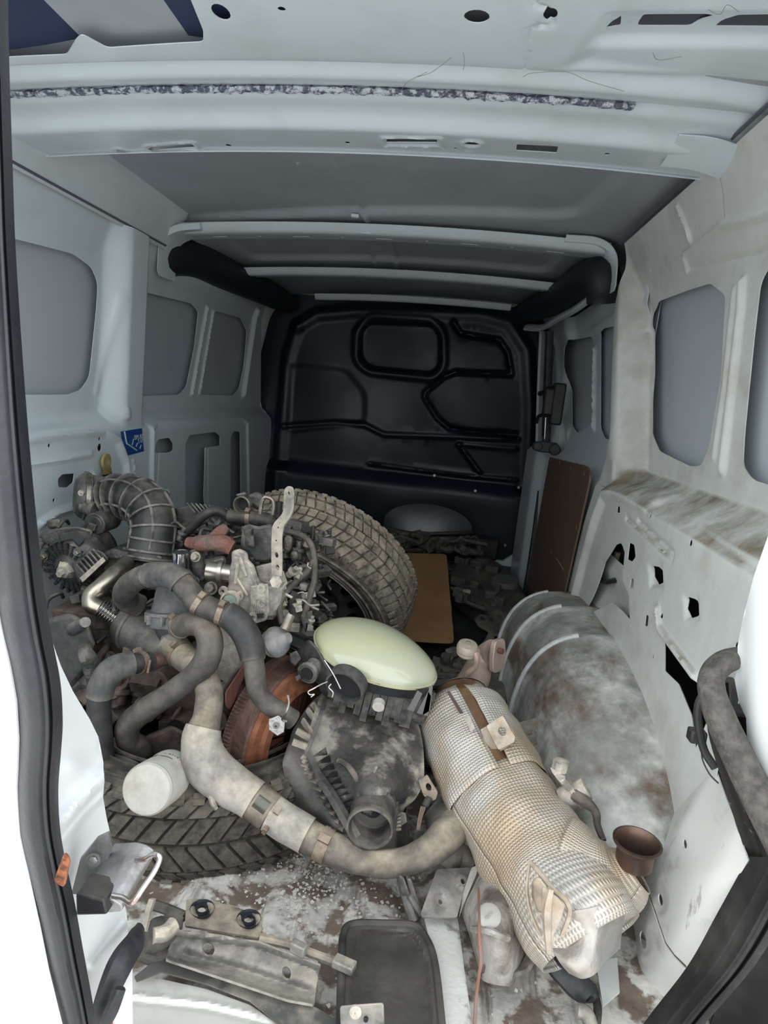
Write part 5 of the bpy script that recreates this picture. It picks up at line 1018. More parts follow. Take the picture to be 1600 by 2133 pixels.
for k in range(9):                               # ribs on the lid edge
    t = k/8; u = 652+60*t; v = 1575+120*t; mm = M(); a = W(u, v, y=1.095-0.04*t); b = W(u+28, v-18, y=1.075-0.035*t); c = W(u+30, v-4, y=1.085-0.035*t); w_ = Vector((0,0.0,0.0015))
    mm.add([a-w_, b-w_, c-w_, a+w_, b+w_+Vector((0,-.008,.004)), c+w_], [(0,1,2),(5,4,3),(0,3,4,1),(1,4,5,2),(2,5,3,0)]); mm.build('lid_rib', AB, ab, smooth=False)
for k in range(6): mm = M(); mm.box((-.004,-.0015,-.004),(.004,.0015,.004), Matrix.Translation(W(632+2.6*k,1578+8*k,y=1.09-.004*k)) @ Matrix.Rotation(.6,4,'Y')); mm.build('seam_tooth', AB, ab)
for (a, b, c, d_) in ((640,1478,664,1512),(630,1500,655,1535),(618,1522,648,1540),(610,1545,640,1556),(650,1465,668,1490)):
    mm = M(); mm.bar(W(a,b,y=1.20-0.0011*(b-1465)), W(c,d_,y=1.19-0.0012*(d_-1490)), 0.004, 0.012); mm.build('side_rib', AB, ab)
mm = M(); mm.tube([W(783,1598,y=1.075),W(770,1630,y=1.05),W(762,1665,y=1.03)], 0.005, 8, 4, flat=0.6); mm.build('stiffening_rib', AB, ab)
mm = M(); mm.tube([W(705,1585,y=1.105),W(720,1592,y=1.095),W(735,1608,y=1.075),W(755,1640,y=1.05)], 0.006, 8, 4); mm.build('moulded_step', AB, ab)
# outlet duct
d0 = W(770,1727,y=0.995); d1 = W(778,1675,y=1.06); d = (d0-d1); L = d.length
mm = M(); mm.lathe([(0.040,0),(0.0385,L*.15),(0.040,L*.17),(0.037,L*.22),(0.0365,L*.8),(0.0385,L*.84),(0.0385,L),(0.035,L*1.01),(0.0345,L*.9),(0.033,L*.3),(0.02,L*.12)], frame(d1, d), 44); mm.build('outlet_duct', mat('dark_duct_plastic',(0.03,0.031,0.034),0.5,dust=(0.30,0.28,0.25),dust_amt=0.55,bump=0.15), ab)
mm = M(); mm.lathe([(0.0004,L*.25),(0.0335,L*.25)], frame(d1, d), 30); mm.build('duct_inside', mat('grey_dust',(0.10,0.095,0.085),0.9), ab)
mm = M()
for k in range(5): mm.tube([W(822,1700+7*k,y=1.08),W(836,1695+8*k,y=1.08)], 0.003, 6)
PP([(828,1690),(845,1693),(848,1712),(834,1722)], 1.10, .02, m=mm); mm.build('moulded_clip', AB, ab, bevel=0.001)
# ================================================================ YELLOWED HEADLAMP
hl_ = empty('headlamp', 'yellowed oval headlamp in a black housing on the air filter box', 'headlamp', (-0.08,1.25,0.30))
lc = W(784,1352,y=1.235); e1 = (W(903,1412,y=1.20)-W(665,1302,y=1.27)); e2 = (W(742,1272,y=1.36)-W(800,1425,y=1.14)) 
lf = axes(lc, e1, e2); A_ = e1.length/2*0.99; B_ = 0.084
LENS = mat('yellowed_lens', (0.50,0.49,0.30), 0.2, col2=(0.44,0.46,0.36), scale=5, thr=(0.40,0.62), coat=0.4, bump=0.03, bscale=30)
def egg(a): return (A_*math.cos(a)*(1.0+0.02*math.cos(2*a)), B_*math.sin(a)*(1.05-0.10*math.cos(a)))
rings = []
for r_, h_ in ((0.0,0.036),(0.25,0.0345),(0.5,0.029),(0.7,0.0215),(0.85,0.012),(0.94,0.004),(0.985,-0.002),(1.0,-0.008),(1.0,-0.014)):
    rings.append([lf @ Vector((egg(2*math.pi*k/64)[0]*r_, egg(2*math.pi*k/64)[1]*r_, h_)) for k in range(65)])
mm = M(); mm.strip(rings); ln = mm.build('lens', LENS, hl_, label='yellowed scratched plastic lens')
if (lf.to_3x3() @ Vector((0,0,1))).z < 0: print('LENS FLIPPED')
mm = M(); mm.strip([[lf @ Vector((egg(2*math.pi*k/64)[0]*r_, egg(2*math.pi*k/64)[1]*r_, h_)) for k in range(65)] for r_, h_ in ((1.0,-0.010),(1.018,-0.010),(1.018,-0.015),(1.0,-0.016))]); mm.build('lens_rim', mat('pale_lens_rim',(0.52,0.50,0.32),0.3,coat=0.3), hl_)
HB = mat('black_lamp_housing', (0.020,0.022,0.026), 0.42, dust=(0.20,0.20,0.20), dust_amt=0.2, bump=0.1)
def hrow(s_, h_, w_=0, dx=0): return [lf @ Vector((egg(2*math.pi*k/64)[0]*s_+dx, egg(2*math.pi*k/64)[1]*s_, h_+w_*math.sin(7*2*math.pi*k/64))) for k in range(65)]
mm = M(); mm.strip([hrow(1.01,-0.012), hrow(1.0,-0.024), hrow(0.99,-0.055,0.003), hrow(0.95,-0.085,0.006), hrow(0.76,-0.100,0.004), hrow(0.4,-0.105), hrow(0.02,-0.105)]); hs = mm.build('housing', HB, hl_, jit=0.004, jscale=25)
for k in range(26):
    a = -2.9+k*0.115; 
    if 5 <= k <= 8: continue
    x, y_ = egg(a); mm = M(); q0 = lf @ Vector((x*1.0,y_*1.0,-0.035)); q1 = lf @ Vector((x*1.02,y_*1.02,-0.080-0.01*(k%3))); mm.bar(q0, q1, 0.003, 0.012 if k < 18 else 0.02); mm.build('housing_rib', HB, hs)
def lp(u, v, y): return W(u, v, y=y)
bo_ = lp(718,1432,1.12)
mm = M(); mm.lathe([(0.030,0.01),(0.033,-0.004),(0.036,-0.004),(0.037,0.02)], frame(bo_, Vector((0.25,0.9,0.35))), 30); mm.build('bulb_opening', HB, hs); mm = M(); mm.lathe([(0.0004,0.008),(0.031,0.008)], frame(bo_, Vector((0.25,0.9,0.35))), 24); mm.build('bulb_hole', DARK, hs)
mm = M(); PP([(615,1360),(645,1330),(665,1350),(690,1400),(680,1425),(650,1420),(620,1400)], 1.19, .05, gu=-.05, m=mm); mm.build('side_bracket', HB, hs, bevel=0.006, jit=0.003)
mm = M(); C2(640,1403,1.16,(0.3,1,.2),.016,.03,mm,24,rim=.004); mm.build('adjuster_socket', PLASG, hs); mm = M(); C2(639,1404,1.158,(0.3,1,.2),.0125,.01,mm); mm.build('socket_bore', DARK, hs)
mm = M(); PP([(603,1362),(618,1355),(628,1372),(615,1388),(605,1380)], 1.19, .03, m=mm); PP([(614,1410),(624,1404),(628,1412),(618,1420)], 1.16, .02, m=mm); mm.build('mounting_lug', PLASG, hs, bevel=0.002)
mm = M(); C2(788,1473,1.09,(0,1,.3),.0105,.012,mm,20); C2(788,1473,1.088,(0,1,.3),.004,.004,mm,12); mm.build('white_cap', mat('pale_plastic_cap',(0.42,0.40,0.36),0.5), hs)
for q in ([(848,1478),(870,1438),(880,1445),(862,1482)],[(868,1485),(892,1440),(898,1450),(892,1492)],[(880,1490),(895,1430),(902,1425),(896,1480)]):
    mm = M(); PP(q, 1.13, .012, m=mm); mm.build('clear_fin', mat('smoky_plastic',(0.10,0.10,0.10),0.25), hs)
mm = M(); mm.tube([lp(682,1420,1.10),lp(668,1426,1.09),lp(652,1435,1.08),(lp(642,1441,1.08)),lp(646,1447,1.08),lp(655,1446,1.08),lp(648,1452,1.08)], 0.0011, 8, 4); mm.tube([lp(676,1375,1.13),lp(695,1405,1.11),lp(710,1435,1.09)], 0.0011, 8, 4); mm.tube([lp(690,1425,1.09),lp(685,1432,1.09),lp(694,1442,1.09),lp(692,1452,1.09)], 0.001, 8, 3); mm.build('wire_spring', mat('bright_wire',(0.75,0.75,0.72),0.3,0.8), hs, label='bent bright wire spring clip')
# ================================================================ PARTICLE FILTER WITH EMBOSSED HEAT SHIELD
HS = bpy.data.materials.new('embossed_heat_shield'); HS.use_nodes = True; n = HS.node_tree; b = n.nodes['Principled BSDF']
uvn = n.nodes.new('ShaderNodeUVMap'); wv = []
for ax_ in ('X', 'Y'):
    k = n.nodes.new('ShaderNodeTexWave'); k.wave_type = 'BANDS'; k.bands_direction = ax_; k.wave_profile = 'SIN'; k.inputs['Scale'].default_value = 0.314; k.inputs['Distortion'].default_value = 0.6; k.inputs['Detail'].default_value = 1; k.inputs['Detail Scale'].default_value = 0.3
    n.links.new(uvn.outputs[0], k.inputs['Vector']); wv.append(k)
mu = n.nodes.new('ShaderNodeMath'); mu.operation = 'MULTIPLY'; n.links.new(wv[0].outputs['Fac'], mu.inputs[0]); n.links.new(wv[1].outputs['Fac'], mu.inputs[1])
tc_ = n.nodes.new('ShaderNodeTexCoord'); ns = n.nodes.new('ShaderNodeTexNoise'); ns.inputs['Scale'].default_value = 24; n.links.new(tc_.outputs['Object'], ns.inputs['Vector'])
ad_ = n.nodes.new('ShaderNodeMath'); ad_.operation = 'MULTIPLY_ADD'; ad_.inputs[1].default_value = 1.3; n.links.new(ns.outputs['Fac'], ad_.inputs[0]); n.links.new(mu.outputs[0], ad_.inputs[2])
bp = n.nodes.new('ShaderNodeBump'); bp.inputs['Strength'].default_value = 0.75; bp.inputs['Distance'].default_value = 0.0022; n.links.new(ad_.outputs[0], bp.inputs['Height']); n.links.new(bp.outputs[0], b.inputs['Normal'])
n2 = n.nodes.new('ShaderNodeTexNoise'); n2.inputs['Scale'].default_value = 7; n2.inputs['Detail'].default_value = 8; n.links.new(tc_.outputs['Object'], n2.inputs['Vector'])
cr = n.nodes.new('ShaderNodeValToRGB'); cr.color_ramp.elements[0].position = 0.36; cr.color_ramp.elements[0].color = (0.50,0.39,0.27,1); cr.color_ramp.elements[1].position = 0.54; cr.color_ramp.elements[1].color = (0.55,0.515,0.455,1)
n.links.new(n2.outputs['Fac'], cr.inputs[0]); n.links.new(cr.outputs[0], b.inputs['Base Color']); b.inputs['Metallic'].default_value = 0.35; b.inputs['Roughness'].default_value = 0.48
TAN = mat('tan_heat_shield_plain', (0.46,0.40,0.33), 0.5, 0.4, col2=(0.34,0.27,0.20), scale=16, dust=(0.48,0.42,0.35), dust_amt=0.6)
dp = empty('particle_filter', 'exhaust particle filter wrapped in dimpled silver and tan heat shield', 'car part', (0.2,1.05,0.02))
def shell(name, pts, rad, m, parent, n=48, a0=0.0, a1=2*math.pi, el=1.0, wob=0.0, cell=0.0058, closed=True, off=0.0, sub=8, seam=None, label=None, up=(0,0,1)):
    """skin around a path; UVs in cells so the dimples keep one size"""
    P_ = catmull(pts, sub); R_ = interp(rad, sub); me = bpy.data.meshes.new(name); vs = []; uv = []; org = ORG[dp.name]; s = 0; dpv = []
    for i, p in enumerate(P_):
        if i: s += (P_[i]-P_[i-1]).length
        T_ = (P_[min(i+1,len(P_)-1)]-P_[max(i-1,0)]).normalized(); x_ = T_.cross(Vector(up)).normalized(); y_ = x_.cross(T_)
        for k in range(n+1):
            a = a0+(a1-a0)*k/n; r_ = R_[i]+off; q = p + r_*(math.cos(a)*x_*el + math.sin(a)*y_)
            if wob:
                qq = q*16; nz = noise.noise(qq)+0.5*noise.noise(qq*2.3); q += (q-p).normalized()*wob*nz
            vs.append(q-org); uv.append((a*0.088/cell, s/cell))
    m_ = n+1; fs = [(i*m_+k, i*m_+k+1, (i+1)*m_+k+1, (i+1)*m_+k) for i in range(len(P_)-1) for k in range(n)]
    me.from_pydata([tuple(v) for v in vs], [], fs); l = me.uv_layers.new(name='UVMap')
    for lp_ in me.loops: l.data[lp_.index].uv = uv[lp_.vertex_index]
    me.polygons.foreach_set('use_smooth', [True]*len(me.polygons)); me.materials.append(m); o = bpy.data.objects.new(name, me); link(o, parent)
    q = o.modifiers.new('solid','SOLIDIFY'); q.thickness = 0.0015; q.offset = 0
    if label: o['label'] = label
    return o
p_top = W(972,1462,y=1.30); 
can = [W(975,1445,y=1.32), W(960,1480,y=1.28), W(945,1530,y=1.22), W(985,1610,y=1.14), W(1038,1690,y=1.06)]
# core can, then the wraps with a gap between them
CA = [W(958,1450,y=1.30), W(968,1500,y=1.25), W(1000,1575,y=1.18), W(1045,1665,y=1.10), W(1095,1745,y=1.02), W(1150,1830,y=0.95), W(1198,1905,y=0.89), W(1232,1965,y=0.86)]
mm = M(); mm.tube(CA[:6], [0.055,0.085,0.088,0.088,0.084,0.08], 32, 6); mm.build('core_can', mat('bronze_tinted_steel',(0.40,0.24,0.12),0.35,0.7,col2=(0.22,0.13,0.10),scale=20,thr=(0.4,0.65)), dp, label='bronze tinted steel can seen in the gap of the shield')
CU = CA[:4]; 
V = (CAMP-CA[2]).normalized()
# angle of the gap: measured towards the camera
def ang_of(i, u, v):
    P_ = CA; T_ = (P_[i+1]-P_[i-1]).normalized(); x_ = T_.cross(Vector((0,0,1))).normalized(); y_ = x_.cross(T_); d = (W(u,v,y=P_[i].y-0.07)-P_[i]); return math.atan2(d.dot(y_), d.dot(x_))
g = ang_of(2, 1028, 1572)
shell('upper_shield', CU, [0.052,0.090,0.094,0.094], HS, dp, a0=g+0.10, a1=g+2*math.pi-0.13, wob=0.006, n=64, label='dimpled upper shield, split along its front')
shell('lower_shield', CA[3:], [0.090,0.089,0.088,0.086,0.080], HS, dp, wob=0.006, n=72, label='dimpled lower shield, tan at the top and silvery lower down')
mm = M(); q_ = frame(CA[0]+Vector((0,0.004,0.004)), CA[0]-CA[1]); mm.lathe([(0.055,-0.004),(0.045,0.006),(0.034,0.008)], q_, 40); mm.build('end_cone', HS, dp)
# lower right branch towards the flanged outlet
br = [W(1165,1800,y=0.95), W(1230,1830,y=0.93), W(1285,1830,y=0.925), W(1322,1810,y=0.925)]
shell('outlet_branch', br, [0.070,0.064,0.052,0.034], HS, dp, wob=0.004, n=48, label='silvery crumpled shield on the outlet branch')
ob = W(1324,1748,y=0.94); 
of = frame(W(1322,1786,y=0.915), Vector((-0.02,-0.05,1)))
mm = M(); mm.lathe([(0.026,-0.01),(0.0265,0.014),(0.028,0.018),(0.034,0.024),(0.0345,0.027),(0.031,0.028),(0.0245,0.018),(0.0235,-0.01)], of, 44); mm.build('outlet_flange', mat('brown_oxidised_steel',(0.15,0.095,0.07),0.4,0.7,col2=(0.09,0.06,0.05),scale=20), dp, label='brown oxidised flared outlet'); mm = M(); mm.lathe([(0.0004,-0.008),(0.024,-0.008)], of, 24); mm.build('outlet_bore', DARK, dp)
# lower skirt
sk = [[(1105,1880,.86),(1160,1900,.835),(1215,1895,.82),(1300,1860,.855)],[(1140,1950,.83),(1180,1955,.82),(1235,1945,.81),(1302,1905,.85)],[(1165,1998,.80),(1195,2005,.79),(1240,1990,.80),(1298,1945,.86)],[(1185,2022,.80),(1215,2034,.79),(1245,2020,.80),(1290,1975,.86)]]
rows = [catmull([W(*p[:2], y=p[2]) for p in r_], 8) for r_ in sk]; cols_ = [catmull([r_[j] for r_ in rows], 6) for j in range(len(rows[0]))]
mm = M(); mm.strip(cols_); mm.build('torn_skirt', mat('silvery_plain_shield',(0.46,0.44,0.405),0.4,0.45,col2=(0.34,0.30,0.25),scale=10,thr=(0.45,0.7),bump=0.5,bscale=45,grime=0.3), dp, solid=0.0015, jit=0.005, jscale=22)
# oval pressing with lug
lug = [(1108,1835),(1118,1822),(1130,1830),(1160,1868),(1178,1885),(1170,1915),(1160,1940),(1150,1990),(1140,1985),(1125,1925),(1108,1880)]
mm = M(); PP([(1108,1835),(1118,1825),(1128,1832),(1140,1850),(1138,1905),(1120,1900),(1108,1870)], 0.80, .030, gu=-.03, m=mm); mm.build('raised_oval', TAN, dp, bevel=0.003)
mm = M(); PP([(1130,1845),(1160,1868),(1178,1886),(1168,1920),(1155,1945),(1148,1992),(1138,1988),(1132,1950),(1128,1900)], 0.782, .025, gv=-.02, m=mm); mm.build('hanger_lug', TAN, dp, bevel=0.002); mm = M(); mm.tube([W(1148,1850,y=.780),W(1140,1900,y=.776),W(1143,1985,y=.772)], [0.004,0.006,0.004], 8); mm.build('lug_fold', TAN, dp)
mm = M(); mm.tube([W(1104,1795,y=.85),W(1122,1815,y=.835),W(1150,1850,y=.82),W(1180,1878,y=.81),W(1186,1905,y=.805),W(1170,1950,y=.80)], 0.0035, 8, flat=0.6); mm.tube([W(1104,1795,y=.85),W(1098,1850,y=.835),W(1106,1900,y=.82),W(1128,1950,y=.81)], 0.003, 8, flat=0.6); mm.build('pressed_edge', TAN, dp)
# sensor tab with hole (right), tab (left)
def tab(name, outline, hole, y, gu=0, gv=0):
    u0 = outline[0][0]; v0 = outline[0][1]
    return psheet(name, rp(outline, 3, 3), [hole], [], lambda a,b: y+gu*(a-u0)/100+gv*(b-v0)/100, TAN, dp, res=12, fine=4, solid=0.004)
tab('sensor_tab', [(1014,1512),(1048,1490),(1074,1535),(1072,1545),(1040,1562),(1030,1545)], ohole(1047,1523,8.5,9.5), 1.085, -.03, -.03)
mm = M(); PP([(1000,1520),(1014,1512),(1030,1545),(1040,1562),(1025,1568),(1010,1545)], 1.10, .02, m=mm); PP([(1074,1535),(1072,1548),(1042,1566),(1040,1558)], 1.085, .03, m=mm); mm.build('tab_base', TAN, dp, bevel=0.002)
tab('mounting_tab', [(872,1625),(890,1614),(912,1650),(908,1664),(895,1668),(882,1655)], ohole(893,1639,6,9), 1.10)
# upper neck: pinkish elbow and flange
PNK = mat('pinkish_heat_oxide', (0.42,0.31,0.26), 0.55, 0.3, col2=(0.33,0.25,0.21), scale=10)
mm = M(); mm.tube([W(975,1438,y=1.33),W(990,1410,y=1.36),W(1000,1385,y=1.38),W(1016,1368,y=1.39),W(1030,1362,y=1.38)], [0.034,0.032,0.028,0.030,0.032], 24, 6); ne = mm.build('inlet_elbow', PNK, dp, label='pinkish oxidised inlet elbow')
mm = M(); q_ = frame(W(1036,1366,y=1.36), Vector((0.75,-0.6,0.1)), (0,0,1)); mm.prism(rp([(-.020,-.034),(.020,-.034),(.024,.0),(.018,.036),(-.018,.036),(-.024,0)], .012), -0.006, 0.006, q_); mm.build('inlet_flange', PNK, ne, bevel=0.002)
mm = M(); C2(1040,1355,1.35,(0.75,-.6,.1),.006,.009,mm); mm.build('flange_hole', mat('brown_rust2',(0.12,0.05,0.035),0.7), ne)
mm = M(); mm.tube([W(965,1425,y=1.32),W(975,1402,y=1.31),W(990,1388,y=1.30),W(993,1372,y=1.29),W(990,1358,y=1.29)], 0.0065, 10); ra = mm.build('bypass_pipe', PNK, dp)
mm = M(); q_ = frame(W(973,1352,y=1.30), Vector((0.05,-0.25,1))); mm.lathe([(0.0004,-0.014),(0.017,-0.014),(0.020,-0.010),(0.020,-0.004),(0.0215,-0.002),(0.0215,0.006),(0.019,0.012),(0.008,0.014),(0.0004,0.014)], q_, 28); mm.lathe([(0.009,0.012),(0.010,0.016),(0.006,0.016)], q_, 16); mm.build('pressure_capsule', mat('tan_capsule',(0.40,0.34,0.28),0.55,0.2), ra)
# side ledge and weld strip
mm = M(); mm.tube([W(1118,1635,y=1.08),W(1150,1690,y=1.03),W(1178,1735,y=.99),W(1225,1768,y=.96)], 0.005, 6, 5, flat=0.5); mm.build('shield_seam', TAN, dp)
mm = M(); PP([(930,1441),(936,1438),(950,1460),(968,1490),(985,1520),(978,1525),(960,1490)], 1.165, .004, m=mm); mm.build('shield_clip', mat('dark_scorched',(0.07,0.045,0.035),0.6), dp)
mm = M(); PP([(968,1492),(978,1490),(990,1518),(980,1524)], 1.12, .004, m=mm); mm.build('bright_strip', ALUM, dp)
# oxygen sensors on the right side
mm = M(); s0 = W(1172,1668,y=1.04); s1 = W(1226,1640,y=1.04); mm.lathe([(0.020,0),(0.020,0.02),(0.0225,0.021),(0.0225,0.028),(0.018,0.029),(0.018,0.045),(0.0004,0.047)], frame(s0, s1-s0), 24); sn = mm.build('sensor_boss', ALUM, dp)
mm = M(); mm.tube([W(1185,1640,y=1.03),W(1172,1625,y=1.02),W(1168,1605,y=1.02)], 0.006, 8); mm.tube([W(1165,1605,y=1.02),W(1168,1585,y=1.02)], 0.013, 8); mm.build('sensor_body', ALUM, dp, jit=0.002)
mm = M(); PP([(1146,1598),(1160,1606),(1178,1618),(1172,1634),(1160,1622),(1150,1608)], 1.01, .002, m=mm); mm.build('torn_foil', mat('crumpled_foil',(0.6,0.57,0.52),0.3,0.7,bump=0.5,bscale=60), dp)
hose('sensor_cable', [(1196,1655,1.03),(1215,1668,1.02),(1240,1690,1.01),(1245,1720,1.0),(1258,1752,.98)], [0.011,0.010,0.007,0.0055,0.005], mat('brown_cable_sheath',(0.06,0.05,0.045),0.7,dust=(0.25,0.22,0.19),dust_amt=0.5), parent=dp, n=10)
for q in ob, : pass
# ================================================================ BROWN BOARDS
def plank(pts, t, m):                            # 3D outline, thickness along its normal
    n_ = (pts[1]-pts[0]).cross(pts[2]-pts[1]).normalized()*t; k = len(pts)
    return m.add([p for p in pts]+[p-n_ for p in pts], [tuple(range(k)), tuple(range(2*k-1,k-1,-1))]+[(i,(i+1)%k,(i+1)%k+k,i+k) for i in range(k)])
BRD = mat('tan_hardboard', (0.40,0.225,0.10), 0.6, col2=(0.30,0.165,0.075), scale=5, thr=(0.45,0.75), bump=0.05)
BRD2 = mat('dark_brown_hardboard', (0.125,0.078,0.052), 0.5, col2=(0.17,0.12,0.09), scale=5, thr=(0.5,0.75))
c = [W(690,1140,y=3.0), W(926,1152,y=3.0), W(946,1340,y=2.1), W(690,1330,y=2.1)]
c[3] = W(700,1325,y=2.1)
def on_plane(u, v):                              # the plane of the tan board
    n_ = (c[1]-c[0]).cross(c[2]-c[1]); d = RM @ Vector(((u-800)/F_PX,(v-1066.5)/F_PX,1.0)); t = (c[1]-CAMP).dot(n_)/d.dot(n_); return CAMP+d*t
tb = empty('hardboard_panel', 'tan brown hardboard panel with drilled corner lying beside the leaning spare wheel', 'panel', (0.0,2.4,0.10))
OX = c[1]; ex = (c[0]-c[1]).normalized(); ey = (c[2]-c[1]); ey = (ey-ey.dot(ex)*ex).normalized()
def loc2(u, v): p = on_plane(u, v)-OX; return (p.dot(ex), p.dot(ey))
def hole_at(u, v, r): a = loc2(u, v); return circ(a[0], a[1], r, 12)
sheet('board', rp([loc2(690,1150),loc2(930,1155),loc2(946,1340),loc2(700,1325)], [.01,.03,.03,.01]), [hole_at(918,1161,.007), hole_at(927,1236,.008), hole_at(936,1331,.008)], [], None, lambda a,b,h: OX+ex*a+ey*b+Vector((0,0,h)), BRD, tb, res=0.1, fine=0.02, solid=0.006)
db = empty('hardboard_panel', 'dark brown hardboard panel screwed upright inside the sliding door', 'panel', (0.45,2.5,0.05))
XB = 0.442
P_ = rp(YZ([(1146,952),(1225,972),(1232,990),(1160,1312),(1092,1290),(1098,1225)], XB), [.02,.03,.03,.02,.02,.02])
sheet('board', P_, [hp(u, v, .008, x=XB) for u, v in ((1149,959),(1168,963),(1191,975),(1219,988),(1134,1008),(1130,1065),(1150,1150),(1203,1098),(1118,1233),(1142,1287),(1122,1287))], [], None, lambda a,b,h:(XB+h,a,b), BRD2, db, res=0.1, fine=0.02, solid=0.006)
mm = M(); mm.tube([W(1159,1163,x=XB-.004),W(1167,1175,x=XB-.004),W(1174,1187,x=XB-.004)], 0.0012, 5); mm.build('scratch_mark', mat('pale_scratch2',(0.35,0.33,0.30),0.6), db)
# ================================================================ THINGS AT THE BACK
BKD = mat('dusty_dark_plastic_back', (0.035,0.036,0.036), 0.7, col2=(0.075,0.073,0.068), scale=10, dust=(0.13,0.125,0.115), dust_amt=0.8, bump=0.4, bscale=60)
def lay(pts, z): return [W(u, v, z=z) for u, v in pts]
rl = empty('headlamp_unit', 'grey dusty headlamp back with a round cap near the bulkhead corner', 'car part', (0.25,2.7,0.03))
mm = M(); top = [(955,1165),(1010,1155),(1040,1170),(1062,1185),(1085,1215),(1106,1250),(1100,1270),(1060,1282),(1040,1275),(1010,1262),(985,1245),(945,1215),(935,1190)]
a = lay(top, 0.13); b_ = [Vector((p.x, p.y, 0.03)) for p in a]; n_ = len(a); mm.add(a+b_, [tuple(range(n_)), tuple(range(2*n_-1,n_-1,-1))]+[(i,i+n_,(i+1)%n_+n_,(i+1)%n_) for i in range(n_)]); mm.build('lamp_body', BKD, rl, bevel=0.02, seg=3)
mm = M(); p = W(1052,1210,z=0.15); mm.lathe([(0.0004,0.008),(0.052,0.008),(0.058,0.0),(0.060,-0.03)], frame(p,(-.1,-.15,1)), 36); mm.build('round_cap', mat('grey_dusty_cap',(0.10,0.098,0.092),0.7), rl)
random.seed(21)
for k in range(14):
    u = random.uniform(940,1050); v = random.uniform(1165,1265); p = W(u, v, z=.14); s = random.uniform(.012,.03); mm = M(); mm.box((-s,-s*.6,-.015),(s,s*.6,.018), Matrix.Translation(p) @ Matrix.Rotation(random.uniform(-.9,-.3),4,'Z')); mm.build('moulded_box', BKD, rl, bevel=0.003)
for q in ([(940,1225),(975,1245),(1005,1262)],[(945,1238),(980,1258),(1012,1270)],[(1000,1210),(1015,1235),(1028,1262)]):
    mm = M(); mm.tube([W(u,v,z=.13) for u,v in q], 0.008, 8); mm.build('rib', BKD, rl)
mm = M(); mm.box((-.012,-.008,-.01),(.012,.008,.01), Matrix.Translation(W(972,1234,z=.15)) @ Matrix.Rotation(.6,4,'Z')); mm.build('white_clip', mat('pale_plastic_cap',(0.42,0.40,0.36),0.5), rl)
dk = empty('wheel_trim_cover', 'dark domed smoky cover lying against the bulkhead', 'car part', (-0.1,3.4,0.05))
mm = M(); P1_ = W(800,1092,y=3.35); P2_ = W(982,1108,y=3.35); cx_ = (P1_+P2_)/2; hw = (P2_-P1_).length/2
rows = []
for j in range(10):
    t = j/9; rows.append([cx_ + Vector((hw*math.cos(a)*1.0, -0.02-0.12*math.sin(a)*t*0.5, 0.105*math.sin(a)*math.cos(t*1.35)-0.10*t+0.02)) for a in np.linspace(math.pi,0,28)])
mm.strip(rows); mm.build('cover_dome', mat('smoky_dark_dome',(0.045,0.048,0.052),0.28,col2=(0.07,0.072,0.075),scale=4), dk, solid=0.003)
mm = M(); mm.tube([W(800,1100,y=3.3),W(860,1112,y=3.25),W(930,1112,y=3.25),W(985,1110,y=3.3)], 0.012, 8); mm.build('cover_rim', BLACK, dk)
jk = empty('cable_bundle', 'dark tangled pile of cables and straps before the bulkhead', 'cables', (-0.1,3.0,0.02)); random.seed(31)
for k in range(26):
    u = random.uniform(800,985); v = random.uniform(1115,1150); p = W(u, v, y=3.1); q = M(); r_ = random.uniform(.006,.016)
    q.tube([p+Vector((random.uniform(-.09,.09), random.uniform(-.06,.06), random.uniform(-.03,.025))) for _ in range(5)], r_, 7, 5); q.build('cable', BKD, jk)
mm = M(); mm.tube([W(898,1150,y=2.95),W(893,1138,y=2.95),W(900,1126,y=2.95),W(915,1124,y=2.95)], 0.014, 6, 5, flat=0.4); mm.build('strap', BKD, jk)
pl_ = empty('plastic_sheet', 'dark plastic undertray sheet on the floor near the back right corner', 'panel', (0.45,3.1,0.01))
mm = M(); plank(lay([(1020,1158),(1096,1160),(1092,1175),(1110,1280),(1040,1265)], 0.02), 0.004, mm); mm.build('sheet', mat('greenish_black_plastic',(0.04,0.043,0.042),0.6), pl_)
ft = empty('floor_mat', 'black folded floor mat under the scrap in the middle of the floor', 'mat', (0.1,2.1,0.0))
mm = M(); rows = [[(x, y, 0.022+0.008*math.sin(x*19+y*7)+0.005*math.sin(y*23)) for x in np.linspace(-0.35,0.29,22)] for y in np.linspace(1.45,3.2,44)]; mm.strip(rows); mm.build('mat_sheet', mat('black_dusty_mat',(0.016,0.017,0.018),0.85,col2=(0.035,0.035,0.034),scale=8,bump=0.3), ft, solid=0.006)
# ---- long pressed rails right of centre
RL = mat('dull_green_grey_steel', (0.085,0.090,0.088), 0.5, 0.4, col2=(0.12,0.12,0.115), scale=8, dust=(0.20,0.19,0.17), dust_amt=0.7, bump=0.1)
rail1 = empty('crossmember', 'long dull steel crossmember with holes in its upper end', 'car part', (0.22,1.9,0.05))
def zpl(name, outline, holes, z0, gy, m, parent, feats=(), res=18, fine=6, solid=0.003):
    return sheet(name, outline, holes, list(feats), None, lambda a,b,h: (lambda p: p+Vector((0,0,h)))(W(a,b,z=z0+gy*(b-1400)/100)), m, parent, res=res, fine=fine, solid=solid)
zpl('web', rp([(988,1290),(1000,1280),(1020,1284),(1032,1275),(1040,1290),(1056,1298),(1064,1295),(1068,1330),(1068,1520),(1000,1510),(1005,1420),(1000,1350),(1018,1318),(1010,1312),(996,1305)], 3, 3), [ohole(1005,1289,5,4), ohole(1024,1291,5,4), ohole(1036,1329,7,4.5)], 0.11, -0.02, RL, rail1, [('line',[(1050,1320),(1050,1510)],0.012,6), ('line',[(1062,1300),(1064,1510)],-0.03,5)])
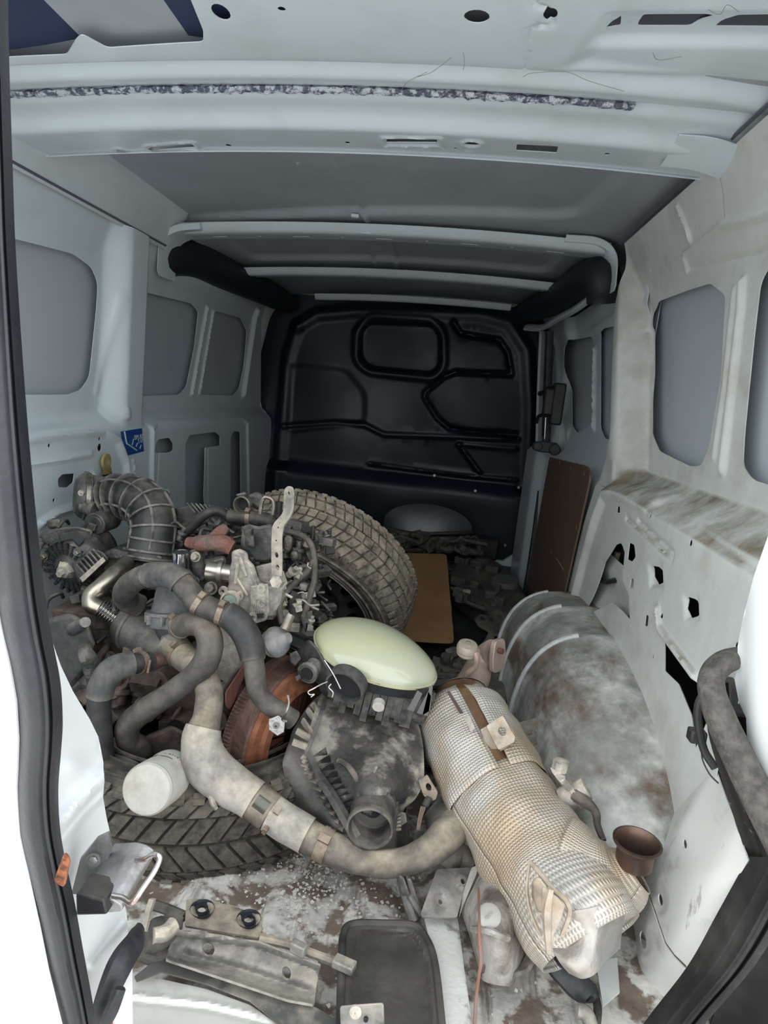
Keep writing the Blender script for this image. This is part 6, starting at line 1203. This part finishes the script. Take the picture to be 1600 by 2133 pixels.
mm = M(); mm.tube([W(1066,1298,z=.12),W(1068,1400,z=.10),W(1070,1520,z=.08)], 0.008, 6, 6); mm.build('rolled_edge', RL, rail1)
rail2 = empty('heat_shield_channel', 'long grey channel shaped shield with wavy top beside the wheel arch', 'car part', (0.33,2.0,0.05))
mm = M()
prof_ = [(-0.5,0.0),(-0.36,0.03),(-0.22,0.035),(-0.12,0.0),(0.10,-0.008),(0.25,0.03),(0.42,0.035),(0.5,0.0)]
rows = []
for t in np.linspace(0,1,24):
    v = 1258+250*t; uc = 1105+22*t; wd = 52+38*t; z0 = 0.16-0.06*t
    rows.append([W(uc+wd*a, v+ (10*abs(a) if t < .2 else 0), z=z0+h*0.8) for a, h in prof_])
mm.strip(rows); mm.build('channel', mat('grey_dusty_alloy',(0.15,0.148,0.14),0.5,0.4,col2=(0.11,0.11,0.105),scale=6,dust=(0.24,0.225,0.20),dust_amt=0.7), rail2, solid=0.003)
mm = M(); PP([(1096,1255),(1108,1262),(1122,1275),(1124,1300),(1112,1310),(1105,1340),(1085,1370),(1076,1370),(1082,1300),(1088,1280)], 1.98, .004, gv=-.35, m=mm); mm.build('bent_end_flap', MATS['grey_dusty_alloy'], rail2)
for k, q in enumerate(([(1088,1398),(1091,1410)],[(1093,1400),(1090,1412)],[(1096,1420),(1103,1426)],[(1097,1436),(1102,1450)],[(1100,1456),(1106,1450)],[(1099,1468),(1104,1476)])):
    mm = M(); mm.tube([W(u+6,v,z=.128-.0004*(v-1400)) for u,v in q], 0.0012, 5); mm.build('chalk_mark', BLACK, rail2)
ts = empty('ribbed_shield_plate', 'tan ribbed shield plate between the dimpled filter and the wheel arch', 'car part', (0.30,1.45,0.1))
RY = 1.36
def dts(a, b): return RY-0.0011*(b-1500)-0.0002*(a-1100)
sheet('plate', rp([(1068,1512),(1090,1503),(1150,1489),(1176,1588),(1115,1612),(1080,1590)], 4, 3), [ohole(1100,1600,2,2)], [('line',[(1080,1535),(1115,1524),(1130,1512)],-0.006,4),('line',[(1085,1558),(1125,1545),(1140,1535)],-0.006,4),('line',[(1130,1512),(1130,1530)],-0.005,4)], dts, lambda a,b,h: W(a,b,y=h), mat('tan_dusty_alloy',(0.26,0.235,0.205),0.55,0.35,col2=(0.20,0.175,0.15),scale=14,thr=(0.5,0.7),dust=(0.36,0.32,0.28),dust_amt=0.6), ts, res=12, fine=4, solid=0.003)
# scrap between headlamp and elbow
sc = empty('wiring_harness', 'dark dusty wiring harness heap behind the yellowed headlamp', 'cables', (0.05,1.7,0.03)); random.seed(41)
for k in range(22):
    p = W(random.uniform(905,985), random.uniform(1375,1440), z=random.uniform(.06,.12)); q = M(); r_ = random.uniform(.006,.014)
    q.tube([p+Vector((random.uniform(-.06,.06), random.uniform(-.05,.05), random.uniform(-.025,.03))) for _ in range(4)], r_, 7, 5); q.build('harness_branch', BKD, sc)
mm = M(); C2(928,1380,1.62,(0.1,-.3,1),.016,.02,mm,8); C2(930,1375,1.60,(0.1,-.3,1),.009,.03,mm,10); mm.build('toothed_cap', BKD, sc)
# ---- black clip with cable loop on the wheel arch
cl2 = empty('cable_clip', 'black plastic clip with looped strap resting on the wheel arch', 'clip', W(1320,1385,y=1.62))
mm = M(); mm.tube([W(1308,1385,y=1.6),W(1290,1378,y=1.6),W(1273,1382,y=1.6),W(1276,1394,y=1.58),W(1300,1404,y=1.56),W(1322,1405,y=1.56),W(1332,1395,y=1.58)], 0.0045, 8); mm.tube([W(1300,1384,y=1.6),W(1312,1390,y=1.58),W(1318,1398,y=1.57),W(1328,1402,y=1.57)], 0.004, 8); mm.build('strap_loop', BLACK, cl2)
mm = M(); C2(1318,1375,1.60,(0,.2,1),.016,.03,mm,16); C2(1332,1376,1.60,(1,.1,0),.014,.025,mm,16); mm.tube([W(1318,1365,y=1.6),W(1328,1360,y=1.6),W(1340,1368,y=1.6)], 0.008, 10); mm.build('clip_body', BLACK, cl2, bevel=0.002)
# ---- sticker and lashing eye on the left wall
st = empty('warning_sticker', 'dark blue square sticker with white diagram on the left pillar', 'sticker', W(276,920,x=-.942))
SX = -0.938
q = [W(u, v, x=SX) for u, v in ((252,899),(296,892),(300,940),(259,951))]; mm = M(); mm.add(q+[p+Vector((-.0015,0,0)) for p in q], [(0,1,2,3),(7,6,5,4),(0,4,5,1),(1,5,6,2),(2,6,7,3),(3,7,4,0)]); s_ = mm.build('label_sheet', mat('blue_print',(0.015,0.075,0.30),0.4), st, smooth=False)
WP = mat('white_print', (0.62,0.68,0.75), 0.5)
def sq(a, b): p = q[0]*(1-a)*(1-b)+q[1]*a*(1-b)+q[2]*a*b+q[3]*(1-a)*b; return p+Vector((0.0012,0,0))
for nm, pts, r_ in (('white_line',[(.14,.02),(.17,.5),(.62,.88)],.0022),('white_arrow',[(.42,.62),(.52,.38)],.0010),('white_arrow',[(.60,.72),(.68,.58)],.0010),('white_arrow',[(.78,.85),(.86,.70)],.0010)):
    mm = M()
    for i in range(len(pts)-1): mm.tube([sq(*pts[i]), sq(*pts[i+1])], r_, 6)
    mm.build(nm, WP, s_)
def text_on(body, size, o_, ux, uy, m, parent, name='printed_text', thick=0.0002):
    cu = bpy.data.curves.new(name, 'FONT'); cu.body = body; cu.size = size; cu.extrude = thick; o = bpy.data.objects.new(name, cu); COL.objects.link(o)
    dg = bpy.context.evaluated_depsgraph_get(); me = bpy.data.meshes.new_from_object(o.evaluated_get(dg)); bpy.data.objects.remove(o); nn = ux.cross(uy)
    qq = M(); qq.v = [tuple(o_+ux*v.co.x+uy*v.co.y+nn*v.co.z) for v in me.vertices]; qq.f = [tuple(p.vertices) for p in me.polygons]; return qq.build(name, m, parent, smooth=False, fix=False)
ux = (q[1]-q[0]).normalized(); uy = (q[0]-q[3]).normalized()
text_on('BM AIR', 0.022, sq(.56,.42), ux, uy, WP, s_); text_on('5 kN', 0.022, sq(.72,.60), ux, uy, WP, s_)
ey_ = empty('lashing_eye', 'yellow ring tag hanging above the throttle canister on the left wall', 'tag', W(222,970,x=-.93))
YL = mat('aged_yellow_plastic', (0.42,0.34,0.10), 0.5, col2=(0.32,0.27,0.13), scale=30)
mm = M(); pe = W(221,961,x=-.925); mm.lathe([(0.011,-.004),(0.022,-.004),(0.022,.004),(0.011,.004),(0.011,-.004)], frame(pe,(1,0,0)), 28); mm.build('ring', YL, ey_)
mm = M(); mm.lathe([(0.0004,.003),(0.011,.003)], frame(pe,(1,0,0)), 20); mm.build('ring_centre', mat('pale_olive',(0.36,0.37,0.26),0.5), ey_)
mm = M(); mm.add([W(u,v,x=x) for x in (-.93,-.922) for u,v in ((214,970),(230,969),(234,987),(215,989))], [(3,2,1,0),(4,5,6,7),(0,1,5,4),(1,2,6,5),(2,3,7,6),(3,0,4,7)]); mm.build('tongue', YL, ey_, bevel=0.001)
mm = M(); mm.add([W(u,v,x=x) for x in (-.93,-.920) for u,v in ((214,989),(235,987),(236,1010),(214,1010))], [(3,2,1,0),(4,5,6,7),(0,1,5,4),(1,2,6,5),(2,3,7,6),(3,0,4,7)]); mm.build('dark_strap', mat('navy_strap',(0.01,0.015,0.035),0.6), ey_, bevel=0.001)
# ================================================================ FOREGROUND SCRAP ON THE FLOOR
GST = mat('grey_dusty_pressed_steel', (0.24,0.235,0.225), 0.55, 0.35, col2=(0.09,0.095,0.10), scale=9, thr=(0.50,0.66), dust=(0.40,0.375,0.335), dust_amt=0.7, bump=0.2)
TANS = mat('tan_stained_steel', (0.36,0.315,0.255), 0.6, 0.2, col2=(0.09,0.095,0.105), scale=13, thr=(0.52,0.64), dust=(0.44,0.39,0.32), dust_amt=0.5, bump=0.3)
# channel beam
cb = empty('bumper_beam', 'long grey pressed steel channel across the front of the floor, round holes in it', 'car part', (-0.2,0.83,0.02))
def cam_sheet(name, outline, holes, feats, f_, m, parent, fine=5, res=16, solid=0.003): return sheet(name, outline, holes, feats, f_, lambda a,b,h: W(a,b,z=h), m, parent, res=res, fine=fine, solid=solid)
TOPL = [(375,1940),(500,1958),(560,1972),(668,2010)]
cam_sheet('beam_face', rp([(368,1938),(420,1942),(540,1962),(668,2010),(662,2040),(655,2095),(600,2085),(480,2045),(345,2000),(352,1975)], 5, 3), [ohole(434,1977,13,14), ohole(597,2027,9,13)], [('line',[(345,2000),(480,2045),(600,2085),(660,2100)],0.010,10),('line',[(368,1938),(540,1962),(668,2010)],0.014,14),('line',[(385,1990),(500,2020),(640,2065)],-0.010,22)], lambda a,b: 0.055-0.0002*(b-1940), GST, cb)
cam_sheet('beam_edge', [(340,2000),(480,2045),(600,2085),(658,2100),(700,2125),(740,2150),(600,2150),(520,2085),(430,2050),(335,2025),(285,2045),(280,2035),(318,2005)], [], [], lambda a,b: 0.030-0.00008*(b-2000), mat('dark_beam_edge',(0.10,0.098,0.09),0.6,0.2,col2=(0.30,0.27,0.22),scale=12,thr=(0.5,0.65)), cb)
cam_sheet('end_plate', rp([(388,1875),(420,1872),(450,1880),(548,1908),(545,1935),(540,1955),(385,1930)], 4, 3), [ohole(421,1898,9,10), ohole(517,1918,8,9)], [('poly', ohole(421,1897,19,24), -0.006, 9), ('poly', ohole(518,1918,19,22), -0.006, 9)], lambda a,b: 0.060+0*a, TANS, cb)
for u, v in ((421,1897),(518,1918)):
    mm = M(); p = W(u, v, z=.058); mm.lathe([(0.0075,0.004),(0.0085,-0.002),(0.016,-0.001),(0.018,0.005)], frame(p,(0,0,1)), 26); mm.build('hole_dimple', mat('dark_blue_grey_steel',(0.05,0.055,0.065),0.4,0.6), cb)
mm = M(); mm.tube([W(540,1955,z=.06),W(600,1968,z=.055),W(660,1990,z=.05),W(735,2018,z=.045)], [0.007,0.006,0.006,0.007], 6, 5, flat=0.6); mm.build('flange_strip', TANS, cb)
mm = M(); mm.box((-.012,-.006,-.008),(.012,.006,.008), Matrix.Translation(W(622,1975,z=.068)) @ Matrix.Rotation(-.35,4,'Z')); mm.box((-.016,-.009,-.005),(.016,.009,.007), Matrix.Translation(W(717,2010,z=.058)) @ Matrix.Rotation(-.3,4,'Z')); mm.build('welded_tab', GST, cb, bevel=0.002)
# pale sheet under the channel
ps = empty('sill_plate', 'pale grooved metal plate at the bottom edge in front of the channel', 'plate', (-0.2,0.76,0.0))
cam_sheet('plate', [(275,2050),(330,2040),(430,2062),(520,2095),(600,2150),(600,2200),(268,2200)], [], [('line',[(275,2072),(430,2088),(530,2112)],0.003,8),('line',[(275,2088),(430,2104),(560,2135)],-0.003,8)], lambda a,b: 0.012+0*a, mat('cream_scraped_paint',(0.60,0.585,0.54),0.5,col2=(0.42,0.39,0.34),scale=10,thr=(0.5,0.7)), ps)
# rubber pieces by the door
rb = empty('rubber_strap', 'black bent rubber strip between the ajar door and the channel', 'rubber strip', (-0.25,0.75,0.15))
mm = M(); mm.tube([W(205,2160,y=.60),W(222,2080,y=.61),W(250,2010,y=.63),W(280,1965,y=.66),W(292,1935,y=.70)], [0.012,0.014,0.016,0.014,0.008], 10, 6, flat=0.6); mm.build('strip', RUBBER, rb)
mm = M(); mm.tube([W(212,2150,y=.585),W(230,2110,y=.59),W(250,2062,y=.60),W(240,2075,y=.60)], [0.006,0.009,0.007,0.003], 8, 5, flat=0.5); mm.build('strip_flap', RUBBER, rb)
rf = M(); PP([(205,2130),(235,2110),(236,2150),(205,2160)], .60, .02, m=rf); o = rf.build('reflector', mat('red_plastic',(0.62,0.03,0.03),0.25), None, bevel=0.002); tag(o, 'bright red plastic corner below the black rubber strip', 'reflector')
wp = M(); wp_ = psheet('sill_end', [(258,2020),(270,2000),(275,2010),(276,2160),(235,2160),(240,2110),(248,2060)], [], [], lambda a,b: .64+0*a, MATS['clean_white_paint'], door, res=16, fine=7)
gs = empty('engine_mount', 'dark dusty rubber engine mount behind the left end of the channel', 'car part', (-0.32,0.95,0.03)); random.seed(51)
mm = M(); mm.tube([W(300,1955,z=.06),W(330,1945,z=.06),W(355,1930,z=.06),W(370,1905,z=.07)], [0.018,0.022,0.020,0.012], 12); mm.build('mount_body', BKD, gs, jit=0.004, jscale=30)
mm = M(); mm.tube([W(320,1950,z=.085),W(345,1942,z=.085),W(362,1930,z=.085)], 0.012, 12); mm.build('cast_eye', ALUM, gs, jit=0.005, jscale=40)
mm = M(); mm.tube([W(300,1940,z=.10),W(306,1915,z=.11),W(312,1890,z=.12),W(318,1872,z=.13)], 0.006, 4, 4, flat=.5); mm.build('mount_strap', GST, gs)
mm = M(); mm.tube([W(295,1985,z=.04),W(320,1995,z=.03),W(350,1985,z=.03),W(385,1965,z=.03)], 0.010, 10); mm.tube([W(320,1885,z=.03),W(350,1895,z=.03),W(385,1910,z=.03)], 0.008, 8); mm.build('dark_bushing', BKD, gs)
# black rectangular cover (lower centre)
bc = empty('plastic_cover', 'dark dusty rectangular cover with raised rounded rim at the bottom centre', 'cover', (0.0,0.87,0.02))
def frm(u, v): return 0.035
ol = rp([(722,1922),(876,1928),(905,2000),(925,2200),(706,2200),(712,2000)], [28,34,10,5,5,10], 5)
cam_sheet('cover_plate', ol, [], [('poly', rp([(742,1938),(864,1944),(890,2010),(906,2200),(728,2200),(733,2005)], [22,26,10,5,5,10], 5), -0.010, 12)], lambda a,b: 0.045+0*a, mat('dirty_brown_black_plastic',(0.040,0.037,0.032),0.6,col2=(0.095,0.085,0.072),scale=14,thr=(0.4,0.75),bump=0.15), bc)
mm = M(); Q_ = [W(u,v,z=.045) for u,v in ((708,2200),(712,2000),(716,1945),(735,1925),(800,1924),(862,1928),(885,1950),(906,2010),(926,2200))]; mm.tube(Q_, 0.006, 10, 6); mm.build('rim', BLACK, bc)
bkk = empty('hinge_bracket', 'grey bracket with a round button at the bottom edge in front of the cover', 'bracket', (-0.02,0.77,0.06))
mm = M(); PP([(708,2095),(740,2092),(800,2088),(802,2150),(710,2150)], .70, .008, m=mm); mm.build('plate', GST, bkk, bevel=0.003)
mm = M(); C2(740,2111,.695,(0,1,-.3),.0075,.006,mm,20); mm.build('round_button', ALUM, bkk, bevel=.001); mm = M(); C2(762,2125,.694,(0,1,-.3),.003,.003,mm,12); mm.build('bolt_hole', DARK, bkk)
# bracket plate with two holes
pb = empty('bracket_plate', 'grey speckled steel bracket plate with two holes below the thick hose', 'bracket', (0.09,1.02,0.03))
SPK = mat('speckled_zinc', (0.30,0.295,0.285), 0.5, 0.5, col2=(0.13,0.135,0.14), scale=45, thr=(0.55,0.68), dust=(0.40,0.38,0.35), dust_amt=0.6)
cam_sheet('plate', rp([(910,1812),(982,1808),(965,1860),(952,1912),(880,1912),(876,1905),(892,1860)], 4, 3), [ohole(964,1837,4.5,6), ohole(917,1880,4,5.5)], [('poly', ohole(964,1836,14,15), 0.004, 7), ('poly', ohole(917,1878,14,16), -0.004, 7)], lambda a,b: 0.075-0.0002*(b-1800), SPK, pb)
mm = M(); PP([(982,1808),(998,1800),(992,1822),(968,1880),(956,1912),(965,1860)], 1.0, .003, gv=-.04, m=mm); mm.build('bent_side', SPK, pb)
mm = M(); mm.tube([W(920,1812,z=.05),W(935,1790,z=.06),W(955,1782,z=.06),W(985,1800,z=.05)], 0.022, 14, 5); mm.build('rounded_shoulder', GST, pb, jit=0.003)
# floor box section pale strip under the plate
pr_ = empty('floor_rail', 'white chipped raised rail on the floor between dark cover and gearbox', 'rail', (0.12,0.9,0.0))
cam_sheet('rail', [(884,1912),(952,1912),(965,2010),(990,2200),(925,2200),(905,2010)], [], [('line',[(957,1912),(972,2010),(992,2200)],-0.015,8)], lambda a,b: 0.030+0*a, mat('white_chipped_paint',(0.66,0.655,0.61),0.5,col2=(0.30,0.27,0.23),scale=30,thr=(0.56,0.68),bump=0.2), pr_)
# dusty gearbox end
gb = empty('gearbox_casing', 'dirty pale aluminium gearbox casing with round plug beside the orange wire', 'car part', (0.18,1.0,0.0))
GBM = mat('dirty_pale_casting', (0.40,0.375,0.335), 0.65, 0.15, col2=(0.13,0.11,0.09), scale=14, thr=(0.46,0.64), bump=0.5, bscale=80, detail=9)
gr_ = [[(985,1830,.05),(1020,1800,.10),(1060,1830,.11),(1090,1870,.06)],[(965,1880,.03),(1010,1860,.12),(1060,1880,.13),(1105,1920,.05)],[(975,1930,.03),(1010,1920,.12),(1060,1935,.12),(1100,1975,.04)],[(990,1985,.02),(1020,1985,.09),(1055,1995,.09),(1085,2025,.03)],[(1000,2040,.012),(1020,2045,.04),(1050,2050,.04),(1080,2050,.012)]]
rows = [catmull([W(a,b,z=z) for a,b,z in r_], 8) for r_ in gr_]; cols_ = [catmull([r_[j] for r_ in rows], 8) for j in range(len(rows[0]))]
mm = M(); mm.strip(cols_); gbo = mm.build('casing', GBM, gb, solid=0.004, jit=0.006, jscale=22)
mm = M(); mm.lathe([(0.0004,0.004),(0.014,0.004),(0.017,0.002),(0.018,-0.006)], frame(W(1019,1908,z=.135),(-.1,-.5,.85)), 28); mm.bar(W(1012,1912,z=.139), W(1026,1900,z=.141), 0.003, 0.003); mm.build('round_plug', mat('pale_disc',(0.45,0.43,0.39),0.6,0.2), gb)
mm = M(); mm.tube([W(1090,1870,z=.07),W(1108,1920,z=.07),W(1115,1970,z=.06),W(1095,2015,z=.05),W(1065,2030,z=.05)], 0.010, 8, 6, flat=0.5); mm.build('flange_edge', GST, gb, jit=0.003)
mm = M(); mm.tube([W(1040,1830,z=.13),W(1075,1870,z=.13),W(1080,1900,z=.12)], 0.006, 8); mm.tube([W(985,1935,z=.10),W(1020,1940,z=.13),W(1060,1955,z=.12)], 0.005, 8); mm.build('casting_rib', GBM, gb)
cn = empty('sensor_connector', 'dark brown ribbed connector plug lying on the gearbox casing', 'connector', W(1030,2005,z=.10))
mm = M(); PP([(1005,2005),(1018,1972),(1035,1965),(1045,1985),(1040,2015),(1020,2028),(1000,2022)], .88, .025, m=mm); PP([(998,2012),(1010,2008),(1028,2024),(1020,2032),(1000,2026)], .86, .03, m=mm); mm.build('plug_body', mat('dark_brown_plastic',(0.06,0.05,0.045),0.6,dust=(0.22,0.19,0.16),dust_amt=0.5), cn, bevel=0.003)
for k in range(6): mm = M(); a = W(1036+1.5*k,1972+8*k,y=.875); mm.tube([a+Vector((-.006,0,0)), a+Vector((0,-.003,.003)), a+Vector((.006,0,0))], 0.0018, 6); mm.build('grip_ring', GST, cn)
mm = M(); mm.tube([W(1022,2030,y=.86),W(1028,2048,y=.855),W(1040,2052,y=.855),W(1052,2040,y=.86),W(1048,2025,y=.87)], 0.0035, 8); mm.tube([W(978,2030,y=.87),W(990,2026,y=.87),W(996,2035,y=.865)], 0.006, 8); mm.build('locking_wire', BKD, cn)
ow = M(); ow.tube([W(997,1850,z=.14),W(998,1900,z=.15),W(999,1950,z=.14),W(1002,2000,z=.12),W(998,2030,z=.10),W(992,2080,z=.06),W(986,2180,z=.03)], [0.0018,0.002,0.0026,0.0028,0.0024,0.0024,0.0024], 8); o = ow.build('wire', mat('faded_orange_wire',(0.26,0.115,0.075),0.6,col2=(0.20,0.13,0.105),scale=20), None); tag(o, 'thin faded orange wire running down beside the gearbox casing', 'wire')
# black plastic arm under the lower hose
ba = empty('lower_arm_bracket', 'dark ribbed plastic arm hanging under the thick hose', 'bracket', (0.03,1.05,0.03))
for q in ([(828,1818),(842,1828),(868,1900),(876,1920),(862,1922),(845,1905)],[(846,1830),(856,1828),(880,1900),(876,1922),(866,1915)]):
    mm = M(); PP(q, .98, .02, m=mm); mm.build('arm_rib', mat('blue_black_plastic',(0.035,0.038,0.043),0.45,dust=(0.28,0.27,0.25),dust_amt=0.5), ba, bevel=0.004)
mm = M(); mm.tube([W(835,1825,y=1.0),W(846,1870,y=.985),W(862,1918,y=.97)], 0.008, 8); mm.tube([W(852,1865,y=.98),W(876,1905,y=.975)], 0.005, 8); mm.build('arm_spine', MATS['blue_black_plastic'], ba)
wr_ = empty('sensor_lead', 'small brown sensor lead with plug beside the mounting tab', 'cable', W(880,1700,y=1.08))
for k in range(3): mm = M(); mm.tube([W(878+4*k,1680,y=1.09),W(872+3*k,1705,y=1.09),W(868+2*k,1735,y=1.08)], 0.0015, 6); mm.build('strand', mat('brown_strand',(0.30,0.22,0.17),0.7), wr_)
mm = M(); mm.tube([W(895,1660,y=1.10),W(885,1680,y=1.09)], 0.007, 8); PP([(862,1730),(880,1728),(882,1750),(876,1760),(860,1755)], 1.07, .02, m=mm); mm.build('plug', BKD, wr_, bevel=0.002)
o = M(); C2(886,1745,1.10,(0,.2,-1),.0055,.003,o,16); o = o.build('washer', mat('pale_disc',(0.45,0.43,0.39),0.6), None); tag(o, 'tiny pale round disc by the brown sensor lead', 'washer')
# casting behind the hose by the filter
cg = empty('suspension_casting', 'dull grey casting under the dimpled filter behind the thick hose', 'car part', (0.10,1.18,0.03))
mm = M(); mm.tube([W(905,1680,z=.10),W(925,1700,z=.09),W(950,1730,z=.07),W(985,1760,z=.06)], [0.03,0.045,0.05,0.04], 14, 6); mm.build('casting_body', GST, cg, jit=0.006, jscale=22)
mm = M(); PP([(815,1720),(850,1710),(856,1760),(830,1780),(810,1770)], 1.12, .06, m=mm); mm.build('dark_block', BKD, cg, bevel=.006)
# rubber arm at right bottom
ra_ = M(); ra_.tube([W(1135,1985,z=.06),W(1165,2015,z=.05),W(1200,2048,z=.04),W(1228,2075,z=.03),W(1232,2085,z=.03)], [0.010,0.018,0.020,0.016,0.006], 12, 6, flat=0.5); o = ra_.build('rubber_pad', RUBBER, None); tag(o, 'black rubber pad under the lower end of the dimpled filter', 'rubber pad')
pt = empty('pipe_stub', 'small dirty metal pipe stub at the bottom near the white pillar', 'pipe', W(1222,2110,z=.03))
mm = M(); mm.tube([W(1205,2105,z=.04),W(1222,2112,z=.04),W(1232,2140,z=.03)], 0.010, 12); mm.build('stub', GST, pt); mm = M(); mm.tube([W(1235,2055,z=.02),W(1245,2100,z=.02),W(1240,2150,z=.02)], 0.006, 10); mm.build('dark_rod', BKD, pt)
mm = M(); plank(lay([(1240,2005),(1285,2000),(1290,2070),(1255,2100)], 0.03), .004, mm); o = mm.build('white_flange', WHITE_D, None); struct(o); o.name = 'trim_8'; o['label'] = 'white floor flange by the right pillar'
# loose flakes of paint
random.seed(61)
gq = M()
for k in range(1300):
    x = random.uniform(-.45,.25) if k % 3 == 0 else random.gauss(-.12,.07); y = random.uniform(.80,1.35) if k % 3 == 0 else random.gauss(1.08,.08); s = random.uniform(.001,.0042); a = random.uniform(0,6.28); z = 0.002
    vs = [(x+s*math.cos(a+j*1.7+random.uniform(-.3,.3)), y+s*math.sin(a+j*1.7), z+random.uniform(0,.003)) for j in range(4)]; gq.add(vs, [(0,1,2,3)])
o = gq.build('paint_flakes', mat('pale_flake',(0.50,0.47,0.42),0.7), None, smooth=False, fix=False, kind='stuff'); tag(o, 'pale paint flakes and grit scattered over the bare floor', 'debris')
